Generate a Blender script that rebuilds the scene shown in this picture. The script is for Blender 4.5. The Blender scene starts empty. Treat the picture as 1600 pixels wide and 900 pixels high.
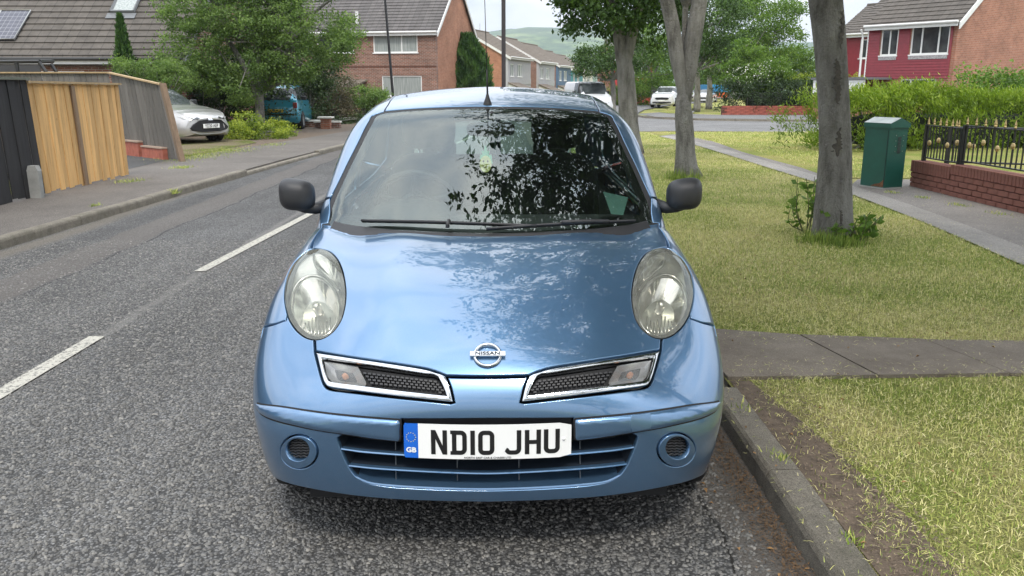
import bpy, bmesh, math, random
import numpy as np
from mathutils import Vector, Matrix
from mathutils.geometry import delaunay_2d_cdt
R = math.radians
rng = np.random.default_rng(7)
random.seed(7)
scene = bpy.context.scene
col = scene.collection

# ------------------------------------------------------------------ camera
F = 1300.0
PITCH = R(13.6)
CAM = np.array([0.046, -2.40, 1.54])
YAW = math.atan(16 / F)
cd = bpy.data.cameras.new('camera')
cam = bpy.data.objects.new('camera', cd)
col.objects.link(cam)
cam.location = CAM
cam.rotation_euler = (R(90) - PITCH, 0, -YAW)
cd.sensor_width = 36.0
cd.lens = 36.0 * F / 1600
cd.clip_start = 0.05
cd.clip_end = 9000
scene.camera = cam

# ------------------------------------------------------------------ light
SUN_EL, SUN_AZ = 54.0, 174.0        # azimuth measured clockwise from +Y
sd = bpy.data.lights.new('sun', 'SUN')
sun = bpy.data.objects.new('sun', sd)
col.objects.link(sun)
sd.energy = 1.7
sd.angle = R(10)
sd.color = (1.0, 0.94, 0.85)
az, el = R(SUN_AZ), R(SUN_EL)
sv = Vector((math.sin(az) * math.cos(el), math.cos(az) * math.cos(el), math.sin(el)))
sun.rotation_euler = sv.to_track_quat('Z', 'Y').to_euler()
sun.location = (0, 0, 60)
world = bpy.data.worlds.new('World')
scene.world = world
world.use_nodes = True
wn = world.node_tree
wn.nodes.clear()
def wnode(t, **k):
    n = wn.nodes.new(t)
    for a, b in k.items(): setattr(n, a, b)
    return n
sky = wnode('ShaderNodeTexSky', sky_type='NISHITA', sun_disc=False, sun_elevation=el, sun_rotation=az,
            air_density=1.0, dust_density=1.5, ozone_density=1.0)
tc = wnode('ShaderNodeTexCoord')
mp = wnode('ShaderNodeMapping')
mp.inputs['Scale'].default_value = (1, 1, 2.6)
wn.links.new(tc.outputs['Generated'], mp.inputs['Vector'])
cl = wnode('ShaderNodeTexNoise')
cl.inputs['Scale'].default_value = 2.3
cl.inputs['Detail'].default_value = 8
cl.inputs['Roughness'].default_value = 0.6
wn.links.new(mp.outputs[0], cl.inputs['Vector'])
cr = wnode('ShaderNodeValToRGB')
cr.color_ramp.elements[0].position = 0.28
cr.color_ramp.elements[0].color = (0.45, 0.45, 0.45, 1)
cr.color_ramp.elements[1].position = 0.44
cr.color_ramp.elements[1].color = (1, 1, 1, 1)
wn.links.new(cl.outputs['Fac'], cr.inputs['Fac'])
cl2 = wnode('ShaderNodeTexNoise')
cl2.inputs['Scale'].default_value = 4.5
cl2.inputs['Detail'].default_value = 6
wn.links.new(mp.outputs[0], cl2.inputs['Vector'])
cr2 = wnode('ShaderNodeValToRGB')
cr2.color_ramp.elements[0].position = 0.35
cr2.color_ramp.elements[0].color = (6.2, 7.0, 8.2, 1)
cr2.color_ramp.elements[1].position = 0.65
cr2.color_ramp.elements[1].color = (10.2, 10.3, 10.5, 1)
wn.links.new(cl2.outputs['Fac'], cr2.inputs['Fac'])
mx = wnode('ShaderNodeMix', data_type='RGBA')
wn.links.new(cr.outputs[0], mx.inputs['Factor'])
wn.links.new(sky.outputs[0], mx.inputs['A'])
wn.links.new(cr2.outputs[0], mx.inputs['B'])
# an overcast sky is brighter overhead than at the horizon (CIE overcast law)
sepz = wnode('ShaderNodeSeparateXYZ'); wn.links.new(tc.outputs['Generated'], sepz.inputs[0])
law = wnode('ShaderNodeMapRange'); law.inputs['From Min'].default_value = 0.0; law.inputs['From Max'].default_value = 1.0
law.inputs['To Min'].default_value = 0.78; law.inputs['To Max'].default_value = 2.3
wn.links.new(sepz.outputs[2], law.inputs['Value'])
lawm = wnode('ShaderNodeVectorMath', operation='SCALE'); wn.links.new(mx.outputs['Result'], lawm.inputs[0]); wn.links.new(law.outputs[0], lawm.inputs['Scale'])
bg = wnode('ShaderNodeBackground')
bg.inputs['Strength'].default_value = 0.1
wn.links.new(lawm.outputs[0], bg.inputs['Color'])
wo = wnode('ShaderNodeOutputWorld')
wn.links.new(bg.outputs[0], wo.inputs['Surface'])
scene.view_settings.view_transform = 'Standard'
scene.view_settings.look = 'None'
scene.view_settings.exposure = 0.48
scene.view_settings.gamma = 1.0
scene.cycles.max_bounces = 8
scene.cycles.transparent_max_bounces = 16
scene.cycles.use_denoising = True

# ------------------------------------------------------------------ helpers
def lut(pts, sigma):
    xs = np.array([p[0] for p in pts], float); ys = np.array([p[1] for p in pts], float)
    n = 6000
    g = np.linspace(xs[0], xs[-1], n)
    v = np.interp(g, xs, ys)
    s = sigma / (g[1] - g[0]); k = int(3 * s) + 1
    ker = np.exp(-0.5 * (np.arange(-k, k + 1) / s) ** 2); ker /= ker.sum()
    lo = v[0] - (v[1] - v[0]) * np.arange(k, 0, -1); hi = v[-1] + (v[-1] - v[-2]) * np.arange(1, k + 1)
    vv = np.convolve(np.concatenate([lo, v, hi]), ker, 'valid')
    return lambda q: np.interp(q, g, vv)
def sstep(a, b, x):
    t = np.clip((x - a) / (b - a), 0, 1)
    return t * t * (3 - 2 * t)
def smax(a, b, k):
    h = np.clip(k - np.abs(a - b), 0, None) / k
    return np.maximum(a, b) + h * h * k * 0.25
def smin(a, b, k): return -smax(-a, -b, k)

def tag(o, label=None, cat=None, group=None, kind=None):
    if label: o['label'] = label
    if cat: o['category'] = cat
    if group: o['group'] = group
    if kind: o['kind'] = kind
    return o
def link(o, parent=None):
    col.objects.link(o)
    if parent is not None: o.parent = parent
    return o
def empty(name, loc=(0, 0, 0), rz=0.0):
    o = bpy.data.objects.new(name, None)
    o.location = loc; o.rotation_euler = (0, 0, rz)
    return link(o)
def mesh_obj(name, verts, faces, mat, parent=None, smooth=False, normals=None):
    """verts Nx3, faces list of lists OR int array (M,3|4)"""
    me = bpy.data.meshes.new(name)
    V = np.asarray(verts, dtype=np.float32).reshape(-1, 3)
    if isinstance(faces, np.ndarray):
        Fc = faces.astype(np.int32); k = Fc.shape[1]
        me.vertices.add(len(V)); me.vertices.foreach_set('co', V.ravel())
        me.loops.add(Fc.size); me.loops.foreach_set('vertex_index', Fc.ravel())
        me.polygons.add(len(Fc)); me.polygons.foreach_set('loop_start', np.arange(0, Fc.size, k, dtype=np.int32))
        me.update(calc_edges=True); me.validate()
    else:
        me.from_pydata(V.tolist(), [], faces); me.update()
    for m in (mat if isinstance(mat, (list, tuple)) else [mat]):
        if m: me.materials.append(m)
    if smooth: me.polygons.foreach_set('use_smooth', np.ones(len(me.polygons), dtype=bool))
    if normals is not None: me.normals_split_custom_set_from_vertices(np.asarray(normals).tolist())
    return link(bpy.data.objects.new(name, me), parent)
def set_attr(o, name, vals):
    """per-vertex colour variation value"""
    a = o.data.attributes.new(name, 'FLOAT', 'POINT')
    a.data.foreach_set('value', np.asarray(vals, dtype=np.float32))

class MB:
    """collects simple shapes into one mesh"""
    def __init__(s): s.v = []; s.f = []
    def add(s, v, f):
        o = len(s.v); s.v += [tuple(p) for p in v]; s.f += [[i + o for i in q] for q in f]; return s
    def box(s, x0, x1, y0, y1, z0, z1, M=None, b=0.0):
        v = []
        if b > 0:
            # chamfered box (all 12 edges)
            for (X, sx) in ((x0, 1), (x1, -1)):
                for (Y, sy) in ((y0, 1), (y1, -1)):
                    for (Z, sz) in ((z0, 1), (z1, -1)):
                        v += [(X, Y + sy * b, Z + sz * b), (X + sx * b, Y, Z + sz * b), (X + sx * b, Y + sy * b, Z)]
            P = np.array(v)
            bm = bmesh.new()
            for p in v: bm.verts.new(p)
            r = bmesh.ops.convex_hull(bm, input=bm.verts)
            bmesh.ops.dissolve_limit(bm, angle_limit=0.01, verts=bm.verts, edges=bm.edges)
            bm.verts.index_update()
            v = [tuple(q.co) for q in bm.verts]; f = [[q.index for q in fc.verts] for fc in bm.faces]
            bm.free()
        else:
            v = [(x, y, z) for x in (x0, x1) for y in (y0, y1) for z in (z0, z1)]
            f = [[0, 1, 3, 2], [4, 6, 7, 5], [0, 4, 5, 1], [2, 3, 7, 6], [0, 2, 6, 4], [1, 5, 7, 3]]
        if M is not None: v = [tuple(M @ Vector(p)) for p in v]
        return s.add(v, f)
    def tube(s, pts, rad, n=8, cap=True):
        pts = [Vector(p) for p in pts]
        if not hasattr(rad, '__len__'): rad = [rad] * len(pts)
        v = []; f = []; up = Vector((0.13, 0.21, 1)).normalized()
        u = None
        for i, p in enumerate(pts):
            t = (pts[min(i + 1, len(pts) - 1)] - pts[max(i - 1, 0)]).normalized()
            if u is None:
                a = up if abs(t.dot(up)) < 0.95 else Vector((1, 0, 0))
                u = t.cross(a).normalized()
            else: u = (u - t * u.dot(t)).normalized()
            w = t.cross(u)
            for k in range(n):
                an = 2 * math.pi * k / n
                v.append(p + (u * math.cos(an) + w * math.sin(an)) * rad[i])
        for i in range(len(pts) - 1):
            for k in range(n):
                a = i * n + k; b = i * n + (k + 1) % n
                f.append([a, b, b + n, a + n])
        if cap:
            f.append(list(range(n))[::-1]); f.append([(len(pts) - 1) * n + k for k in range(n)])
        return s.add(v, f)
    def lathe(s, prof, n=24, M=None, cap=False):
        """prof: list of (r,z) ; axis Z"""
        v = []; f = []
        for r, z in prof:
            for k in range(n):
                a = 2 * math.pi * k / n
                v.append(Vector((r * math.cos(a), r * math.sin(a), z)))
        for i in range(len(prof) - 1):
            for k in range(n):
                a = i * n + k; b = i * n + (k + 1) % n
                f.append([a, b, b + n, a + n])
        if cap:
            f.append(list(range(n))[::-1]); f.append([(len(prof) - 1) * n + k for k in range(n)])
        if M is not None: v = [M @ p for p in v]
        return s.add(v, f)
    def prism(s, poly, d0, d1, axis='y', M=None):
        n = len(poly); v = []
        for d in (d0, d1):
            for a, b in poly:
                v.append({'x': (d, a, b), 'y': (a, d, b), 'z': (a, b, d)}[axis])
        f = [list(range(n))[::-1], [n + i for i in range(n)]] + [[i, (i + 1) % n, n + (i + 1) % n, n + i] for i in range(n)]
        if M is not None: v = [tuple(M @ Vector(p)) for p in v]
        return s.add(v, f)
    def quad(s, *p): return s.add(p, [list(range(len(p)))])
    def build(s, name, mat, parent=None, smooth=False, fix=True):
        o = mesh_obj(name, s.v, s.f, mat, parent, False)
        if fix:
            bm = bmesh.new(); bm.from_mesh(o.data)
            bmesh.ops.recalc_face_normals(bm, faces=bm.faces); bm.to_mesh(o.data); bm.free()
        if smooth:
            o.data.polygons.foreach_set('use_smooth', np.ones(len(o.data.polygons), dtype=bool))
            if smooth != 'all': o.data.set_sharp_from_angle(angle=R(38))
        return o
def dup(o, parent=None):
    c = o.copy(); col.objects.link(c)
    if parent is not None: c.parent = parent
    for ch in list(o.children): dup(ch, c)
    return c

# ------------------------------------------------------------------ materials
class NT:
    def __init__(s, name):
        s.m = bpy.data.materials.new(name); s.m.use_nodes = True
        s.t = s.m.node_tree; s.b = s.t.nodes['Principled BSDF']; s.out = s.t.nodes['Material Output']
        s.co = None
    def n(s, t, **k):
        q = s.t.nodes.new(t)
        for a, b in k.items():
            if a.startswith('i_'):
                key = a[2:].replace('_', ' ')
                q.inputs[int(key) if key.isdigit() else key].default_value = b
            else: setattr(q, a, b)
        return q
    def l(s, a, b): s.t.links.new(a, b)
    def coord(s, kind='Object'):
        if s.co is None: s.co = s.n('ShaderNodeTexCoord')
        return s.co.outputs[kind]
    def map(s, scale=(1, 1, 1), kind='Object', rot=(0, 0, 0)):
        m = s.n('ShaderNodeMapping'); m.inputs['Scale'].default_value = scale; m.inputs['Rotation'].default_value = rot
        s.l(s.coord(kind), m.inputs['Vector']); return m.outputs[0]
    def noise(s, scale, detail=4, rough=0.55, vec=None, dist=0.0):
        q = s.n('ShaderNodeTexNoise'); q.inputs['Scale'].default_value = scale; q.inputs['Detail'].default_value = detail
        q.inputs['Roughness'].default_value = rough; q.inputs['Distortion'].default_value = dist
        s.l(vec if vec is not None else s.coord(), q.inputs['Vector']); return q.outputs['Fac']
    def ramp(s, fac, stops, interp='LINEAR'):
        q = s.n('ShaderNodeValToRGB'); q.color_ramp.interpolation = interp
        e = q.color_ramp.elements
        while len(e) < len(stops): e.new(0.5)
        for i, (p, c) in enumerate(stops):
            e[i].position = p
            e[i].color = (c, c, c, 1) if not hasattr(c, '__len__') else (*c[:3], 1)
        s.l(fac, q.inputs['Fac']); return q.outputs['Color']
    def mix(s, fac, a, b, mode='MIX'):
        q = s.n('ShaderNodeMix', data_type='RGBA', blend_type=mode)
        for v, key in ((fac, 'Factor'), (a, 'A'), (b, 'B')):
            if hasattr(v, 'is_output') or isinstance(v, bpy.types.NodeSocket): s.l(v, q.inputs[key])
            else: q.inputs[key].default_value = v if key == 'Factor' else ((*v, 1) if len(v) == 3 else v)
        return q.outputs['Result']
    def math(s, op, a, b=0.5):
        q = s.n('ShaderNodeMath', operation=op)
        for i, v in enumerate((a, b)):
            if isinstance(v, bpy.types.NodeSocket): s.l(v, q.inputs[i])
            else: q.inputs[i].default_value = v
        return q.outputs[0]
    def bump(s, h, strength=0.3, dist=0.01):
        q = s.n('ShaderNodeBump'); q.inputs['Strength'].default_value = strength; q.inputs['Distance'].default_value = dist
        s.l(h, q.inputs['Height'])
        s.l(q.outputs[0], s.b.inputs['Normal']); return q
    def set(s, **k):
        for a, v in k.items():
            i = s.b.inputs[a.replace('_', ' ')]
            if isinstance(v, bpy.types.NodeSocket): s.l(v, i)
            else: i.default_value = (*v, 1) if hasattr(v, '__len__') and len(v) == 3 and i.type == 'RGBA' else v
        return s
def simple(name, c, rough=0.5, metal=0.0, var=0.12, scale=6.0, bump=0.0, bscale=60.0, spec=0.5, **k):
    t = NT(name)
    c = np.array(c, float)
    f = t.noise(scale, 5, 0.6)
    t.set(Base_Color=t.ramp(f, [(0.3, c * (1 - var)), (0.7, np.minimum(c * (1 + var), 1))]), Roughness=rough, Metallic=metal)
    t.b.inputs['Specular IOR Level'].default_value = spec
    if bump: t.bump(t.noise(bscale, 4), bump, 0.004)
    t.set(**k)
    return t.m
# ------------------------------------------------------------------ car materials
def paint_mat(name, base, rough=0.30, metal=0.75):
    t = NT(name)
    fl = t.n('ShaderNodeTexVoronoi', feature='F1'); fl.inputs['Scale'].default_value = 900
    t.l(t.coord(), fl.inputs['Vector'])
    b = np.array(base)
    c = t.ramp(fl.outputs['Distance'], [(0.0, np.minimum(b * 1.15, 1)), (0.8, b * 0.9)])
    dust = t.ramp(t.noise(1.5, 3, 0.5), [(0.45, 0.0), (0.85, 0.05)])
    t.set(Base_Color=t.mix(dust, c, (0.45, 0.45, 0.44)), Metallic=metal,
          Roughness=rough,
          Coat_Weight=1.0, Coat_Roughness=0.01, Coat_IOR=1.75)
    return t.m
PAINT = paint_mat('blue_metallic_paint', (0.112, 0.222, 0.375))
BLACKPL = simple('black_textured_plastic', (0.022, 0.022, 0.024), 0.42, bump=0.25, bscale=700)
BLACK = simple('matt_black', (0.008, 0.008, 0.009), 0.7)
RUBBER = simple('rubber', (0.016, 0.016, 0.017), 0.62, bump=0.2, bscale=200)
CHROME = simple('chrome', (0.62, 0.63, 0.64), 0.07, 1.0, var=0.02)
SATIN = simple('satin_silver', (0.50, 0.50, 0.47), 0.28, 1.0, var=0.06, scale=20)
REFL = simple('reflector', (0.62, 0.61, 0.57), 0.16, 1.0, var=0.06, scale=30)
FABRIC = simple('seat_fabric', (0.028, 0.029, 0.032), 0.9, bump=0.4, bscale=300)
DASHM = simple('dashboard_plastic', (0.06, 0.062, 0.066), 0.6, bump=0.2, bscale=400)
def glass_mat(name, tint=(0.8, 0.88, 0.86), rough=0.0, haze=0.0, hazecol=(0.8, 0.8, 0.75), frontspec=1.0, ior=1.5):
    t = NT(name)
    t.t.nodes.remove(t.b)
    tr = t.n('ShaderNodeBsdfTransparent'); tr.inputs[0].default_value = (*tint, 1)
    gl = t.n('ShaderNodeBsdfGlossy'); gl.inputs['Roughness'].default_value = rough; gl.inputs[0].default_value = (frontspec * .93, frontspec, frontspec * .97, 1)
    fr = t.n('ShaderNodeFresnel'); fr.inputs['IOR'].default_value = ior
    m = t.n('ShaderNodeMixShader'); t.l(fr.outputs[0], m.inputs[0])
    if haze:
        df = t.n('ShaderNodeBsdfDiffuse'); df.inputs[0].default_value = (*hazecol, 1)
        h = t.n('ShaderNodeMixShader')
        t.l(t.ramp(t.noise(14, 5), [(0.3, haze * 0.6), (0.7, haze * 1.4)]), h.inputs[0])
        t.l(tr.outputs[0], h.inputs[1]); t.l(df.outputs[0], h.inputs[2]); t.l(h.outputs[0], m.inputs[1])
    else: t.l(tr.outputs[0], m.inputs[1])
    t.l(gl.outputs[0], m.inputs[2]); t.l(m.outputs[0], t.out.inputs[0])
    return t.m
GLASS = glass_mat('windscreen_glass', (0.72, 0.84, 0.79), ior=2.0, haze=0.005, hazecol=(0.55, 0.62, 0.6))
SIDEGLASS = glass_mat('side_glass', (0.55, 0.68, 0.62), ior=1.5)
LENS = glass_mat('headlight_lens', (0.95, 0.94, 0.9), ior=1.45, haze=0.16, hazecol=(0.58, 0.58, 0.50), rough=0.03)
LENSC = glass_mat('indicator_lens', (0.8, 0.8, 0.8), ior=1.5, haze=0.12, hazecol=(0.6, 0.6, 0.6))

# ------------------------------------------------------------------ the blue hatchback's body surface
nose = lut([(.05, .16), (.18, .07), (.25, .036), (.33, .016), (.42, .004), (.5, 0), (.57, .004), (.64, .02), (.70, .045), (.8, .10), (1.1, .3)], .025)
Wz = lut([(.1, .765), (.2, .802), (.3, .822), (.42, .836), (.6, .841), (.74, .828), (.83, .81), (.92, .785), (1.02, .755), (1.2, .70)], .03)
Tc = lut([(-.4, .42), (-.05, .625), (.04, .681), (.12, .733), (.25, .80), (.4, .862), (.55, .907), (.7, .943), (.84, .968), (1.05, .988), (1.6, 1.0), (3.9, 1.0)], .035)
tail = lut([(.1, 3.55), (.3, 3.68), (.5, 3.70), (.75, 3.68), (.95, 3.62), (1.2, 3.5)], .04)
def G1(P):
    x, y, z = np.abs(P[..., 0]), P[..., 1], P[..., 2]
    n, L = 3.8, 0.68
    W = Wz(z) + 0.006 * sstep(.3, .7, y)
    f = np.clip((L - (y - nose(z))) / L, 0, None)
    r = np.clip((y - (tail(z) - .55)) / .55, 0, None)
    side = (((x / W) ** n + f ** n + r ** n) ** (1 / n) - 1) * 0.75
    yc = .16 * (x / .7) ** 3
    crest = np.exp(-((x - .69) / .10) ** 2) * sstep(.2, .65, y) * .030
    swell = .010 * np.exp(-((x - .36) / .13) ** 2) * sstep(.0, .4, y)
    T = Tc(y - yc) - .07 * (x / .6) ** 2 * (1 - sstep(.1, .8, y) * .72) + crest + swell
    T = T - 0.004
    top = (z - T) * .9
    bot = (.17 - z)
    return smax(smax(side, top, .085), bot, .05)
zc = lut([(.3, .56), (.88, .985), (1.2, 1.212), (1.5, 1.405), (1.62, 1.462), (1.85, 1.512), (2.15, 1.54), (2.5, 1.54), (2.9, 1.512), (3.25, 1.44), (3.42, 1.36), (3.56, 1.1), (3.66, .8)], .05)
W2 = lut([(.8, .775), (.95, .768), (1.05, .755), (1.15, .738), (1.25, .715), (1.35, .685), (1.45, .64), (1.55, .575), (1.65, .49)], .04)
def G2(P):
    x, y, z = np.abs(P[..., 0]), P[..., 1], P[..., 2]
    m = 1 - sstep(1.3, 2.1, y); r = sstep(1.1, 2.0, y)
    m2 = sstep(3.0, 3.4, y)
    Z = zc(y - .33 * x * x * m + .25 * x * x * m2) - .16 * x * x * r
    top = (z - Z) * .85
    W = W2(z) - .05 * sstep(2.3, 3.6, y) ** 2 - .012 * (1 - sstep(1.0, 1.7, y))
    return np.maximum(smax(top, x - W, .11), .80 - z)
def G(P): return np.minimum(G1(P), G2(P))
def grad(Gf, P, h=.010):
    g = np.stack([Gf(P + d) - Gf(P - d) for d in np.eye(3) * h], -1)
    return g / np.maximum(np.linalg.norm(g, axis=-1, keepdims=True), 1e-9)
def march(Gf, O, D, t0, t1, n=140, sign=1):
    """first crossing along O+tD; sign=1: leaving the body (neg->pos), -1: entering"""
    D = D / np.linalg.norm(D, axis=-1, keepdims=True)
    O = np.broadcast_to(np.asarray(O, float), D.shape)
    ts = np.linspace(t0, t1, n)
    N = len(D); hit = np.full(N, -1); best = np.full(N, np.inf); bt = np.zeros(N)
    for i, t in enumerate(ts):
        g = sign * Gf(O + D * t)
        a = np.abs(g)
        imp = a < best; best[imp] = a[imp]; bt[imp] = t
        new = (hit < 0) & (g > 0)
        hit[new] = i
    miss = hit <= 0
    hi = ts[np.clip(hit, 0, n - 1)]; lo = ts[np.clip(hit - 1, 0, n - 1)]
    for _ in range(26):
        m = (lo + hi) / 2; g = sign * Gf(O + D * m[:, None]) > 0
        hi = np.where(g, m, hi); lo = np.where(g, lo, m)
    P = O + D * hi[:, None]
    if miss.any():
        Q = O[miss] + D[miss] * bt[miss][:, None]
        for _ in range(12): Q = Q - grad(Gf, Q) * Gf(Q)[:, None]
        P[miss] = Q
    return P
def pxdir(px):
    px = np.asarray(px, float)
    x = (px[:, 0] - 800) / F; y = -(px[:, 1] - 450) / F
    f = math.cos(PITCH) + y * math.sin(PITCH); u = -math.sin(PITCH) + y * math.cos(PITCH)
    return np.stack([x * math.cos(YAW) + f * math.sin(YAW), f * math.cos(YAW) - x * math.sin(YAW), u], 1)
def trace(px, Gf=G):                 # photo measurements of the left half -> points on the body
    return march(Gf, CAM, pxdir(px), 1.8, 5.0, 200, -1)
def spl(P, closed=False, step=.010):
    """resample polyline with catmull-rom"""
    P = np.asarray(P, float); n = len(P); out = []
    rngi = range(n if closed else n - 1)
    for i in rngi:
        p1, p2 = P[i % n], P[(i + 1) % n]
        p0 = P[(i - 1) % n] if closed or i > 0 else 2 * p1 - p2
        p3 = P[(i + 2) % n] if closed or i + 2 < n else 2 * p2 - p1
        # centripetal
        d = np.linalg.norm(p2 - p1); k = max(1, int(d / step))
        a, b, c = [max(np.linalg.norm(q), 1e-6) ** .5 for q in (p1 - p0, p2 - p1, p3 - p2)]
        m1 = b * ((p1 - p0) / a - (p2 - p0) / (a + b) + (p2 - p1) / b)
        m2 = b * ((p2 - p1) / b - (p3 - p1) / (b + c) + (p3 - p2) / c)
        for t in np.arange(k) / k:
            h = t * t
            out.append((2 * t ** 3 - 3 * h + 1) * p1 + (t ** 3 - 2 * h + t) * m1 + (-2 * t ** 3 + 3 * h) * p2 + (t ** 3 - h) * m2)
    if not closed: out.append(P[-1])
    return np.array(out)
def path(*segs, closed=True, step=.010):
    """join several open curves (sharp corners between), drop duplicates"""
    out = []
    for s in segs:
        q = spl(s, False, step) if len(s) > 2 else spl(np.asarray(s, float), False, step)
        if out and np.linalg.norm(out[-1] - q[0]) < .004: q = q[1:]
        out += list(q)
    if closed and np.linalg.norm(out[0] - out[-1]) < .004: out.pop()
    return np.array(out)
def mir(P): Q = np.array(P)[::-1].copy(); Q[:, 0] *= -1; return Q

class Az:
    def __init__(s, C, axis, Gf=G, tmax=2.6):
        s.C = np.array(C, float); s.a = np.array(axis, float); s.a /= np.linalg.norm(s.a)
        s.e1 = np.array([1., 0, 0]); s.e2 = np.cross(s.a, s.e1); s.Gf = Gf; s.tmax = tmax
    def fwd(s, P):
        d = P - s.C; d = d / np.linalg.norm(d, axis=1, keepdims=True)
        th = np.arccos(np.clip(d @ s.a, -1, 1)); u = d @ s.e1; v = d @ s.e2
        r = np.maximum(np.hypot(u, v), 1e-9)
        return np.stack([th * u / r, th * v / r], 1)
    def dirs(s, q):
        th = np.hypot(q[:, 0], q[:, 1]); r = np.maximum(th, 1e-9)
        return (np.cos(th)[:, None] * s.a + (np.sin(th) / r * q[:, 0])[:, None] * s.e1 + (np.sin(th) / r * q[:, 1])[:, None] * s.e2)
    def inv(s, q): return march(s.Gf, s.C, s.dirs(q), .05, s.tmax)
    scale = 0.85
class SideX:
    scale = 1.0
    def __init__(s, sg, Gf=G): s.sg = sg; s.Gf = Gf
    def fwd(s, P): return P[:, 1:3].copy()
    def inv(s, q):
        O = np.stack([np.zeros(len(q)), q[:, 0], q[:, 1]], 1)
        return march(s.Gf, O, np.tile([s.sg, 0., 0.], (len(q), 1)), .3, 1.0)
def inside(q, poly):
    x, y = q[:, 0][:, None], q[:, 1][:, None]
    a = poly; b = np.roll(poly, -1, 0)
    c = ((a[:, 1] > y) != (b[:, 1] > y)) & (x < (b[:, 0] - a[:, 0]) * (y - a[:, 1]) / (b[:, 1] - a[:, 1] + 1e-15) + a[:, 0])
    return c.sum(1) % 2 == 1
def pdist(q, poly):
    a = poly[None]; b = np.roll(poly, -1, 0)[None]; ab = b - a
    out = []
    for i in range(0, len(q), 2000):
        p = q[i:i + 2000, None]
        t = np.clip(((p - a) * ab).sum(-1) / np.maximum((ab ** 2).sum(-1), 1e-15), 0, 1)
        out.append(np.linalg.norm(p - a - ab * t[..., None], axis=-1).min(1))
    return np.concatenate(out)
def orient(p, ccw=True):
    A = 0.5 * np.sum(p[:, 0] * np.roll(p[:, 1], -1) - np.roll(p[:, 0], -1) * p[:, 1])
    return p if (A > 0) == ccw else p[::-1].copy()
def inset(p, d):
    """move a polygon to its left by d (ccw: inward)"""
    e = np.roll(p, -1, 0) - p; e /= np.maximum(np.linalg.norm(e, axis=1, keepdims=True), 1e-9)
    nl = np.stack([-e[:, 1], e[:, 0]], 1); n0 = np.roll(nl, 1, 0)
    m = nl + n0; m /= np.maximum(np.linalg.norm(m, axis=1, keepdims=True), 1e-9)
    k = 1 / np.clip((m * nl).sum(1), .45, 1)
    return p + m * (d * k)[:, None]
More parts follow.
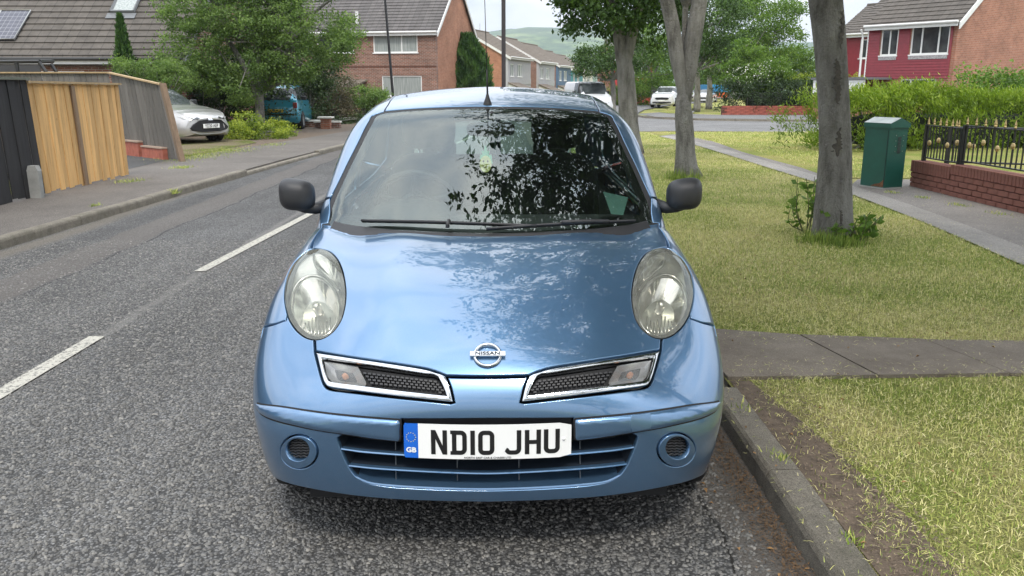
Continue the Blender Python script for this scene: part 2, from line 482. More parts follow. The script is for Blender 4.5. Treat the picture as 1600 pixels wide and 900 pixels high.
def panel(name, ch, outline, mat, parent, holes=(), h=.022, gap=.003, lip=.018, rad=.003, off=None, base=0.0, mirror=False, edge=True):
    """a sheet of bodywork: outline and holes are 3D loops on the surface; rounded, returned edges"""
    S = 1 / ch.scale
    loops = [orient(ch.fwd(np.asarray(outline)), True)] + [orient(ch.fwd(np.asarray(k)), False) for k in holes]
    raw = [l.copy() for l in loops]
    A = [inset(l, (gap + rad) * S) for l in loops]
    B = [inset(l, gap * S) for l in loops]
    lo = A[0].min(0); hi = A[0].max(0); hs = h * S
    gx = np.arange(lo[0], hi[0], hs); gy = np.arange(lo[1], hi[1], hs * .866)
    gp = np.array([(x + (hs / 2 if j % 2 else 0), y) for j, y in enumerate(gy) for x in gx])
    keep = inside(gp, A[0])
    for k in A[1:]: keep &= ~inside(gp, k)
    gp = gp[keep]
    if len(gp):
        dm = np.min([pdist(gp, k) for k in A], axis=0); gp = gp[dm > hs * .45]
    pts = np.concatenate(A + [gp]) if len(gp) else np.concatenate(A)
    edges = []; o = 0
    for k in A:
        edges += [(o + i, o + (i + 1) % len(k)) for i in range(len(k))]; o += len(k)
    vo, eo, fo, ov, oe, of = delaunay_2d_cdt([Vector(p) for p in pts.tolist()], edges, [], 0, 1e-7)
    q = np.array([tuple(v) for v in vo]); T = np.array([t for t in fo if len(t) == 3], int)
    cen = q[T].mean(1); kp = inside(cen, A[0])
    for k in A[1:]: kp &= ~inside(cen, k)
    T = T[kp]
    P = ch.inv(q); N = grad(ch.Gf, P)
    # consistent facing
    fn = np.cross(P[T[:, 1]] - P[T[:, 0]], P[T[:, 2]] - P[T[:, 0]])
    flip = (fn * N[T[:, 0]]).sum(1) < 0; T[flip] = T[flip][:, ::-1]
    def offset(qq):
        d = np.min([pdist(qq, k) for k in raw], axis=0) * ch.scale
        return base + (off(d) if off else 0 * d)
    P0 = P.copy(); dN = N
    if off or base:
        o_ = offset(q); P = P + N * o_[:, None]
        if off:   # numeric normal of offset surface
            e = 2e-4
            qa, qb = q + [e, 0], q + [0, e]
            Pa, Pb = ch.inv(qa), ch.inv(qb)
            Pa = Pa + grad(ch.Gf, Pa) * offset(qa)[:, None]; Pb = Pb + grad(ch.Gf, Pb) * offset(qb)[:, None]
            n2 = np.cross(Pa - P, Pb - P); n2 /= np.maximum(np.linalg.norm(n2, axis=1, keepdims=True), 1e-12)
            n2[(n2 * N).sum(1) < 0] *= -1; dN = n2
    V = [P]; NN = [dN]; Fs = [T]; nv = len(P)
    quads = []
    if edge:
        for k, b in zip(A, B):
            n = len(k)
            pa = ch.inv(k); na = grad(ch.Gf, pa); pb = ch.inv(b); nb = grad(ch.Gf, pb)
            oa = offset(k) if (off or base) else np.zeros(n)
            out = pb - pa; out /= np.maximum(np.linalg.norm(out, axis=1, keepdims=True), 1e-9)
            r0 = pa + na * oa[:, None]
            r1 = pb + nb * (oa - rad * .7)[:, None]
            r2 = pb + nb * (oa - lip)[:, None]
            V += [r0, r1, r2]; NN += [na, (na * .35 + out) / np.linalg.norm(na * .35 + out, axis=1, keepdims=True), out]
            for rr in (0, 1):
                for i in range(n):
                    j = (i + 1) % n
                    quads.append([nv + rr * n + i, nv + (rr + 1) * n + i, nv + (rr + 1) * n + j, nv + rr * n + j])
            nv += 3 * n
    V = np.concatenate(V); NN = np.concatenate(NN)
    Q = np.array(quads, int).reshape(-1, 4)
    T2 = np.concatenate([T, Q[:, :3], Q[:, [0, 2, 3]]]) if len(Q) else T
    if len(Q):
        fn = np.cross(V[T2[:, 1]] - V[T2[:, 0]], V[T2[:, 2]] - V[T2[:, 0]])
        bad = (fn * NN[T2].mean(1)).sum(1) < 0; T2[bad] = T2[bad][:, ::-1]
    o1 = mesh_obj(name, V, T2, mat, parent, True, NN)
    if mirror:
        V2 = V * [-1, 1, 1]; N2 = NN * [-1, 1, 1]
        return o1, mesh_obj(name, V2, T2[:, ::-1].copy(), mat, parent, True, N2)
    return o1
def radial(name, ch, outline, depth, mat, parent, rings=10, mirror=False, center=None, s0=0.0):
    """dish filling a loop; depth(s,ang) = offset along the outward normal"""
    l = ch.fwd(np.asarray(outline)); c = l.mean(0) if center is None else ch.fwd(np.asarray([center]))[0]
    n = len(l); qs = []; off = []
    ang = np.arctan2(l[:, 1] - c[1], l[:, 0] - c[0])
    ss = np.linspace(s0, 1, rings)
    for s in ss:
        qs.append(c + (l - c) * max(s, 1e-3)); off.append(depth(s, ang) * np.ones(n))
    q = np.concatenate(qs); P = ch.inv(q); N = grad(ch.Gf, P); P = P + N * np.concatenate(off)[:, None]
    f = np.array([[i * n + j, i * n + (j + 1) % n, (i + 1) * n + (j + 1) % n, (i + 1) * n + j] for i in range(rings - 1) for j in range(n)])
    o = mesh_obj(name, P, f, mat, parent, True)
    if mirror: return o, mesh_obj(name, P * [-1, 1, 1], f[:, ::-1].copy(), mat, parent, True)
    return o
def sweep_surf(name, ch, line, prof, mat, parent, mirror=False, smooth=True):
    """sweep a profile (along-surface-up s, outward d) on the surface along a 3D line"""
    L = np.asarray(line); N = grad(ch.Gf, L)
    t = np.gradient(L, axis=0); t /= np.linalg.norm(t, axis=1, keepdims=True)
    b = np.cross(N, t); b /= np.linalg.norm(b, axis=1, keepdims=True)
    k = len(prof); V = np.concatenate([L + b * s + N * d for s, d in prof])
    n = len(L)
    f = np.array([[j * n + i, j * n + i + 1, ((j + 1) % k) * n + i + 1, ((j + 1) % k) * n + i] for j in range(k) for i in range(n - 1)])
    caps = [[j * n for j in range(k)], [j * n + n - 1 for j in range(k)][::-1]]
    m = MB(); m.add(V, f.tolist() + caps)
    o = m.build(name, mat, parent, smooth)
    if mirror:
        m2 = MB(); m2.add(V * [-1, 1, 1], f.tolist() + caps)
        return o, m2.build(name, mat, parent, smooth)
    return o
# ------------------------------------------------------------------ THE BLUE CAR
car = empty('hatchback_car')
tag(car, 'light blue small hatchback with oval headlights parked nose-on in the foreground beside the kerb', 'car')
CA = Az((0, .95, .48), (0, -.8, .6))
CB = Az((0, 2.1, .80), (0, -.15, 1.0))
def z3(l): return [(380 + x / 3.6, 350 + y / 3.6) for x, y in l]
HLp = z3([(430, 136), (480, 153), (520, 190), (550, 250), (568, 330), (573, 400), (564, 480), (541, 550), (500, 607), (450, 639), (400, 647),
          (350, 633), (300, 593), (262, 537), (240, 470), (231, 400), (238, 330), (255, 270), (290, 210), (340, 163), (385, 141)])
HL3 = spl(trace(HLp), True, .008)
def hl_arc(i0, i1):
    """headlight outline between the traced points i0..i1 (increasing), 3D"""
    P = trace(HLp); n = len(P); idx = [(i % n) for i in range(i0, i1 + 1)]
    full = spl(P, True, .008)
    a = np.argmin(np.linalg.norm(full - P[i0 % n], axis=1)); b = np.argmin(np.linalg.norm(full - P[i1 % n], axis=1))
    return full[a:b + 1] if b > a else np.concatenate([full[a:], full[:b + 1]])
T_ = lambda *p: trace(p)
def on(ch, *p): return ch.inv(ch.fwd(np.array(p, float)))
# --- bonnet
rear = T_((762, 369.5), (700, 368), (616, 363), (560, 358.5), (513, 351), (503, 349.5))
side1 = T_((503, 349.5), (494, 367), (486.5, 387))
arcI = hl_arc(-1 + 21, 10 + 21) if False else None
P_hl = trace(HLp)
inner = hl_arc(0, 10)        # top, down the inner side to the bottom
lower = T_((492, 549), (540, 557), (590, 564.5), (640, 572), (668, 577), (684, 582), (697, 587.5))
lip_ = T_((697, 587.5), (730, 588.3), (762, 588.5))
half = path(rear, side1, np.concatenate([side1[-1:], inner[4:]]), np.stack([inner[-1], lower[0]]), lower, lip_, closed=False)
half[0, 0] = 0; half[-1, 0] = 0
full = np.concatenate([half, mir(half)[1:-1]])
bonnet = panel('bonnet', CA, full, PAINT, car, h=.020, gap=.0036)
# --- bumper
notch = [T_((697, 588), (704, 606), (709.5, 628.5)), T_((709.5, 630.5), (650, 624), (560, 613.5), (520, 608.5)),
         T_((520, 608.5), (511, 605.5), (505.5, 598)), T_((505.5, 598), (498.5, 575), (492, 549))]
hlb = hl_arc(10, 13)
hlb = np.concatenate([hlb, hl_arc(13, 14)[1:4]])
seam_px = T_((446.5, 500), (430, 506), (411, 512.5))
seam3 = on(CA, (-.828, .47, .665), (-.832, .575, .625))
def arch(a0, a1, r=.335, n=14, sg=-1, cy=.715, cz=.285):
    q = np.array([(sg * .83, cy - r * math.cos(R(a)), cz + r * math.sin(R(a))) for a in np.linspace(a0, a1, n)])
    return SideX(sg).inv(q[:, 1:3])
a_fr = arch(115 - 47 + 0, 0, n=10)      # from the seam down to the front of the arch
a_fr = arch(66, -8, n=12)
seam_end = a_fr[0]
low3 = on(CA, (-.80, .375, .215))
bot_px = T_((424, 742), (440, 753), (470, 762), (500, 768), (545, 775), (590, 780), (680, 784.5), (762, 786))
bot_px = bot_px
cen_top = T_((762, 589.5), (730, 589.3), (697, 588.5))
halfb = path(cen_top, *notch, np.stack([notch[-1][-1], hlb[0]]), hlb, seam_px, np.concatenate([seam_px[-1:], seam3[:1], seam_end[None]]), a_fr,
             np.concatenate([a_fr[-1:], low3[:0], bot_px]), closed=False)
halfb[0, 0] = 0; halfb[-1, 0] = 0
fullb = np.concatenate([halfb, mir(halfb)[1:-1]])
intake_h = path(T_((762, 655.5), (700, 656), (628.5, 656.2)), T_((628.5, 656.2), (627.5, 672), (626.5, 686)), T_((626.5, 686), (589, 683.5), (536, 681)),
                T_((536, 681), (529, 685), (531, 695), (537, 711), (548, 733), (558, 745), (575, 754), (600, 759), (650, 763), (720, 765.5), (762, 766)), closed=False)
intake_h[0, 0] = 0; intake_h[-1, 0] = 0
intake = np.concatenate([intake_h, mir(intake_h)[1:-1]])
fog_px = [(467 + 28.5 * math.cos(a), 706 + 25.5 * math.sin(a)) for a in np.linspace(0, 2 * math.pi, 25)[:-1]]
fog = spl(trace(fog_px), True, .006)
bumper = panel('bumper', CA, fullb, PAINT, car, holes=[intake, fog, mir(fog)], h=.018, lip=.022, gap=.0034)
# --- fender (wing)
f_top = T_((503, 349.5), (513, 349), (516, 330), (515.5, 309))
f_bel = on(CB, (-.762, 1.20, 1.06), (-.775, 1.26, 1.00))
door_x = 1.24
sx = SideX(-1)
dfr = sx.inv(np.array([(door_x + .02, .98), (door_x + .03, .8), (door_x, .6), (door_x - .03, .4), (door_x - .04, .24)]))
sill = sx.inv(np.array([(door_x - .04, .24), (1.12, .235), (1.05, .235)]))
arch_all = arch(172, 66, n=28)
outer = hl_arc(14, 21 + 0) if False else None
full_hl = spl(P_hl, True, .008)
ia = np.argmin(np.linalg.norm(full_hl - P_hl[13], axis=1)) + 3
outer = np.concatenate([full_hl[ia:], full_hl[:1]])       # from lower-outer up to the top
outer_r = outer[::-1]
side1r = side1
fen = path(f_top[1:], np.stack([f_top[-1], f_bel[0]]), f_bel, np.concatenate([f_bel[-1:], dfr]), sill, np.concatenate([sill[-1:], arch_all]),
           np.concatenate([arch_all[-1:], seam3[:1], seam_px[::-1]]), np.concatenate([seam_px[:1], outer[1:-2], side1[::-1]]), closed=True)
panel('wing', CA, fen, PAINT, car, h=.022, mirror=True, gap=.003)
# --- headlights
yellowed = {'n': 0}
def headlight():
    lens = radial('headlight', CA, HL3, lambda s, a: .013 * (1 - s ** 3) - .002, LENS, car, 12, True)
    for k, L in enumerate(lens):
        sg = 1 if k == 0 else -1
        def put(o2):                    # keep the side that belongs to this lamp
            a, b = o2; keep, drop = (a, b) if k == 0 else (b, a)
            keep.parent = L; bpy.data.objects.remove(drop)
            return keep
        put(radial('reflector_housing', CA, HL3, lambda s, a: -.012 - .05 * (1 - s ** 2.2) ** .8, SATIN, car, 12, True))
        put(panel('rim_seal', CA, spl(HL3, True, .01), BLACK, car, holes=[inset3(HL3, .012)], h=.01, gap=.0, rad=.001, lip=.03, base=-.004, mirror=True))
        ring_px = [(490 + 38 * math.cos(a) + 2 * math.sin(a), 476 + 49 * math.sin(a)) for a in np.linspace(0, 2 * math.pi, 33)[:-1]]
        ring = spl(trace(ring_px), True, .008)
        N = grad(G, ring)
        m = MB(); pts = ring - N * .012; m.tube(list(pts) + [pts[0]], .0065, 8, False)
        o = m.build('trim_ring', REFL, L, 'all')
        if k: o.data.transform(Matrix.Scale(-1, 4, (1, 0, 0))); o.data.flip_normals()
        rp = spl(trace([(490 + (x - 490) * .93, 476 + (y - 476) * .93) for x, y in ring_px]), True, .008)
        put(radial('reflector', CA, rp, lambda s, a: -.016 - .06 * (1 - s ** 2) + .0025 * np.sin(a * 14) * s * (1 - s), REFL, car, 14, True))
        # lower fluting on the reflector
        fm = MB()
        c = ring.mean(0); Nc = grad(G, c[None])[0]
        for i in range(9):
            x0 = 466 + i * 5.6
            yt = 492 + 5 * math.sin(i * 1.3); yb = 476 + 43 * math.sqrt(max(.02, 1 - ((x0 - 490) / 36) ** 2))
            if yb < yt + 6: continue
            q = trace([(x0, yt), (x0 + .6, (yt + yb) / 2), (x0, yb)]); q = q - grad(G, q) * np.array([[.028], [.022], [.016]])
            fm.tube(q, .0028, 6)
        o = fm.build('reflector_flutes', REFL, L, 'all')
        if k: o.data.transform(Matrix.Scale(-1, 4, (1, 0, 0))); o.data.flip_normals()
        m = MB(); b = c - Nc * .045 + np.array([0, 0, .012])
        m.lathe([(0.001, -.03), (.013, -.03), (.016, -.01), (.016, .02), (.010, .028), (.001, .030)], 20, Matrix.Translation(b) @ Vector(Nc).to_track_quat('Z', 'Y').to_matrix().to_4x4())
        o = m.build('bulb_shield', SATIN, L, 'all')
        if k: o.data.transform(Matrix.Scale(-1, 4, (1, 0, 0))); o.data.flip_normals()
        up_px = [(493, 397), (503, 395), (516, 403), (527, 420), (533, 445), (534, 468), (528, 452), (516, 433), (502, 420), (493, 410)]
        up = spl(trace(up_px), True, .006)
        put(radial('indicator_reflector', CA, up, lambda s, a: -.014 - .02 * (1 - s) + .0012 * np.sin(a * 30), REFL, car, 9, True))
        fin = trace([(488, 391), (489, 402), (494, 414), (505, 424), (517, 434), (527, 450)]); fin = spl(fin - grad(G, fin) * .014, False, .006)
        m = MB(); m.tube(fin, .0035, 6); o = m.build('reflector_fin', SATIN, L, 'all')
        if k: o.data.transform(Matrix.Scale(-1, 4, (1, 0, 0))); o.data.flip_normals()
def inset3(loop, d):
    q = orient(CA.fwd(loop)); return CA.inv(inset(q, d / CA.scale))
headlight()
# --- upper grilles with chrome frames
gr_out = path(T_((697, 588.5), (703.5, 606), (709, 629)), T_((709, 629), (650, 623), (560, 612.5), (521, 607.5)), T_((521, 607.5), (512, 605), (506.5, 598)),
              T_((506.5, 598), (500, 575), (494.5, 551.5)), T_((494.5, 551.5), (540, 558.5), (590, 566), (640, 573.5), (668, 578.5), (683, 583)), T_((683, 583), (690, 585), (697, 588.5)), step=.006)
gr_in = path(T_((684, 590), (691, 603), (697, 617.5)), T_((697, 617.5), (640, 611.5), (570, 603), (522, 597)), T_((522, 597), (515.5, 595), (512.5, 590)), T_((512.5, 590), (507.5, 575), (504.5, 561)),
             T_((504.5, 561), (545, 567), (600, 575.5), (665, 585.5)), T_((665, 585.5), (677, 586.5), (684, 590)), step=.006)
for k, o in enumerate(panel('grille_frame', CA, gr_out, CHROME, car, holes=[gr_in], h=.006, gap=.002, rad=.002, lip=.03, base=.001,
                            off=lambda d: .006 * np.sqrt(np.clip(1 - (1 - np.clip(d / .011, 0, 1)) ** 2, 0, 1)), mirror=True)): pass
radial('grille_backing', CA, gr_in, lambda s, a: -.024, BLACK, car, 4, True)
sig = path(T_((505, 563), (530, 566.5), (558, 571.5)), T_((558, 571.5), (564, 583), (571, 599), (569, 602)), T_((569, 602), (545, 599.5), (519, 596.5)), T_((519, 596.5), (511, 588), (505, 563)), step=.006)
lens2 = radial('fog_indicator_lens', CA, sig, lambda s, a: -.006 + .006 * (1 - s ** 2), LENSC, car, 8, True)
for k, L in enumerate(lens2):
    a, b = radial('indicator_bowl', CA, sig, lambda s, a: -.009 - .022 * (1 - s ** 2), simple('dull_reflector', (.42, .41, .40), .35, .85), car, 8, True)
    keep, drop = (a, b) if k == 0 else (b, a)
    keep.parent = L; bpy.data.objects.remove(drop)
    c = trace([(536, 584)])[0]; N = grad(G, c[None])[0]; c = c - N * .015
    if k: c[0] *= -1; N[0] *= -1
    m = MB(); m.lathe([(.001, .012), (.008, .008), (.010, -.004), (.007, -.016)], 14, Matrix.Translation(c) @ Vector(N).to_track_quat('Z', 'Y').to_matrix().to_4x4())
    m.build('bulb', simple('amber_bulb', (.7, .30, .14), .25), L, 'all')
# staggered grille bars
def in_poly(p, poly): return inside(np.array([p]), poly)[0]
gpoly = np.array([(566, 577), (600, 580), (650, 587), (680, 591), (693, 613), (640, 607), (580, 600), (573, 592)])
gm = MB()
for r in range(8):
    for c in range(22):
        u = 562 + c * 7.4 + (3.7 if r % 2 else 0); v = 0
        y0 = 573.5 + (u - 562) * .133 + r * 4.9 * (1 - (u - 562) * .0012)
        if not in_poly((u + 2.5, y0 + 1.6), gpoly): continue
        q = trace([(u, y0), (u + 5.6, y0 + .7), (u + 5.9, y0 + 3.9), (u + .4, y0 + 3.2)]); N = grad(G, q)
        fr = q - N * .008; bk = q - N * .022
        fr = fr + (fr.mean(0) - fr) * .12
        vs = np.concatenate([fr, bk]); gm.add(vs, [[0, 1, 2, 3], [0, 4, 5, 1], [1, 5, 6, 2], [2, 6, 7, 3], [3, 7, 4, 0]])
o = gm.build('grille_mesh', BLACKPL, car)
o2 = dup(o); o2.data = o.data.copy(); o2.data.transform(Matrix.Scale(-1, 4, (1, 0, 0))); o2.data.flip_normals(); o2.parent = car
# --- rub strips
strip = path(T_((402, 630.5), (440, 636), (480, 642), (533, 648.5), (589, 653.5), (623.5, 656)), T_((623.5, 656), (625.5, 658), (625, 672), (624.5, 687), (622, 688.5)),
             T_((622, 688.5), (589, 685), (533, 677), (466, 665.5), (440, 659.5), (417, 651.5)), T_((417, 651.5), (406, 644), (401.5, 635), (402, 630.5)), step=.008)
panel('rubbing_strip', CA, strip, PAINT, car, h=.010, gap=.0015, rad=.0015, lip=.016, base=.001,
      off=lambda d: .011 * np.sqrt(np.clip(1 - (1 - np.clip(d / .014, 0, 1)) ** 2, 0, 1)), mirror=True)
sg_ = inset3(strip, -.0035)
panel('strip_groove', CA, sg_, BLACK, car, holes=[inset3(strip, .004)], h=.02, gap=0, rad=.0003, lip=.001, base=.0006, mirror=True)
# tow-eye cover line on the right strip
tow = path(T_((509, 646), (540, 650)), T_((540, 650), (541, 663), (539, 676)), T_((539, 676), (508, 671)), T_((508, 671), (507, 658), (509, 646)), step=.008)
a, b = panel('towing_eye_cover', CA, tow, PAINT, car, h=.008, gap=.0015, rad=.0012, lip=.01, base=.0125, mirror=True)
bpy.data.objects.remove(a)
# --- fog lamp bezels
fin_ = spl(trace([(465.5 + 18 * math.cos(a), 702.5 + 17 * math.sin(a)) for a in np.linspace(0, 2 * math.pi, 25)[:-1]]), True, .005)
for k, o in enumerate(panel('fog_lamp_bezel', CA, fog, PAINT, car, holes=[fin_], h=.006, gap=.0015, rad=.0015, lip=.02, base=.0, mirror=True,
      off=lambda d: .003 - 0 * d)): pass
radial('fog_lamp_recess', CA, fin_, lambda s, a: -.02, BLACK, car, 3, True)
fm = MB()
for r in range(7):
    y = 689.5 + r * 4.4; w = math.sqrt(max(0, 17.5 ** 2 - (y - 702.5) ** 2))
    if w < 5: continue
    xs = np.linspace(465.5 - w, 465.5 + w, 12)
    q = trace([(x, y + 1.1 * math.sin((x - 465) * .75)) for x in xs]); q = q - grad(G, q) * .012
    fm.tube(q, .0032, 5)
o = fm.build('fog_lamp_mesh', BLACKPL, car, 'all')
o2 = dup(o); o2.data = o.data.copy(); o2.data.transform(Matrix.Scale(-1, 4, (1, 0, 0))); o2.data.flip_normals(); o2.parent = car
SHADEBLUE = simple('shaded_intake_blue', (.012, .018, .028), .5)  # body blue darkened: shade inside the lower intake is put into the colour
# --- lower intake: backing box, radiator, louvres, uprights
radial('intake_backing', CA, inset3(intake, -.01), lambda s, a: -.11, BLACK, car, 3)
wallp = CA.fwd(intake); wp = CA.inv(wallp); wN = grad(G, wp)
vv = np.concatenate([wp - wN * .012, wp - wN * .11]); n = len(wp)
mesh_obj('intake_wall', vv, np.array([[i, (i + 1) % n, n + (i + 1) % n, n + i] for i in range(n)]), SHADEBLUE, car, True)
def both(px):
    h_ = trace(px); h_[-1, 0] = 0; return spl(np.concatenate([h_, mir(h_)[1:]]), False, .02)
for ln, dep in (([(531, 703.5), (560, 707.5), (600, 711), (680, 716), (762, 718.5)], .075), ([(543, 730), (580, 734), (640, 738), (700, 741), (762, 742.5)], .075)):
    sweep_surf('intake_louvre', CA, both(ln), [(.003, -.008), (.0045, -.014), (.0045, -.020), (-.0045, -.020), (-.0045, -.014), (-.003, -.008), (0, -.006)], PAINT, car)
    sweep_surf('louvre_blade', CA, both(ln), [(.0030, -.0202), (.008, -dep), (-.001, -dep), (-.0030, -.0202)], SHADEBLUE, car)
sweep_surf('intake_louvre', CA, both([(556, 746), (575, 754.5), (620, 760), (700, 764), (762, 765)]), [(.004, -.002), (.004, -.012), (.006, -.07), (-.004, -.07), (-.006, -.012), (-.005, -.002), (0, .001)], PAINT, car)
for x0 in (615.5, 713):
    for s in (1, -1):
        q = trace([(x0, 684), (x0 + .5, 722), (x0 + 1, 760)]); q = q - grad(G, q) * .03
        if s < 0: q = q * [-1, 1, 1]
        m = MB(); m.tube(q, .0018, 5); m.build('intake_upright', simple('upright_grey', (.10, .11, .12), .5), car)
for sgn in (-1, 1):       # grey radiator duct panels behind the louvres
    q = trace([(545, 690), (607, 692), (607, 752), (570, 745)]); q = q - grad(G, q) * .085
    if sgn > 0: q = q * [-1, 1, 1]
    mesh_obj('duct_panel', q, [[0, 1, 2, 3]], simple('grey_duct', (.05, .052, .056), .7), car)
# --- number plate
def gtext(s, size, mat, parent, name, M, ext=.0004, align='CENTER', sx=1.0, bold=0.0):
    c = bpy.data.curves.new(name, 'FONT'); c.body = s; c.size = size; c.align_x = align; c.align_y = 'CENTER'; c.extrude = ext; c.offset = bold; c.resolution_u = 3
    t = bpy.data.objects.new(name, c); col.objects.link(t)
    dg = bpy.context.evaluated_depsgraph_get(); me = bpy.data.meshes.new_from_object(t.evaluated_get(dg))
    bpy.data.objects.remove(t)
    me.materials.clear(); me.materials.append(mat); me.transform(Matrix.Scale(sx, 4, (1, 0, 0))); me.transform(M)
    o = bpy.data.objects.new(name, me); return link(o, parent)
def strip2d(pts, w, closed=False):
    p = np.array(pts, float); n = len(p); L = []; Rr = []
    for i in range(n):
        a = p[i] - p[i - 1] if (i or closed) else p[1] - p[0]
        b = p[(i + 1) % n] - p[i] if (i < n - 1 or closed) else a
        a = a / np.linalg.norm(a); b = b / np.linalg.norm(b)
        m = np.array([-a[1] - b[1], a[0] + b[0]]); m /= np.linalg.norm(m); k = w / 2 / max(.5, m @ [-a[1], a[0]])
        L.append(p[i] + m * k); Rr.append(p[i] - m * k)
    q = [[L[i], Rr[i], Rr[(i + 1) % n], L[(i + 1) % n]] for i in range(n if closed else n - 1)]
    return q
def rr(x0, y0, x1, y1, r, corners=(1, 1, 1, 1), n=5):
    out = []
    for (cx, cy, a0), k in zip(((x1 - r, y1 - r, 0), (x0 + r, y1 - r, 90), (x0 + r, y0 + r, 180), (x1 - r, y0 + r, 270)), corners):
        if k: out += [(cx + r * math.cos(R(a0 + 90 * i / n)), cy + r * math.sin(R(a0 + 90 * i / n))) for i in range(n + 1)]
        else: out.append((cx + r * (1 if a0 in (0, 270) else -1), cy + r * (1 if a0 in (0, 90) else -1)))
    return out
def glyph(ch):
    W, H, s = 50, 79, 14; h = s / 2
    if ch == 'I': return [[(18, 0), (32, 0), (32, H), (18, H)]]
    if ch == 'N': return [[(0, 0), (14, 0), (14, H), (0, H)], [(36, 0), (50, 0), (50, H), (36, H)], [(14, H), (14, 50), (36, 0), (36, 29)]]
    if ch == 'H': return [[(0, 0), (14, 0), (14, H), (0, H)], [(36, 0), (50, 0), (50, H), (36, H)], [(14, 33), (36, 33), (36, 46), (14, 46)]]
    if ch == '0': return strip2d(rr(h, h, W - h, H - h, 11), s, True)
    if ch == 'D': return strip2d(rr(h + 4, h, W - h, H - h, 12, (1, 0, 0, 1)), s, True) + [[(-1, 0), (4, 0), (4, 12), (-1, 12)], [(-1, H - 12), (4, H - 12), (4, H), (-1, H)]]
    if ch == 'U': return strip2d([(h, H)] + rr(h, h, W - h, H - h, 12, (0, 0, 1, 1))[2:-0 or None][0:12] + [(W - h, H)], s)
    if ch == 'J': return strip2d([(2, 17)] + [(h + 12 + 12 * math.cos(R(a)) - 2, h + 12 + 12 * math.sin(R(a))) for a in range(200, 271, 14)] + [(W - h - 12 + 12 * math.cos(R(a)), h + 12 + 12 * math.sin(R(a))) for a in range(270, 361, 15)] + [(W - h, H)], s)
PLW = simple('plate_white', (.78, .78, .76), .3, var=.02); PLK = simple('plate_black', (.01, .01, .01), .35); PLB = simple('plate_blue', (.01, .12, .55), .35); PLY = simple('plate_yellow_stars', (.85, .7, .1), .4)
def bend(me, k=.30):
    for v in me.vertices: v.co.y += k * v.co.x ** 2
def number_plate(M, parent, k=.30):
    W, H = .26, .0555
    out = rr(-W, -H, W, H, .008)
    def grid(x0, x1, y, mat, name, par, poly=None):
        xs = np.linspace(x0, x1, 14); V = []; Fc = []
        for X in xs:
            e = .008 if (X in (x0, x1) and abs(abs(X) - W) < 1e-6) else 0
            V += [(X, y, -H + e), (X, y, H - e)]
        for X in xs:
            e = .008 if (X in (x0, x1) and abs(abs(X) - W) < 1e-6) else 0
            V += [(X, .004, -H + e), (X, .004, H - e)]
        n = 14
        for i in range(n - 1):
            Fc += [[2 * i, 2 * i + 2, 2 * i + 3, 2 * i + 1], [2 * n + 2 * i, 2 * n + 2 * i + 1, 2 * n + 2 * i + 3, 2 * n + 2 * i + 2],
                   [2 * i, 2 * n + 2 * i, 2 * n + 2 * i + 2, 2 * i + 2], [2 * i + 1, 2 * i + 3, 2 * n + 2 * i + 3, 2 * n + 2 * i + 1]]
        Fc += [[0, 1, 2 * n + 1, 2 * n], [2 * n - 2, 4 * n - 2, 4 * n - 1, 2 * n - 1]]
        o = mesh_obj(name, V, Fc, mat, par); bend(o.data, k); o.data.transform(M); return o
    pl = grid(-W + .045, W, 0, PLW, 'number_plate', parent)
    grid(-W, -W + .045, 0, PLB, 'plate_band', pl)
    for ch, x in zip('NDI0JHU', (-175, -114, -71, -29, 54, 115, 174)):
        V = []; Fc = []
        for q in glyph(ch):
            b0 = len(V)
            V += [((x + a) / 1000, -.0012, (b - 41) / 1000) for a, b in q]; Fc.append([b0 + i for i in range(len(q))])
        o = mesh_obj('plate_character', V, Fc, PLK, pl)
        bm = bmesh.new(); bm.from_mesh(o.data); bmesh.ops.remove_doubles(bm, verts=bm.verts, dist=1e-6); bmesh.ops.recalc_face_normals(bm, faces=bm.faces)
        bm.to_mesh(o.data); bm.free(); bend(o.data, k); o.data.transform(M)
    RX = Matrix.Rotation(R(90), 4, 'X')
    for s_, sz, x, z, mt, b in (('GB', .022, -.2375, -.030, PLW, .0008), ('NORTH EAST CAR & CHASSIS LTD', .0085, -.0, -.0505, PLK, .0001)):
        o = gtext(s_, sz, mt, pl, 'plate_lettering', Matrix.Translation((x, -.0014, z)) @ RX, .0002, sx=1.12, bold=b); bend(o.data, k); o.data.transform(M)
    m = MB()
    for i in range(12):
        a = R(30 * i); cx, cz = -.2375 + .0145 * math.cos(a), .012 + .0145 * math.sin(a)
        v = [(cx + (.0021 if j % 2 == 0 else .0009) * math.sin(R(36 * j)), -.0013, cz + (.0021 if j % 2 == 0 else .0009) * math.cos(R(36 * j))) for j in range(10)]
        m.add(v, [list(range(10))])
    o = m.build('plate_stars', PLY, pl); bend(o.data, k); o.data.transform(M)
    m = MB(); m.lathe([(.0001, .004), (.004, .003), (.0052, 0), (.0052, -.002)], 16, Matrix.Translation((.2365, -.001, .004)) @ Matrix.Rotation(R(90), 4, 'X'))
    o = m.build('plate_screw', PLW, pl, 'all'); bend(o.data, k); o.data.transform(M)
    return pl
npl = trace([(761, 687)])[0]
number_plate(Matrix.Translation((.0, -.018, float(npl[2]))) @ Matrix.Rotation(R(-3), 4, 'X'), car)
m = MB(); m.box(-.262, .262, .012, .03, npl[2] - .058, npl[2] + .062); o = m.build('plate_backing', BLACKPL, car); bend(o.data, .3)
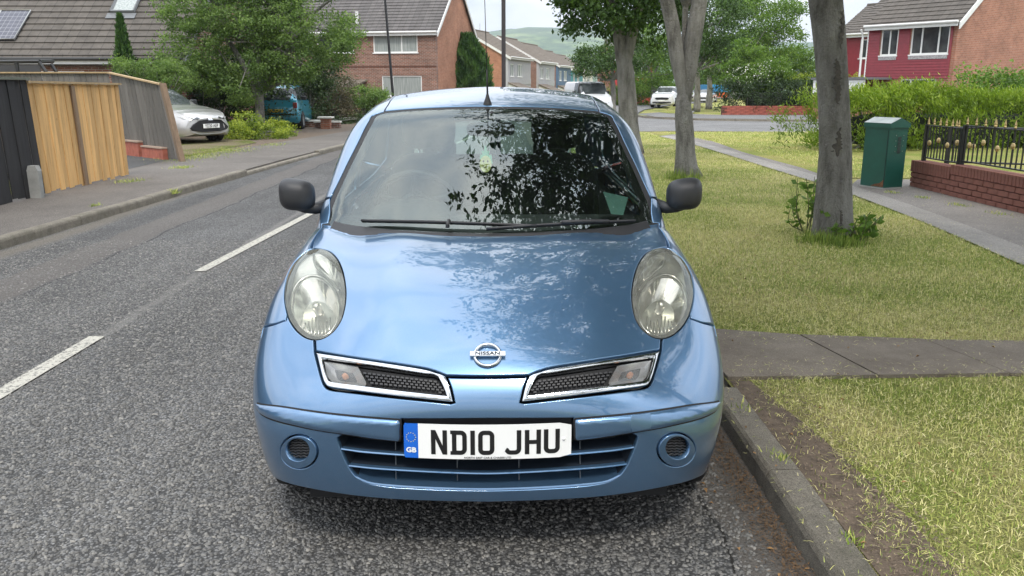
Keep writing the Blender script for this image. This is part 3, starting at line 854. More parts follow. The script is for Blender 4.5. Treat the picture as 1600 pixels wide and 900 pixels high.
# --- badge
bc = trace([(762, 556)])[0]; bn = grad(G, bc[None])[0]; bc[0] = 0
BM = Matrix.Translation(bc + bn * .004) @ Vector(bn).to_track_quat('Z', 'Y').to_matrix().to_4x4()
BM = Matrix.Translation(bc + bn * .005) @ Matrix(((1, 0, 0), (0, bn[2] * -0 + -bn[1] * 0 + bn[2], bn[1]), (0, -bn[1], bn[2]))).transposed().to_4x4() if False else None
zax = Vector(bn); xax = Vector((1, 0, 0)); yax = zax.cross(xax).normalized()
BM = Matrix.Translation(Vector(bc + bn * .004)) @ Matrix((xax, yax, zax)).transposed().to_4x4()
m = MB(); prof = [(.0355, 0), (.0365, .004), (.041, .0075), (.045, .004), (.046, 0)]; m.lathe(prof, 40, BM)
badge = m.build('badge', CHROME, car, 'all')
m = MB(); m.box(-.056, .056, -.0095, .0095, .0035, .0105, BM, .0015); m.build('badge_bar', CHROME, badge)
gtext('NISSAN', .0165, simple('badge_black', (.01, .01, .01), .3), badge, 'badge_lettering', BM @ Matrix.Translation((0, -.0002, .0109)), .0003, sx=1.42, bold=.0006)
# --- greenhouse
CG2 = Az((0, 2.1, .80), (0, -.15, 1.0), G2)
TG = lambda *p: trace(p, G2)
ws_h = path(TG((768, 168.5), (700, 169.5), (640, 172), (607, 175)), TG((607, 175), (595, 177), (587, 181), (582, 190)),
            TG((582, 190), (566, 220), (548, 256), (532, 290), (521, 315), (516, 329)), TG((516, 329), (512, 343), (514, 352), (526, 362)), TG((526, 362), (600, 374), (680, 381), (768, 384)), closed=False)
ws_h[0, 0] = 0; ws_h[-1, 0] = 0
ws = np.concatenate([ws_h, mir(ws_h)[1:-1]])
def insB(loop, d, ch=None): ch = ch or CB; q = orient(ch.fwd(loop)); return ch.inv(inset(q, d / ch.scale))
insG = lambda l, d: insB(l, d, CG2)
glass = panel('windscreen', CG2, ws, GLASS, car, h=.05, gap=.002, rad=.001, lip=.005, base=-.004)
panel('windscreen_frit', CG2, insG(ws, .002), simple('black_frit', (.012, .012, .013), .5), glass, holes=[insG(ws, .038)], h=.03, gap=0, rad=.0005, lip=.001, base=-.009)
panel('windscreen_seal', CG2, insG(ws, -.026), RUBBER, car, holes=[insG(ws, .003)], h=.02, gap=0, rad=.002, lip=.012, base=-.004)
# roof ditch and roof skin
rf_front = T_((768, 166), (700, 167), (640, 170), (600, 173.5))
rf_side = np.concatenate([T_((600, 173.5), (607, 161), (617, 148)), on(CB, (-.535, 2.1, 1.50), (-.52, 2.6, 1.50), (-.49, 3.1, 1.45), (-.47, 3.3, 1.41))])
rf_rear = on(CB, (-.47, 3.3, 1.41), (-.25, 3.33, 1.425), (0, 3.34, 1.43))
rf_h = path(rf_front, rf_side, rf_rear, closed=False, step=.02); rf_h[0, 0] = 0; rf_h[-1, 0] = 0
rf = np.concatenate([rf_h, mir(rf_h)[1:-1]])
roof = panel('roof', CB, rf, PAINT, car, h=.05, gap=.004, rad=.004, lip=.012)
panel('roof_ditch', CB, insB(rf, -.02), RUBBER, car, holes=[insB(rf, .02)], h=.04, gap=0, lip=.003, base=-.014)
# side windows (y,z)
def sideloop(pts, ch=None):
    return path(*[np.array([(-.7, a, b) for a, b in s]) for s in pts], step=.02)
sxB = SideX(-1, G2)
def side_loop(segs): q = path(*[np.array([(0, a, b) for a, b in s]) for s in segs], step=.02); return sxB.inv(q[:, 1:3])
fwin = side_loop([[(1.33, 1.055), (1.55, 1.225), (1.75, 1.35), (1.9, 1.405), (2.1, 1.42)], [(2.1, 1.42), (2.13, 1.2), (2.14, 1.0)], [(2.14, 1.0), (1.8, .99), (1.35, .985)], [(1.35, .985), (1.3, 1.0), (1.33, 1.055)]])
rwin = side_loop([[(2.2, 1.42), (2.5, 1.425), (2.8, 1.39), (2.98, 1.33)], [(2.98, 1.33), (3.1, 1.2), (3.13, 1.08)], [(3.13, 1.08), (2.8, 1.02), (2.24, 1.0)], [(2.24, 1.0), (2.22, 1.2), (2.2, 1.42)]])
bw_ = path(np.array([(-.46, 3.42, 1.34), (-.2, 3.42, 1.37), (0, 3.42, 1.375)]), step=.02, closed=False)
def rear_pt(pts):
    q = np.array(pts, float); return march(G, np.stack([q[:, 0], np.full(len(q), 2.2), q[:, 1]], 1), np.tile([0., 1., 0.], (len(q), 1)), .1, 2.0)
rw = rear_pt(path(np.array([(0, 1.33, 0), (-.3, 1.325, 0), (-.46, 1.30, 0)]), np.array([(-.46, 1.30, 0), (-.54, 1.2, 0), (-.57, 1.08, 0)]), np.array([(-.57, 1.08, 0), (-.3, 1.05, 0), (0, 1.045, 0)]), closed=False, step=.02)[:, :2])
rw[0, 0] = 0; rw[-1, 0] = 0
rwl = np.concatenate([rw, mir(rw)[1:-1]])
belt = side_loop([[(1.17, .985), (1.3, .96), (1.8, .955), (2.5, .965), (3.2, .99), (3.42, 1.0)]] )[:-1] if False else None
b1 = T_((515.5, 308), (497, 309)); bb = sxB.inv(np.array([(1.36, .965), (1.8, .955), (2.5, .965), (3.2, .99), (3.45, 1.0)]))
b1 = np.concatenate([b1, on(CB, (-.765, 1.27, 1.01))])
brear = rear_pt([(-.62, .985), (-.3, .975), (0, .972)])
outl = path(np.concatenate([T_((768, 167), (640, 171), (600, 174.2)), ])[::1], T_((600, 174.2), (588, 177.5), (581, 180.5), (577, 188)), T_((577, 188), (560, 221), (543, 254), (527, 287), (516, 308)), b1,
            np.concatenate([b1[-1:], bb, brear]), closed=False, step=.02)
outl[0, 0] = 0; outl[-1, 0] = 0
rfo = insB(rf, -.001)
# pillar/side shell: one side at a time, from the roof ditch down to the belt
rs = rf_h[np.argmin(np.linalg.norm(rf_h - rf_side[0], axis=1)):]
shell = path(T_((600, 174.2), (588, 177.5), (581, 180.5), (577, 188)), T_((577, 188), (560, 221), (543, 254), (527, 287), (516, 308)), b1, np.concatenate([b1[-1:], bb, brear]), closed=False, step=.02)
shell[-1, 0] = 0
shell = np.concatenate([shell, rs[::-1]])
shell[np.abs(shell[:, 0]) < 1e-3, 0] = -.0005
rwh = rear_pt(path(np.array([(-.04, 1.33, 0), (-.3, 1.325, 0), (-.46, 1.30, 0)]), np.array([(-.46, 1.30, 0), (-.54, 1.2, 0), (-.57, 1.08, 0)]), np.array([(-.57, 1.08, 0), (-.3, 1.05, 0), (-.04, 1.045, 0)]), np.array([(-.04, 1.045, 0), (-.04, 1.33, 0)]), closed=True, step=.02)[:, :2])
panel('side_frame', CB, shell, PAINT, car, holes=[fwin, rwin, rwh], h=.03, gap=.0005, lip=.015, mirror=True)
for lp, nm in ((fwin, 'front_door_window'), (rwin, 'rear_door_window')):
    panel(nm, CB, lp, SIDEGLASS, car, h=.08, gap=.001, lip=.002, rad=.001, base=-.008, mirror=True)
rwg = rear_pt(np.stack([rwl[:, 0], rwl[:, 2]], 1))
panel('rear_window', CB, rwg, SIDEGLASS, car, h=.08, gap=.001, lip=.002, rad=.001, base=-.010)
# --- doors, sills, rear
def sidepanel(nm, segs, h=.05, holes=(), **k):
    q = path(*[np.array([(0, a, b) for a, b in s]) for s in segs], step=.025); q = sx.inv(q[:, 1:3])
    return panel(nm, sx, q, PAINT, car, holes=holes, h=h, mirror=True, **k)
bl = lambda y: .962 + .012 * (y - 1.3)
sidepanel('front_door', [[(1.25, .985), (1.36, .963), (1.8, .955), (2.16, .958)], [(2.16, .958), (2.17, .6), (2.15, .26)], [(2.15, .26), (1.7, .255), (1.2, .255)], [(1.2, .255), (1.24, .6), (1.26, .8), (1.25, .985)]])
sidepanel('rear_door', [[(2.17, .958), (2.5, .965), (3.0, .982)], [(3.0, .982), (3.02, .8), (2.93, .68)], [(2.93, .68), (2.82, .60), (2.77, .45), (2.74, .26)], [(2.74, .26), (2.4, .26), (2.16, .26)], [(2.16, .26), (2.18, .6), (2.17, .958)]])
ra = [(3.145 - .335 * math.cos(R(a)), .285 + .335 * math.sin(R(a))) for a in range(5, 176, 10)]
sidepanel('rear_quarter', [[(3.0, .982), (3.2, .99), (3.45, 1.0)], [(3.45, 1.0), (3.5, .8), (3.48, .62), (3.5, .4), (3.5, .24)], ra[::-1], [ra[0], (2.76, .26)], [(2.76, .26), (2.79, .45), (2.84, .6), (2.95, .69), (3.03, .8), (3.0, .982)]])
sidepanel('sill', [[(1.06, .25), (2.0, .25), (2.8, .255)], [(2.8, .255), (2.8, .19)], [(2.8, .19), (1.07, .19)], [(1.07, .19), (1.06, .25)]], gap=.001)
CR = Az((0, 2.9, .62), (0, 1, .1))
rear_o = lambda pts: CR.inv(CR.fwd(np.array(pts, float)))
rb = path(rear_o([(0, 3.7, .62), (-.5, 3.66, .62), (-.76, 3.5, .62), (-.8, 3.48, .61)]), rear_o([(-.8, 3.48, .61), (-.8, 3.5, .4), (-.78, 3.49, .24)]), rear_o([(-.78, 3.49, .24), (-.5, 3.66, .22), (0, 3.7, .22)]), closed=False, step=.03)
rb[0, 0] = 0; rb[-1, 0] = 0
panel('rear_bumper', CR, np.concatenate([rb, mir(rb)[1:-1]]), PAINT, car, h=.06)
rt = path(rear_o([(0, 3.6, .985), (-.4, 3.6, .99), (-.62, 3.5, .995)]), rear_o([(-.62, 3.5, .995), (-.62, 3.6, .8), (-.60, 3.62, .63)]), rear_o([(-.60, 3.62, .63), (-.3, 3.7, .63), (0, 3.7, .63)]), closed=False, step=.03)
rt[0, 0] = 0; rt[-1, 0] = 0
panel('tailgate', CR, np.concatenate([rt, mir(rt)[1:-1]]), PAINT, car, h=.06)
tl = path(rear_o([(-.63, 3.5, .99), (-.72, 3.45, .99)]), rear_o([(-.72, 3.45, .99), (-.77, 3.47, .8), (-.78, 3.48, .64)]), rear_o([(-.78, 3.48, .64), (-.61, 3.6, .635)]), rear_o([(-.61, 3.6, .635), (-.63, 3.6, .8), (-.63, 3.5, .99)]), step=.03)
panel('tail_light', CR, tl, simple('red_lens', (.35, .01, .01), .15), car, h=.05, mirror=True)
# --- underbody and inner shell (keeps daylight from leaking through)
m = MB(); m.box(-.60, .60, .16, 3.5, .20, .26); m.box(-.52, .52, .20, .95, .26, .58); m.box(-.72, .72, 1.1, 2.7, .20, .27)
m.build('underbody', BLACK, car)
for sgn in (-1, 1):
    for wy in (.715, 3.145):
        arc = [(wy + .355 * math.cos(R(a)), .30 + .355 * math.sin(R(a))) for a in range(-8, 189, 14)]; nA = len(arc)
        mesh_obj('wheel_arch_liner', [(sgn * .52, a, b) for a, b in arc] + [(sgn * .79, a, b) for a, b in arc], [[i, i + 1, nA + i + 1, nA + i] for i in range(nA - 1)], BLACK, car)
# --- wheels
TYRE = simple('tyre_rubber', (.018, .018, .019), .75, bump=.3, bscale=120)
RIM = simple('wheel_trim', (.5, .51, .52), .3, .8)
for sgn in (-1, 1):
    for wy in (.715, 3.145):
        MW = Matrix.Translation((sgn * .742, wy, .288)) @ Matrix.Rotation(R(90 * sgn), 4, 'Y')
        m = MB(); m.lathe([(.19, -.075), (.24, -.085), (.272, -.082), (.286, -.070), (.288, -.03), (.284, -.028), (.284, -.022), (.288, -.02), (.288, .02), (.284, .022), (.284, .028), (.288, .03), (.286, .070), (.272, .082), (.24, .085), (.19, .075)], 40, MW)
        w = m.build('wheel', TYRE, car, 'all')
        m = MB(); m.lathe([(.192, -.07), (.192, .06), (.185, .072), (.176, .06), (.17, .03), (.05, .045), (.03, .055), (.001, .055)], 32, MW); m.build('rim', RIM, w, 'all')
        m = MB()
        for k in range(7):
            a = 2 * math.pi * k / 7
            m.tube([MW @ Vector((.04 * math.cos(a), .04 * math.sin(a), .055)), MW @ Vector((.17 * math.cos(a), .17 * math.sin(a), .062))], .014, 6)
        m.build('spokes', RIM, w)
# --- cowl and wipers
def bothG(px):
    h_ = trace(px, G2); h_[-1, 0] = 0; return spl(np.concatenate([h_, mir(h_)[1:]]), False, .02)
up_ = bothG([(522, 345), (540, 350), (600, 357.5), (680, 362.5), (762, 364.5)]); dn_ = bothG([(512, 364), (540, 372), (600, 380), (680, 386), (762, 388)])
panel('cowl_panel', CG2, np.concatenate([up_, dn_[::-1]]), BLACKPL, car, h=.03, gap=0, lip=.004, base=.002)
def wiper(px0, px1, pv):
    q = trace([px0, ((px0[0] + px1[0]) / 2, (px0[1] + px1[1]) / 2 - 1.2), px1], G2); N = grad(G2, q); q = spl(q + N * .022, False, .03)
    m = MB(); m.tube(q, .0055, 6); m.box(-.001, .001, 0, 0, 0, 0) if False else None
    w = m.build('wiper', BLACKPL, car, 'all')
    q2 = spl(trace([px0, ((px0[0] + px1[0]) / 2, (px0[1] + px1[1]) / 2 - 1.2), px1], G2) , False, .03); q2 = q2 + grad(G2, q2) * .008
    V = np.concatenate([q2, q2 + grad(G2, q2) * .012]); n = len(q2)
    mesh_obj('wiper_blade', V, [[i, i + 1, n + i + 1, n + i] for i in range(n - 1)], RUBBER, w)
    a = trace([pv, (pv[0] * .5 + .5 * (px0[0] + px1[0]) / 2, pv[1] * .5 + .5 * ((px0[1] + px1[1]) / 2) + 1), ((px0[0] + px1[0]) / 2, (px0[1] + px1[1]) / 2 - 1.2)], G2); a = a + grad(G2, a) * np.array([[.02], [.034], [.03]])
    m = MB(); m.tube(spl(a, False, .03), .009, 6); m.build('wiper_arm', BLACKPL, w, 'all')
wiper((567, 350), (838, 358.5), (700, 361)); wiper((760, 363), (990, 350), (948, 351))
# --- aerial
ab = trace([(767, 163)])[0]; ab[0] = -.02
m = MB(); m.lathe([(.021, -.002), (.019, .006), (.010, .03), (.006, .045), (.005, .05)], 16, Matrix.Translation(ab)); ar = m.build('aerial', RUBBER, car, 'all')
m = MB(); m.tube([ab + [0, 0, .04], ab + [-.002, -.01, .16]], [.005, .0035], 8); m.tube([ab + [-.002, -.01, .15], ab + [-.012, -.08, .62]], [.0022, .0015], 6); m.build('aerial_mast', RUBBER, ar, 'all')
# --- door mirrors
for sgn in (-1, 1):
    c = Vector((sgn * .838, 1.20, 1.092))
    bm = bmesh.new(); bmesh.ops.create_icosphere(bm, subdivisions=4, radius=1)
    for v in bm.verts:
        p = v.co; 
        x = math.copysign(abs(p.x) ** .62, p.x) ; z = math.copysign(abs(p.z) ** .66, p.z); y = p.y
        s = x * sgn          # outboard positive
        wz = .068 * (1 + .05 * s)
        yy = y * .062 if y < 0 else math.copysign(abs(y) ** .4, y) * .03
        yy -= .012 * (1 - s * s)
        v.co = Vector((x * .076, yy + .02 * (s < 0) * s * s * 0, z * wz + .006 * s - .004))
    me = bpy.data.meshes.new('door_mirror'); bm.to_mesh(me); bm.free(); me.materials.append(BLACKPL)
    me.polygons.foreach_set('use_smooth', np.ones(len(me.polygons), dtype=bool)); me.transform(Matrix.Translation(c))
    dm = link(bpy.data.objects.new('door_mirror', me), car)
    m = MB(); m.tube([c + Vector((sgn * .035, .01, -.050)), c + Vector((-sgn * .03, .0, -.064)), c + Vector((-sgn * .07, .02, -.068)), c + Vector((-sgn * .11, .05, -.06))], [.016, .022, .026, .03], 10)
    m.build('mirror_arm', BLACKPL, dm, 'all')
    m = MB(); m.box(-.045, .045, .031, .034, -.04, .04, Matrix.Translation(c), .001); m.build('mirror_glass', CHROME, dm)
# --- door handles
for sgn in (-1, 1):
    for y in (2.02, 2.86):
        q = SideX(sgn).inv(np.array([(y - .09, .86), (y, .865), (y + .09, .86)])); q = q + np.array([[sgn * .004], [sgn * .03], [sgn * .004]]) * [1, 0, 0]
        m = MB(); m.tube(spl(q, False, .03), .012, 8); m.build('door_handle', BLACKPL, car, 'all')
# --- interior
m = MB(); prof = [(.98, .70), (.99, .915), (1.08, .965), (1.22, .985), (1.36, .975), (1.42, .93), (1.43, .80), (1.5, .62), (1.3, .60)]
m.prism([(a, b) for a, b in prof], -.66, .66, 'x'); dash = m.build('dashboard', DASHM, car, 'all')
m = MB(); cow = [(-.20 * math.cos(R(a)), .075 * math.sin(R(a))) for a in range(0, 181, 15)]
for k, (yy, sc) in enumerate(((1.16, .55), (1.28, .9), (1.40, 1.0))):
    pass
V = []; Fc = []
for yy, sc, dz in ((1.10, .3, 0), (1.22, .85, .0), (1.40, 1.0, .0), (1.41, .95, -.02)):
    V += [(-.36 + a * sc, yy, .972 + dz + b * sc) for a, b in cow]
n = len(cow)
for r_ in range(3): Fc += [[r_ * n + i, r_ * n + i + 1, (r_ + 1) * n + i + 1, (r_ + 1) * n + i] for i in range(n - 1)]
mesh_obj('instrument_hood', V, Fc, DASHM, dash, True)
SWM = Matrix.Translation((-.36, 1.56, .99)) @ Matrix.Rotation(R(-62), 4, 'X')
m = MB(); ring = [(.185 * math.cos(a), .185 * math.sin(a), 0) for a in np.linspace(0, 2 * math.pi, 33)]; m.tube([SWM @ Vector(p) for p in ring], .014, 10, False)
sw = m.build('steering_wheel', BLACKPL, car, 'all')
m = MB(); m.lathe([(.001, .03), (.05, .028), (.075, .01), (.07, -.02)], 20, SWM)
for a in (R(200), R(340), R(270)): m.tube([SWM @ Vector((.05 * math.cos(a), .05 * math.sin(a), 0)), SWM @ Vector((.18 * math.cos(a), .18 * math.sin(a), 0))], .014, 6)
m.build('steering_hub', BLACKPL, sw, 'all')
def rbox(name, mat, parent, sx_, sy_, sz_, M, e=.45):
    bm = bmesh.new(); bmesh.ops.create_icosphere(bm, subdivisions=3, radius=1)
    for v in bm.verts:
        v.co = Vector([math.copysign(abs(q) ** e, q) * s_ for q, s_ in zip(v.co, (sx_, sy_, sz_))])
    me = bpy.data.meshes.new(name); bm.to_mesh(me); bm.free(); me.transform(M); me.materials.append(mat)
    me.polygons.foreach_set('use_smooth', np.ones(len(me.polygons), dtype=bool))
    return link(bpy.data.objects.new(name, me), parent)
for sx0 in (-.36, .36):
    st = rbox('front_seat', FABRIC, car, .25, .26, .09, Matrix.Translation((sx0, 1.95, .58)))
    rbox('seat_back', FABRIC, st, .235, .075, .33, Matrix.Translation((sx0, 2.25, .86)) @ Matrix.Rotation(R(-14), 4, 'X'), .55)
    rbox('headrest', FABRIC, st, .15, .055, .115, Matrix.Translation((sx0, 2.32, 1.315)) @ Matrix.Rotation(R(-8), 4, 'X'), .6)
    for q in (-.055, .055):
        m = MB(); m.tube([(sx0 + q, 2.30, 1.10), (sx0 + q, 2.315, 1.24)], .007, 8); m.build('headrest_post', CHROME, st, 'all')
rs_ = rbox('rear_seat', FABRIC, car, .58, .09, .30, Matrix.Translation((0, 3.02, .82)) @ Matrix.Rotation(R(-18), 4, 'X'), .4)
for q in (-.36, .36): rbox('headrest', FABRIC, rs_, .11, .045, .07, Matrix.Translation((q, 3.10, 1.14)), .55)
m = MB(); m.box(-.66, .66, 1.3, 3.3, .30, .36); m.box(-.70, -.66, 1.3, 3.2, .36, .93); m.box(.66, .70, 1.3, 3.2, .36, .93); m.box(-.74, -.54, 3.18, 3.24, .3, 1.0); m.box(.54, .74, 3.18, 3.24, .3, 1.0); m.build('cabin_trim', DASHM, car)
mir_ = rbox('interior_mirror', BLACKPL, car, .115, .018, .034, Matrix.Translation((-.005, 1.60, 1.345)) @ Matrix.Rotation(R(6), 4, 'Z'), .5)
m = MB(); m.tube([(0, 1.60, 1.36), (0, 1.57, 1.40), (0, 1.55, 1.425)], .010, 8); m.build('mirror_stalk', BLACKPL, mir_, 'all')
for sgn in (-1, 1): rbox('sun_visor', simple('visor_cloth', (.30, .30, .29), .8), car, .20, .09, .008, Matrix.Translation((sgn * .28, 1.72, 1.435)) @ Matrix.Rotation(R(12), 4, 'X'), .5)
hl = panel('headlining', CB, insB(rf, .01), simple('headlining_cloth', (.35, .35, .33), .9), car, h=.12, base=-.03, gap=0, lip=.001)
# paper permit behind the screen
pp = trace([(944, 294), (984, 303), (976, 331), (957, 329)], G2); pp = pp - grad(G2, pp) * .02
mesh_obj('paper_permit', pp, [[0, 1, 2, 3]], simple('permit_paper', (.12, .22, .2), .6), car)
# hanging air freshener: a thing of its own
fr = empty('air_freshener', (-.03, 1.56, 1.19)); tag(fr, 'yellow oval air freshener with jagged green top behind the windscreen', 'air freshener')
YG = simple('freshener_yellow', (.85, .80, .32), .5, var=.05); GG = simple('freshener_green', (.25, .68, .48), .5)
ov = [(.028 * math.cos(a), -.005 + .039 * math.sin(a)) for a in np.linspace(0, 2 * math.pi, 25)[:-1]]
m = MB(); m.prism(ov, -.002, .002, 'y'); m.build('freshener_card', YG, fr)
gt = [(-.028, .018), (-.024, .040), (-.015, .038), (-.018, .056), (-.008, .055), (-.003, .080), (.003, .080), (.008, .056), (.019, .055), (.015, .038), (.028, .038), (.030, .010), (.034, -.004), (.026, .0)]
m = MB(); m.prism(gt, .0025, .0045, 'y'); m.build('freshener_top', GG, fr)
m = MB()
for ex in (-.010, .010): m.prism([(ex + .0045 * math.cos(a), .008 + .005 * math.sin(a)) for a in np.linspace(0, 6.28, 11)[:-1]], -.0030, -.0022, 'y')
m.tube([(-.013, -.0026, -.012), (-.006, -.0026, -.020), (.004, -.0026, -.021), (.013, -.0026, -.011)], .0014, 5)
m.build('freshener_print', simple('freshener_dark', (.10, .08, .02), .6), fr)
m = MB(); m.tube([(0, .003, .078), (.005, -.012, .15)], .0008, 5); m.build('freshener_string', BLACK, fr)
# ------------------------------------------------------------------ GROUND
def GP(px, py, z=0.0):               # ground point of a measured photo point
    d = pxdir([(px, py)])[0]; t = (z - CAM[2]) / d[2]; q = CAM + d * t
    return (float(q[0]), float(q[1]))
def PL(px, py, y):                   # point of a measured photo point in the plane Y = y
    d = pxdir([(px, py)])[0]; t = (y - CAM[1]) / d[1]; q = CAM + d * t
    return tuple(float(a) for a in q)
def PX(px, py, x):
    d = pxdir([(px, py)])[0]; t = (x - CAM[0]) / d[0]; q = CAM + d * t
    return tuple(float(a) for a in q)
def shift(y): return .002 * max(y, 0) ** 2
KZ = .09                              # height of pavements and verge above the road
def flat(name, poly, z, mat, parent=None, kind='structure', dz=None):
    if dz:                            # slab with sides
        m = MB(); m.prism(poly, z - dz, z, 'z'); o = m.build(name, mat, parent)
    else:
        a = sum(poly[i][0] * poly[(i + 1) % len(poly)][1] - poly[(i + 1) % len(poly)][0] * poly[i][1] for i in range(len(poly)))
        if a < 0: poly = poly[::-1]
        o = mesh_obj(name, [(x, y, z) for x, y in poly], [list(range(len(poly)))], mat, parent)
    if kind and parent is None: o['kind'] = kind
    return o
def asphalt(name, stone=.165, dark=.045, sc=88, tint=(1.0, .985, .96), road=False, bumpd=.012):
    t = NT(name)
    v = t.n('ShaderNodeTexVoronoi', feature='F1'); v.inputs['Scale'].default_value = sc
    wv = t.noise(9, 2)
    mpv = t.n('ShaderNodeVectorMath', operation='ADD'); t.l(t.coord(), mpv.inputs[0])
    t.l(t.n('ShaderNodeVectorMath', operation='SCALE').outputs[0], mpv.inputs[1]) if False else None
    t.l(mpv.outputs[0], v.inputs['Vector'])
    cell = t.n('ShaderNodeSeparateColor'); t.l(v.outputs['Color'], cell.inputs[0])
    tn = np.array(tint)
    stonec = t.ramp(cell.outputs[0], [(0.0, tn * stone * .62), (.5, tn * stone), (1.0, tn * stone * 1.45)])
    edge = t.ramp(v.outputs['Distance'], [(.30, 0.0), (.62, 1.0)])
    big = t.ramp(t.noise(.55, 6, .65), [(.35, .78), (.65, 1.16)])
    c = t.mix(edge, stonec, tuple(tn * dark))
    c = t.mix(1.0, c, big, 'MULTIPLY')
    c = t.mix(t.ramp(t.noise(3.1, 5, .7), [(.52, 0.0), (.75, .30)]), c, (.075, .065, .055))
    if road:
        sx_ = t.n('ShaderNodeSeparateXYZ'); t.l(t.coord(), sx_.inputs[0])
        nx = t.math('ADD', sx_.outputs[0], t.math('MULTIPLY', t.noise(1.2, 3), .22))
        def band(a, b, w=.03):
            lo = t.math('SMOOTH_MIN', 1, 1) if False else t.ramp(t.math('MULTIPLY', t.math('SUBTRACT', nx, a), 1 / w), [(0, 0.0), (1, 1.0)])
            hi = t.ramp(t.math('MULTIPLY', t.math('SUBTRACT', b, nx), 1 / w), [(0, 0.0), (1, 1.0)])
            return t.mix(1.0, lo, hi, 'MULTIPLY')
        c = t.mix(1.0, c, t.ramp(t.noise(1.0, 4, .6, t.map((1.6, .07, 1))), [(.38, .80), (.62, 1.14)]), 'MULTIPLY')
        c = t.mix(t.ramp(t.noise(.9, 6, .75), [(.60, 0.0), (.68, .35)]), c, (.045, .042, .04))
        c = t.mix(t.math('MULTIPLY', band(-3.98, -3.50), .55), c, (.115, .10, .088))
        c = t.mix(t.math('MULTIPLY', band(-3.50, -3.47, .01), .8), c, (.022, .021, .02))
        c = t.mix(t.math('MULTIPLY', band(-2.46, -2.34, .04), .45), c, (.21, .20, .185))
        c = t.mix(t.math('MULTIPLY', band(-4.75, -4.35, .15), .5), c, (.16, .135, .10))
        c = t.mix(band(.93, 1.6, .02), c, t.ramp(t.noise(40, 6, .7), [(.3, (.07, .062, .055)), (.7, (.13, .118, .104))]))
        c = t.mix(band(.905, .925, .006), c, (.015, .014, .012))
    h = t.math('SUBTRACT', 1.0, v.outputs['Distance'])
    t.set(Base_Color=c, Roughness=.82)
    t.b.inputs['Specular IOR Level'].default_value = .35
    t.bump(t.math('ADD', h, t.noise(160, 2)), .6, bumpd)
    return t.m
ROAD = asphalt('road_asphalt', road=True)
PAVE = asphalt('pavement_asphalt', .17, .08, 130, (1.10, .98, .86), bumpd=.004)
SROAD = asphalt('side_road_asphalt', .21, .12, 60, (1.0, .985, .96), bumpd=.004)
def soil_grass(name, greens, straws, th=(.42, .60)):
    t = NT(name)
    a = t.noise(.7, 5, .6); b = t.noise(26, 4, .7); s = t.noise(120, 3, .7, t.map((1, 1, 1)))
    g = t.ramp(b, [(.3, greens[0]), (.7, greens[1])]); w = t.ramp(b, [(.3, straws[0]), (.7, straws[1])])
    c = t.mix(t.ramp(a, [(th[0], 0.0), (th[1], 1.0)]), g, w)
    c = t.mix(t.ramp(s, [(.3, .0), (.6, 1.0)]), (.05, .045, .025), c)
    t.set(Base_Color=c, Roughness=.95); t.b.inputs['Specular IOR Level'].default_value = .15
    t.bump(t.math('ADD', s, b), .9, .02)
    return t.m
TURF = soil_grass('mown_turf', ((.19, .23, .045), (.32, .37, .075)), ((.42, .38, .14), (.58, .52, .23)))
TURF2 = soil_grass('far_turf', ((.20, .26, .05), (.30, .34, .07)), ((.34, .32, .09), (.44, .40, .14)))
DIRT = simple('bare_soil', (.115, .085, .06), .95, var=.35, scale=14, bump=.9, bscale=90)
KERB = NT('kerb_concrete'); _a = KERB.noise(5, 6, .75); _b = KERB.noise(240, 3, .7); _s = KERB.noise(1.3, 6, .7)
_k = KERB.ramp(_a, [(.32, (.17, .150, .118)), (.5, (.27, .24, .19)), (.7, (.34, .305, .245))])
_k = KERB.mix(KERB.ramp(_b, [(.40, .75), (.56, 0.0)]), _k, (.07, .065, .055)); _k = KERB.mix(KERB.ramp(_s, [(.55, 0.0), (.72, .6)]), _k, (.09, .085, .055))
KERB.set(Base_Color=_k, Roughness=.92); KERB.bump(KERB.math('ADD', _b, KERB.noise(30, 5, .7)), 1.0, .008); KERB = KERB.m
SLAB = NT('slab_concrete'); _a = SLAB.noise(3.2, 7, .75); _b = SLAB.noise(180, 3, .7)
_k = SLAB.ramp(_a, [(.30, (.13, .103, .077)), (.52, (.20, .166, .128)), (.72, (.26, .22, .172))]); _k = SLAB.mix(SLAB.ramp(_b, [(.38, .5), (.55, 0.0)]), _k, (.05, .045, .04))
_v = SLAB.noise(9, 6, .8); _k = SLAB.mix(SLAB.ramp(_v, [(.62, 0.0), (.72, .45)]), _k, (.26, .24, .20))
SLAB.set(Base_Color=_k, Roughness=.9); SLAB.bump(_b, .8, .005); SLAB = SLAB.m
LINE = NT('road_marking'); _c = LINE.noise(55, 6, .75)
LINE.set(Base_Color=LINE.ramp(_c, [(.42, (.13, .125, .115)), (.50, (.44, .42, .36))]), Roughness=.75); LINE.bump(LINE.noise(150, 3), .8, .006); LINE = LINE.m

# land beneath and around, dropping away into the valley
def land():
    xs = np.concatenate([np.linspace(-4000, -300, 14), np.linspace(-250, 250, 21), np.linspace(300, 4000, 14)])
    ys = np.concatenate([np.linspace(-400, 100, 11), np.linspace(140, 900, 10), np.linspace(1000, 4600, 24)])
    V = []
    for y in ys:
        for x in xs:
            z = -.05 - 55 * float(sstep(130, 900, np.array(y)))
            V.append((x, y, z))
    n = len(xs)
    f = np.array([[j * n + i, j * n + i + 1, (j + 1) * n + i + 1, (j + 1) * n + i] for j in range(len(ys) - 1) for i in range(n - 1)])
    return tag(mesh_obj('ground', V, f, TURF, None, True), kind='structure')
land()
t = NT('far_hillside')
pat = t.noise(.006, 6, .65, t.map((1, 1, 1)))
tw = t.noise(.03, 5, .7)
hc = t.ramp(pat, [(.40, (.035, .075, .03)), (.47, (.05, .095, .04)), (.52, (.11, .17, .06)), (.64, (.17, .22, .09))])
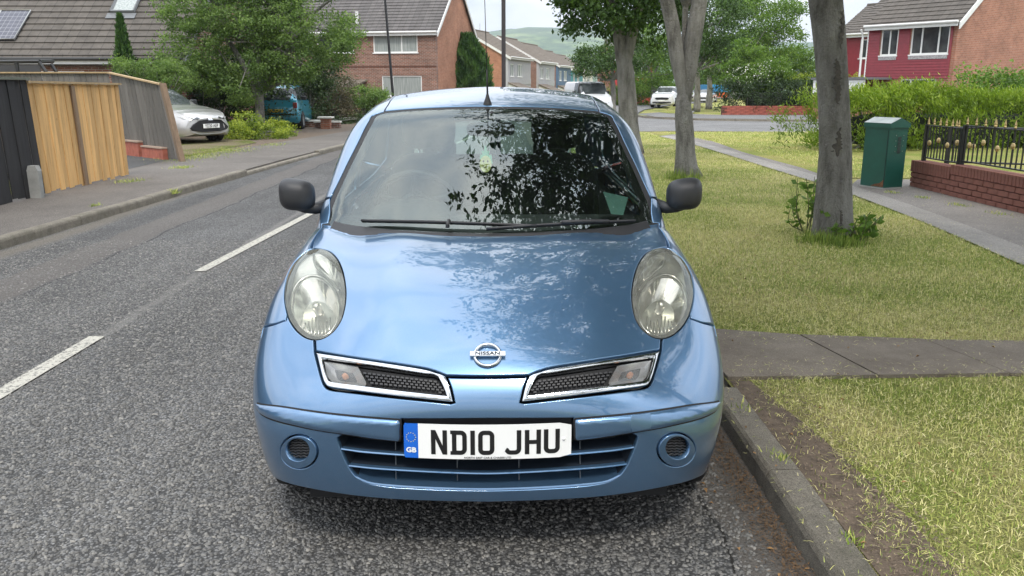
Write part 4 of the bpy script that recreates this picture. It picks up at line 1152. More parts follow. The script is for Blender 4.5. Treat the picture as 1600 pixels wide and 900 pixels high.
hc = t.mix(t.ramp(tw, [(.45, 0.0), (.55, .8)]), hc, (.03, .065, .028))
vv = t.n('ShaderNodeTexVoronoi'); vv.inputs['Scale'].default_value = .07; t.l(t.coord(), vv.inputs['Vector'])
hc = t.mix(t.math('MULTIPLY', t.ramp(vv.outputs['Distance'], [(.12, 1.0), (.2, 0.0)]), t.ramp(t.noise(.004, 3), [(.52, 0.0), (.56, .9)])), hc, (.42, .33, .28))
t.set(Base_Color=hc, Roughness=1.0); HILL = t.m
def hills(name, y0, y1, hfun, nx=160, ny=26):
    xs = np.linspace(-3600, 3600, nx); ys = np.linspace(y0, y1, ny); V = []
    for y in ys:
        s = (y - y0) / (y1 - y0)
        for x in xs: V.append((x, y, -56 + (hfun(x) + 56) * math.sin(min(s * 1.25, 1) * math.pi / 2) + 5 * math.sin(x * .011 + y * .02) * s + rng.normal() * 2.2 * s))
    f = np.array([[j * nx + i, j * nx + i + 1, (j + 1) * nx + i + 1, (j + 1) * nx + i] for j in range(ny - 1) for i in range(nx - 1)])
    return tag(mesh_obj(name, V, f, HILL, None, True), kind='structure')
hills('hills', 1300, 2600, lambda x: 128 + 16 * math.sin(x * .0021 + 1.1) + 7 * math.sin(x * .008) - 22 * float(sstep(0, 900, np.array(x))))
hills('distant_hills', 2900, 3900, lambda x: 168 + 18 * math.sin(x * .0014 + 2) + 6 * math.sin(x * .006))

# --- main road (bends gently right) and side road
ys = [-12, -6, 0, 5, 10, 15, 20, 25, 30, 36, 42, 50, 60, 72, 85, 100, 120]
def lk(y): return -4.95 + shift(y) + .012 * max(y, 0)
def rk(y): return 1.06 + shift(y)
poly_l = [(lk(y), y) for y in ys]; poly_r = [(rk(y) + (2.4 if y > 40 else 0), y) for y in ys]
V = []; nL = 8
for (lx, y), (rx, _) in zip(poly_l, poly_r):
    for k in range(nL): V.append((lx - .1 + (rx + .2 - lx) * k / (nL - 1), y, 0))
f = np.array([[j * nL + i, j * nL + i + 1, (j + 1) * nL + i + 1, (j + 1) * nL + i] for j in range(len(ys) - 1) for i in range(nL - 1)])
tag(mesh_obj('road', V, f, ROAD), kind='structure')
side = [(1.6, 24.5), (3.2, 25.9), (5.3, 26.0), (9.5, 25.3), (14, 24.0), (40, 17.5), (40, 27), (30, 33.6), (13.2, 35.9), (9.3, 37.4), (7.6, 39.6), (7.2, 44), (9.8, 56), (15, 72), (24, 90), (10, 80), (3, 44), (1.5, 30)]
flat('side_road', side, .004, SROAD)
# --- centre line dashes: each a painted mark on the road
for (a, b) in (((-12, 612 + 9), (152, 527)), ((312, 425), (490, 332)),):
    p0, p1 = GP(*a), GP(*b)
    if a[0] < 0: p0 = (-2.56, .62)
    pc = flat('lane_mark', [(p0[0] - .05, p0[1]), (p0[0] + .05, p0[1]), (p1[0] + .05, p1[1]), (p1[0] - .05, p1[1])], .008, LINE)
for y0, y1 in ((12.5, 16.5), (21, 25), (30, 34)):
    flat('lane_mark', [(-2.1 + shift(y0) - .05, y0), (-2.1 + shift(y0) + .05, y0), (-2.1 + shift(y1) + .05, y1), (-2.1 + shift(y1) - .05, y1)], .008, LINE)
flat('lane_mark', [(9.9, 27.2), (11.6, 26.9), (11.6, 27.1), (9.9, 27.4)], .008, LINE)
# --- kerbs as stones
def kerb(name, pts, w=.13, h=KZ + .012, side=1, stone=.91, low=()):
    root = empty(name, (0, 0, 0)); root['kind'] = 'structure'
    P = spl(np.array([(x, y, 0) for x, y in pts]), False, .1)
    s = np.concatenate([[0], np.cumsum(np.linalg.norm(np.diff(P, axis=0), axis=1))]); tot = s[-1]
    k = 0; a = 0
    while a < tot - .05:
        b = min(a + stone, tot)
        q0 = np.array([np.interp(a + .004, s, P[:, i]) for i in range(2)]); q1 = np.array([np.interp(b - .004, s, P[:, i]) for i in range(2)])
        t_ = (q1 - q0) / np.linalg.norm(q1 - q0); nn = np.array([t_[1], -t_[0]]) * side
        hh = h + random.uniform(-.004, .004)
        for (l0, l1, lh) in low:
            if l0 < (q0[1] + q1[1]) / 2 < l1: hh = lh
        L = np.linalg.norm(q1 - q0)
        # profile: battered, rounded front arris
        pr = [(0, -.12), (.004, hh - .03), (.012, hh - .010), (.024, hh), (w, hh), (w, -.12)]
        V = [(*(q + nn * u), z) for q in (q0, q1) for u, z in pr]; n = len(pr)
        fc = [[i, (i + 1) % n, n + (i + 1) % n, n + i] for i in range(n)] + [list(range(n))[::-1], [n + i for i in range(n)]]
        m = MB(); m.add(V, fc); m.build('kerb_stone', KERB, root)
        a = b; k += 1
    return root
rkp = [(1.0, -4), (1.03, -1.2), (1.06, .3), (1.07, 1.6), (1.08, 3.5), (1.12, 8), (1.25, 13), (1.6, 18), (2.2, 22), (3.3, 24.9), (5.3, 25.9), (9.5, 25.2), (14, 23.9)]
kerb('kerb', rkp, side=1, low=((1.55, 2.6, .045),))
lkp = [(lk(y), y) for y in (-2, 2, 5, 8, 11, 14, 18, 22, 27, 33, 40, 48, 58, 70)]
kerb('kerb', lkp, side=-1, low=((12.2, 17.5, .06), (24, 29, .06)))
kerb('kerb', [(7.2, 44), (7.6, 39.6), (9.3, 37.4), (13.2, 35.9), (30, 33.6)], side=-1 * -1 if False else 1, stone=1.8)
# --- pavements
lp = [(lk(y) - .12, y) for y in (-2, 5, 10, 15, 20, 27, 36, 48, 60, 72)]
back = [GP(530, 207, KZ), GP(400, 228, KZ), (-6.75, 15.3), (-6.75, 9), (-6.9, -2)]
flat('pavement', lp + [(2.2, 72), (-1.6, 50), (-4.2, 36)] + back, KZ, PAVE, dz=.15)
flat('driveway', [(-6.7, 12.2), (-6.75, 15.2), (-9.2, 17.3), (-13, 17.3), (-13, 12.2)], KZ + .004, asphalt('driveway_asphalt', .09, .05, 120, bumpd=.004))
flat('verge', [(1.18, -4), (1.19, 3), (1.25, 8), (1.38, 13), (1.72, 18), (2.3, 22), (3.3, 24.8), (5.3, 25.8), (9.5, 25.1), (14, 23.8), (40, 17.3), (40, -4)], KZ - .005, TURF)
flat('far_verge', [(4.9, 25.3)] + [(4.9, 21), (5.4, 17.8), (5.5, 14), (5.5, 11.1), (8, 11.1), (30, 14), (30, 19.6), (14, 23.7), (9.5, 24.95), (5.3, 25.6)], KZ + .004, TURF2)
near = [GP(1700, 462, KZ), GP(1600, 415, KZ), GP(1450, 350, KZ), GP(1320, 300, KZ), GP(1200, 262, KZ), GP(1080, 225, KZ), GP(1030, 213, KZ)]
far = [(5.6, 24.2), (5.8, 20.5), GP(1160, 238, KZ), GP(1250, 262, KZ), GP(1330, 290, KZ), (5.75, 10.9), (6.6, 10.9), (6.62, 6), (6.65, -2), (4.3, -2)]
flat('path', near + far, KZ + .008, asphalt('path_asphalt', .23, .12, 130, (1.08, .98, .88), bumpd=.004))
edge_n = np.array([(x, y, 0) for x, y in [(4.30, -2)] + near[1:]])
# pale concrete edging band along the path
V = []
E_ = spl(edge_n[1:], False, .5)
for p in E_: V += [(p[0] - .02, p[1], KZ + .010), (p[0] + .36, p[1], KZ + .010)]
flat_e = mesh_obj('path_edging', V, np.array([[2 * i, 2 * i + 1, 2 * i + 3, 2 * i + 2] for i in range(len(E_) - 1)]), asphalt('edging_asphalt', .30, .18, 130, (1.05, .98, .88), bumpd=.003)); flat_e['kind'] = 'structure'
slabs = empty('pavement_slabs'); slabs['kind'] = 'structure'
xs_ = [1.14, 1.92, 2.62, 3.3, 4.0, 4.7]
for i in range(5):
    a, b = xs_[i] + .006, xs_[i + 1] - .006
    y0 = 1.60 + .02 * i; y1 = (2.52, 2.34, 2.24, 2.2, 2.2, 2.2)[i]; y1b = (2.52, 2.34, 2.24, 2.2, 2.2, 2.2)[i + 1]
    s_ = -.10
    m = MB(); m.prism([(a + .05, y0), (b + .05, y0 + .02), (b + s_, y1b), (a + s_ if i else a, y1)], KZ - .05, KZ + .012 + random.uniform(-.003, .003), 'z'); m.build('slab', SLAB, slabs)
flat('crossing_pavement', [(7.35, 44), (7.75, 39.8), (9.4, 37.6), (13.3, 36.1), (30, 33.8), (30, 42.5), (11.6, 42.5), (10.5, 44.2), (12, 50), (11.2, 52), (9.2, 47)], KZ, SROAD)
flat('corner_verge', [(9.2, 47), (9.4, 45), (10.4, 44.4), (13.2, 56), (17, 68), (14.5, 68), (11.5, 56)], KZ + .01, TURF2)
flat('soil_strip', [(1.19, -4), (1.20, 1.58), (1.30, 1.58), (1.40, .9), (1.45, .2), (1.42, -.6), (1.45, -4)], KZ + .001, DIRT)
flat('garden', [(-6.76, 15.4), GP(400, 228, KZ), (-5.2, 24), (-4.8, 27), (-3.4, 36), (-1.0, 50), (-30, 60), (-30, 17.4), (-9.2, 17.4)], KZ - .01, DIRT)
flat('weedy_verge', [(-6.78, 15.5), (-6.5, 20.2), (-7.6, 22.5), (-9.2, 20.5), (-8.8, 17)], KZ, soil_grass('weedy_soil', ((.10, .12, .03), (.18, .21, .05)), ((.20, .16, .10), (.30, .25, .16)), (.40, .52)))

# --- loose chippings embedded in the road (near the camera)
def scatter_chips():
    n = 150000
    y = rng.uniform(0, 1, n) ** 1.3 * 7.8 - 1.7; x = rng.uniform(-5.6, .93, n)
    half = .66 * (y + 2.6); keep = (np.abs(x) < half + .3) & (x > -4.5) & ~((x > -.72) & (y > .9))
    keep &= ~((x > -4.1) & (x < -3.6) & (rng.uniform(0, 1, n) < .6))
    keep &= rng.uniform(0, 1, n) < np.clip(1.25 - .11 * (y + 1), .35, 1)
    x, y = x[keep], y[keep]; n = len(x)
    s = rng.uniform(.0045, .0105, n); a = rng.uniform(0, 2 * np.pi, n); hz = rng.uniform(.0012, .0060, n)
    k = 5; V = np.zeros((n, k + 1, 3)); tilt = rng.normal(0, .18, (n, 2))
    for i in range(k):
        an = a + 2 * np.pi * i / k + rng.uniform(-.35, .35, n); r = s * rng.uniform(.7, 1.2, n)
        dx = np.cos(an) * r * 1.45; dy = np.sin(an) * r * .8
        ca, sa = np.cos(a), np.sin(a)
        ex, ey = dx * ca - dy * sa, dx * sa + dy * ca
        V[:, i] = np.stack([x + ex, y + ey, hz * .25 + 0 * x + np.abs(ex * tilt[:, 0]) * 0], 1)
    # top ring
    W = V.copy(); W[:, :k] = W[:, :k] * 1; cen = np.stack([x, y, 0 * x], 1)
    top = cen[:, None] + (V[:, :k] - cen[:, None]) * .72; top[:, :, 2] = hz[:, None] + (top[:, :, 0] - x[:, None]) * tilt[:, :1] + (top[:, :, 1] - y[:, None]) * tilt[:, 1:2]
    bot = V[:, :k].copy(); bot[:, :, 2] = -.003
    A = np.concatenate([bot, top], 1)      # n,10,3
    F_ = []
    for i in range(k):
        j = (i + 1) % k; F_ += [[i, j, k + j], [i, k + j, k + i]]
    for i in range(1, k - 1): F_.append([k, k + i, k + i + 1])
    F_ = np.array(F_); FF = (np.arange(n)[:, None, None] * 2 * k + F_[None]).reshape(-1, 3)
    t = NT('road_chippings'); at = t.n('ShaderNodeAttribute', attribute_name='tone')
    t.set(Base_Color=t.ramp(at.outputs['Fac'], [(0, (.075, .072, .067)), (.5, (.135, .13, .121)), (.9, (.185, .178, .164)), (1, (.25, .235, .21))]), Roughness=.6)
    t.bump(t.noise(400, 3), .4, .002)
    o = mesh_obj('road_chippings', A.reshape(-1, 3), FF, t.m)
    set_attr(o, 'tone', np.repeat(rng.uniform(0, 1, n) ** 1.2, 2 * k)); tag(o, 'grey stone chippings bedded in the road surface', 'chippings', kind='stuff')
scatter_chips()
# --- grass blades
def vnoise(x, y, f, seed=0):
    r = np.random.default_rng(seed); v = 0
    for i in range(6):
        a = r.uniform(0, 2 * np.pi); v = v + np.sin((x * np.cos(a) + y * np.sin(a)) * f * r.uniform(.6, 1.7) + r.uniform(0, 6))
    return v / 6
def blades(name, pts, ln, wd, mat, tone, lean=.6, z0=KZ - .006, label=None, flatfrac=.2):
    x, y = pts[:, 0], pts[:, 1]; n = len(x); a = rng.uniform(0, 2 * np.pi, n); b = rng.uniform(0, 2 * np.pi, n)
    L = ln * rng.uniform(.5, 1.3, n); w = wd * rng.uniform(.7, 1.3, n)
    le = np.abs(rng.normal(0, lean, n)); fl = rng.uniform(0, 1, n) < flatfrac; le[fl] = rng.uniform(1.2, 1.5, fl.sum()); le = np.clip(le, 0, 1.5)
    dx, dy, dz = np.cos(a) * np.sin(le), np.sin(a) * np.sin(le), np.cos(le)
    wx, wy = np.cos(b) * w, np.sin(b) * w
    base = np.stack([x, y, np.full(n, z0) + fl * rng.uniform(.008, .022, n)], 1)
    mid = base + np.stack([dx, dy, dz + .15], 1) * (L * .55)[:, None]; tip = base + np.stack([dx * 1.15, dy * 1.15, dz * .85], 1) * L[:, None]
    W = np.stack([wx, wy, 0 * x], 1)
    V = np.stack([base - W, base + W, mid + W * .7, mid - W * .7, tip], 1)
    Fq = np.array([[0, 1, 2], [0, 2, 3], [3, 2, 4]]); FF = (np.arange(n)[:, None, None] * 5 + Fq[None]).reshape(-1, 3)
    o = mesh_obj(name, V.reshape(-1, 3), FF, mat); set_attr(o, 'tone', np.repeat(tone, 5))
    return tag(o, label, 'grass', kind='stuff')
t = NT('grass_blades'); at = t.n('ShaderNodeAttribute', attribute_name='tone')
t.set(Base_Color=t.ramp(at.outputs['Fac'], [(0, (.08, .14, .022)), (.3, (.21, .30, .05)), (.55, (.38, .44, .10)), (.75, (.58, .54, .20)), (1, (.76, .68, .38))]), Roughness=.7)
t.b.inputs['Specular IOR Level'].default_value = .2
t.b.inputs['Subsurface Weight'].default_value = 0
BLADE = t.m
def verge_pts(n, y0, y1, x0f, x1):
    y = rng.uniform(y0, y1, n); x = rng.uniform(x0f, x1, n); return x, y
def path_l(y): return np.interp(y, [p[1] for p in near[::-1]] if near[0][1] > near[-1][1] else [p[1] for p in near], [p[0] for p in near[::-1]] if near[0][1] > near[-1][1] else [p[0] for p in near])
def make_grass():
    allp = []; 
    for n, y0, y1 in ((210000, -1.8, 3.2), (140000, 3.2, 8), (70000, 8, 16), (30000, 16, 25.5)):
        x, y = verge_pts(n, y0, y1, 1.2, 6.6)
        k = x < np.where(y > 3.9, path_l(y), 4.6) - .0
        k &= x > 1.2 + shift(0) + .002 * np.clip(y, 0, 99) ** 2
        ns = vnoise(x, y, 9, 3) * .07 + vnoise(x, y, 31, 4) * .06
        k &= ~((y > 1.60 + ns) & (y < np.interp(x, [1.2, 1.9, 2.6, 3.3], [2.5, 2.3, 2.2, 2.18]) + ns * .7) & (x < 4.7))
        soil = (x < 1.33 + .12 * vnoise(x, y, 3, 5) + .10 * vnoise(x, y, 11, 8)) & (y < 1.7); k &= ~(soil & (rng.uniform(0, 1, n) < .86))
        allp.append(np.stack([x[k], y[k], np.full(k.sum(), y0)], 1))
    P = np.concatenate(allp); x, y, sec = P.T
    dry = .50 + .8 * vnoise(x, y, 1.1, 11) + .4 * vnoise(x, y, 4, 12) + .1 * (x > 2.6)
    tone = np.clip(np.where(rng.uniform(0, 1, len(x)) < np.clip(dry, .15, .85), rng.uniform(.6, 1, len(x)), rng.uniform(.05, .6, len(x))), 0, 1)
    sc = np.interp(sec, [-2, 3, 8, 16], [1, 1.25, 1.6, 2.3])
    blades('grass', P, .030 * sc ** .6, .0013 * sc * 1.1, BLADE, tone, label='mown green and straw coloured grass of the roadside verge', flatfrac=.38)
    n = 60000
    x = rng.uniform(5.2, 16, n); y = rng.uniform(11.2, 25.4, n)
    k = (x > np.interp(y, [11, 14, 18, 21, 25], [5.75, 5.85, 5.85, 5.6, 5.3])) & (x < 7.5 + (25 - y) * .0 + (y > 17) * 8); x, y = x[k], y[k]
    tone = np.clip(np.where(rng.uniform(0, 1, len(x)) < .55, rng.uniform(.62, .95, len(x)), rng.uniform(.3, .6, len(x))), 0, 1)
    blades('grass', np.stack([x, y], 1), .05, .004, BLADE, tone, z0=KZ, label='sunlit yellow green grass beyond the curving path')
    # tufts along the left pavement and by the walls
    tp = []
    for cx, cy, r, c in [(*GP(205, 283, KZ), .35, 500), (*GP(285, 262, KZ), .3, 700), (*GP(300, 245, KZ), 1.1, 3500), (*GP(345, 236, KZ), 1.2, 3500), (*GP(430, 226, KZ), .6, 600),
                         (*GP(1395, 302, KZ), .15, 260), (*GP(1500, 322, KZ), .2, 300), (*GP(1440, 310, KZ), .15, 250), (*GP(1560, 335, KZ), .18, 200), (*GP(270, 308, 0), .12, 160), (*GP(150, 330, .02), .10, 120), (*GP(1160, 640, KZ), .07, 80), (*GP(1220, 720, KZ), .06, 120), (*GP(1330, 850, KZ), .05, 90)]:
        tp.append(rng.normal(0, .5, (c, 2)) * r * np.array([.6, 1]) + [cx, cy])
    T = np.concatenate(tp); blades('weeds', T, .08, .004, BLADE, rng.uniform(.1, .75, len(T)), label='weedy grass tufts sprouting at pavement edges and wall foot', flatfrac=.1, z0=.05)
make_grass()
# grass clippings blown over the slabs, kerb and path
n = 2600; x = np.concatenate([rng.uniform(1.2, 4.6, 1500), rng.uniform(4.4, 6.5, 900), rng.uniform(1.02, 1.2, 200)]); y = np.concatenate([np.where(rng.uniform(0, 1, 1500) < .5, rng.normal(1.68, .10, 1500), rng.normal(2.25, .12, 1500)), rng.uniform(3, 11, 900), rng.uniform(-1.5, 1.5, 200)])
o = blades('grass_clippings', np.stack([x, y], 1), .024, .0013, BLADE, rng.uniform(.5, 1, n), z0=KZ + .011, flatfrac=1.0); tag(o, 'dry grass clippings strewn over the slabs, path and kerb', 'clippings', kind='stuff')
# debris in the gutter
n = 9000
y = rng.uniform(-2, 4, n); x = rng.normal(1.0, .045, n) - .0 ; k = x < 1.05; x, y = x[k], y[k]
o = blades('gutter_litter', np.stack([x, y], 1), .016, .0022, simple('dead_leaf_litter', (.13, .075, .035), .9, var=.5, scale=40), rng.uniform(0, 1, len(x)), z0=.002, flatfrac=.85)
tag(o, 'brown dead plant litter lying in the gutter beside the kerb', 'litter', kind='stuff')
n = 5000; y = rng.uniform(-2, 1.6, n); x = rng.uniform(1.2, 1.5, n)
o = blades('soil_crumbs', np.stack([x, y], 1), .012, .003, simple('soil_crumbs', (.16, .12, .085), .95, var=.4, scale=60), rng.uniform(0, 1, n), z0=KZ, flatfrac=.9)
tag(o, 'crumbly soil and twigs on the bare strip behind the kerb', 'soil', kind='stuff')

# a few fallen leaves along the kerb and verge
n = 260; x = np.concatenate([rng.normal(.98, .12, 120), rng.uniform(1.1, 4.4, 140)]); y = rng.uniform(-1.6, 5.5, n); z = np.where(x < 1.06, .006, np.where(x < 1.19, KZ + .016, KZ + .02))
V = []; Fq = []
for i in range(n):
    a = random.uniform(0, 6.28); L = random.uniform(.014, .032); w = L * .5; ca, sa = math.cos(a), math.sin(a); up = random.uniform(.002, .012)
    for u, v, h_ in ((0, 0, 0), (.5, 1, up), (1, 0, up * .4), (.5, -1, up)): V.append((x[i] + (u * ca * L - v * w * sa * .5), y[i] + (u * sa * L + v * w * ca * .5), z[i] + h_))
    Fq += [[4 * i, 4 * i + 1, 4 * i + 2], [4 * i, 4 * i + 2, 4 * i + 3]]
o = mesh_obj('fallen_leaves', V, np.array(Fq), simple('dry_leaf', (.26, .15, .06), .8, var=.6, scale=12)); tag(o, 'scattered dry fallen leaves along the kerb and verge', 'leaves', kind='stuff')
# ------------------------------------------------------------------ VEGETATION
def leaf_mat(name, cols, transl=.35, rough=.5):
    t = NT(name); at = t.n('ShaderNodeAttribute', attribute_name='tone')
    c = t.ramp(at.outputs['Fac'], [(i / (len(cols) - 1), k) for i, k in enumerate(cols)])
    t.set(Base_Color=c, Roughness=rough); t.b.inputs['Specular IOR Level'].default_value = .35
    tl = t.n('ShaderNodeBsdfTranslucent'); t.l(t.mix(1.0, c, (1.0, 1.15, .55), 'MULTIPLY'), tl.inputs[0])
    m = t.n('ShaderNodeMixShader'); m.inputs[0].default_value = transl
    t.l(t.b.outputs[0], m.inputs[1]); t.l(tl.outputs[0], m.inputs[2]); t.l(m.outputs[0], t.out.inputs[0])
    return t.m
L_STREET = leaf_mat('street_tree_leaf', [(.025, .055, .012), (.05, .10, .02), (.09, .16, .03)], .25)
L_BRIGHT = leaf_mat('bright_tree_leaf', [(.05, .10, .02), (.12, .21, .035), (.22, .33, .06)], .4)
L_DARK = leaf_mat('dark_shrub_leaf', [(.018, .035, .012), (.035, .065, .02), (.07, .11, .03)], .2)
L_PALE = leaf_mat('pale_tree_leaf', [(.06, .11, .03), (.14, .22, .06), (.27, .37, .11)], .45)
L_HEDGE = leaf_mat('yellow_hedge_leaf', [(.06, .10, .015), (.18, .25, .03), (.42, .46, .06)], .35)
L_BROWN = leaf_mat('russet_shrub_leaf', [(.05, .045, .03), (.11, .095, .055), (.19, .17, .09)], .2)
L_CONIF = leaf_mat('conifer_spray', [(.02, .055, .015), (.05, .11, .025), (.10, .19, .045)], .2)
L_HEDGE2 = leaf_mat('golden_conifer_spray', [(.07, .12, .02), (.19, .28, .03), (.36, .44, .06)], .3)
BARK = NT('bark'); _n = BARK.noise(7, 6, .65, BARK.map((1, 1, .28))); _m = BARK.noise(26, 5, .7)
_c = BARK.ramp(_n, [(.32, (.13, .12, .105)), (.5, (.31, .295, .265)), (.7, (.44, .42, .38))])
_c = BARK.mix(BARK.ramp(_m, [(.62, 0.0), (.72, .6)]), _c, (.33, .33, .29))
_c = BARK.mix(BARK.ramp(BARK.noise(2.2, 5, .7), [(.5, 0.0), (.7, .45)]), _c, (.09, .10, .055))
BARK.set(Base_Color=_c, Roughness=.9); BARK.bump(BARK.math('ADD', _n, BARK.math('ADD', _m, BARK.noise(70, 4, .7, BARK.map((1, 1, .35))))), 1.0, .08); BARK = BARK.m
SCAR = simple('dark_bark_scar', (.07, .062, .052), .95, var=.4, scale=30, bump=1.0, bscale=60)
def leaf_cloud(name, P, size, mat, tone, parent=None, axis=None, aspect=.55, droop=0.0):
    n = len(P)
    d = rng.normal(0, 1, (n, 3)) if axis is None else axis + rng.normal(0, .35, (n, 3))
    d[:, 2] -= droop; d /= np.linalg.norm(d, axis=1, keepdims=True)
    r = rng.normal(0, 1, (n, 3)); r[:, 2] *= .6; s = np.cross(d, r); s /= np.maximum(np.linalg.norm(s, axis=1, keepdims=True), 1e-6)
    nn = np.cross(d, s)
    L = (size * rng.uniform(.6, 1.3, n))[:, None]; W = L * aspect * .5
    V = np.stack([P, P + d * L * .45 + s * W + nn * L * .08, P + d * L, P + d * L * .45 - s * W + nn * L * .08], 1)
    F_ = np.array([[0, 1, 2], [0, 2, 3]]); FF = (np.arange(n)[:, None, None] * 4 + F_[None]).reshape(-1, 3)
    o = mesh_obj(name, V.reshape(-1, 3), FF, mat, parent); set_attr(o, 'tone', np.repeat(np.clip(tone, 0, 1), 4)); return o
def blob_points(blobs, n, clump=.22, nclump=None, shell=.55, per=None, elong=0.0):
    """points in irregular clumps filling ellipsoids; blobs = [(cx,cy,cz,rx,ry,rz),...]"""
    B = np.array(blobs, float); vol = B[:, 3] * B[:, 4] * B[:, 5]; k = nclump or max(12, n // 90)
    bi = rng.choice(len(B), k, p=vol / vol.sum()); d = rng.normal(0, 1, (k, 3)); d /= np.linalg.norm(d, axis=1, keepdims=True)
    rr_ = rng.uniform(0, 1, k) ** (1 / 3) * (1 - shell) + shell * rng.uniform(.75, 1.06, k)
    C = B[bi, :3] + d * rr_[:, None] * B[bi, 3:]
    ct = rng.uniform(-.22, .22, k)
    ci = rng.integers(0, k, n); q = rng.normal(0, 1, (n, 3)); q *= np.array([1, 1, .6])
    cs = rng.uniform(.6, 1.35, k)[ci][:, None] * clump
    if elong:      # sprays: leaves strung along drooping twigs inside each clump
        nt = 7; tw = rng.normal(0, 1, (k, nt, 3)) * [1, 1, .35]; tw /= np.linalg.norm(tw, axis=2, keepdims=True)
        s_ = rng.uniform(0, 1, n); w_ = tw[ci, rng.integers(0, nt, n)]
        P = C[ci] + w_ * (s_ * elong)[:, None] + rng.normal(0, 1, (n, 3)) * .055 - np.array([0, 0, 1]) * (s_ ** 2 * elong * .35)[:, None]
        return P, .5 + ct[ci] + rng.normal(0, .15, n), C
    P = C[ci] + q * cs
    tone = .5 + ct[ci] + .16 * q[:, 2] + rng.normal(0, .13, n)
    return P, tone, C
def trunk(path_, rad, mat, parent, name='trunk', n=14, knob=.03):
    p = spl(np.array(path_, float), False, .22); s = np.linspace(0, 1, len(p)); r = np.interp(s, np.linspace(0, 1, len(rad)), rad)
    m = MB(); m.tube(p, list(r), n, True)
    o = m.build(name, mat, parent, 'all')
    co = np.array([v.co for v in o.data.vertices]); sd_ = rng.uniform(0, 9)
    dd = 1 + 0 * co[:, 0]
    k = np.repeat(np.arange(len(p)), n)
    k = k[:len(co)]; ax = p[k]; an = np.arctan2(co[:, 1] - ax[:, 1], co[:, 0] - ax[:, 0])
    f_ = 1 + knob * np.sin(an * 3 + co[:, 2] * 1.7 + sd_) + knob * .7 * np.sin(an * 5 - co[:, 2] * 4 + sd_ * 2)
    co = ax + (co - ax) * f_[:, None]
    o.data.vertices.foreach_set('co', co.astype(np.float32).ravel()); return o
def limbs(root, start, targets, r0, mat, name='branch', joined=True):
    m = MB()
    for T__ in targets:
        a = np.array(start[rng.integers(0, len(start))], float); b = np.array(T__, float)
        mid = a * .5 + b * .5 + rng.normal(0, .12, 3) * np.linalg.norm(b - a) * .6 + [0, 0, -.05 * np.linalg.norm(b - a)]
        q = spl(np.array([a, mid, b]), False, .35); m.tube(q, list(np.linspace(r0, r0 * .22, len(q))), 6, False)
    return m.build(name, mat, root, 'all')
def tree(label, base, path_, rad, blobs, n, leaf, mat, group=None, cat='tree', clump=.25, droop=.2, nlimb=14, fork=None, aspect=.55, extra=(), name='tree', trunkn=14, knob=.03, nclump=None, shell=.55, bark=None, elong=0.0):
    root = empty(name, base); tag(root, label, cat, group)
    o0 = np.array([*base], float)
    rel = lambda P: np.asarray(P, float) - o0
    bark = bark or BARK
    trunk(rel(path_), rad, bark, root, n=trunkn, knob=knob)
    for pth, rd in extra: trunk(rel(pth), rd, bark, root, 'limb', n=max(8, trunkn - 4), knob=knob)
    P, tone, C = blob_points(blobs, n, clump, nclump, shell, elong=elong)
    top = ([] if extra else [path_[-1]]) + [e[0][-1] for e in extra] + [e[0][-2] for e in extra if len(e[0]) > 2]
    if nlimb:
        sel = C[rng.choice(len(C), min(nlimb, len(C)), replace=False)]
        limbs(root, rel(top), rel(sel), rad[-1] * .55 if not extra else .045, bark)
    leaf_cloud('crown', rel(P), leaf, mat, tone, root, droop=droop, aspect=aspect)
    return root
G_ST = 'street trees along the grass verge'
# overhead street tree beside the car (its crown is mirrored in the car) and one behind the camera
for (bx, by, lab) in ((3.5, .2, 'street tree on the verge beside the blue hatchback, its crown over the car'), (3.8, -9.4, 'street tree on the verge behind the viewpoint')):
    b = (bx, by, KZ)
    blobs = [(bx - .5, by + .6, 5.6, 2.9, 2.7, 1.7), (bx - 2.3, by + 1.2, 4.4, 1.6, 1.7, .8), (bx - 2.0, by + 2.9, 4.3, 1.5, 1.2, .8), (bx + 1.2, by, 6, 2.6, 3, 1.9), (bx - 1.4, by + 3.4, 4.9, 1.9, 1.2, 1.2), (bx - 1.9, by + 2.2, 5.6, 1.7, 1.6, 1.2), (bx - 1.2, by - 1.6, 5.4, 2, 1.6, 1.3), (bx - .7, by + 2.6, 5.4, 2, 1.3, 1.3)]
    tree(lab, b, [b, (bx + .05, by, 1.4), (bx, by + .1, 3.0)], [.22, .17, .16], blobs, 76000 if by > -1 else 16000, .10, L_STREET, G_ST, clump=.34, nlimb=30, trunkn=18, nclump=190, elong=.85,
         extra=[([(bx, by + .1, 2.9), (bx - .9, by + .6, 4.0), (bx - 1.8, by + 1, 4.8)], [.11, .08, .05]), ([(bx, by + .1, 2.9), (bx + .7, by + .3, 4.2), (bx + 1, by, 5.4)], [.12, .09, .05]), ([(bx, by, 2.9), (bx - .2, by - .8, 4.2), (bx - .9, by - 1.6, 5.1)], [.10, .07, .04])])
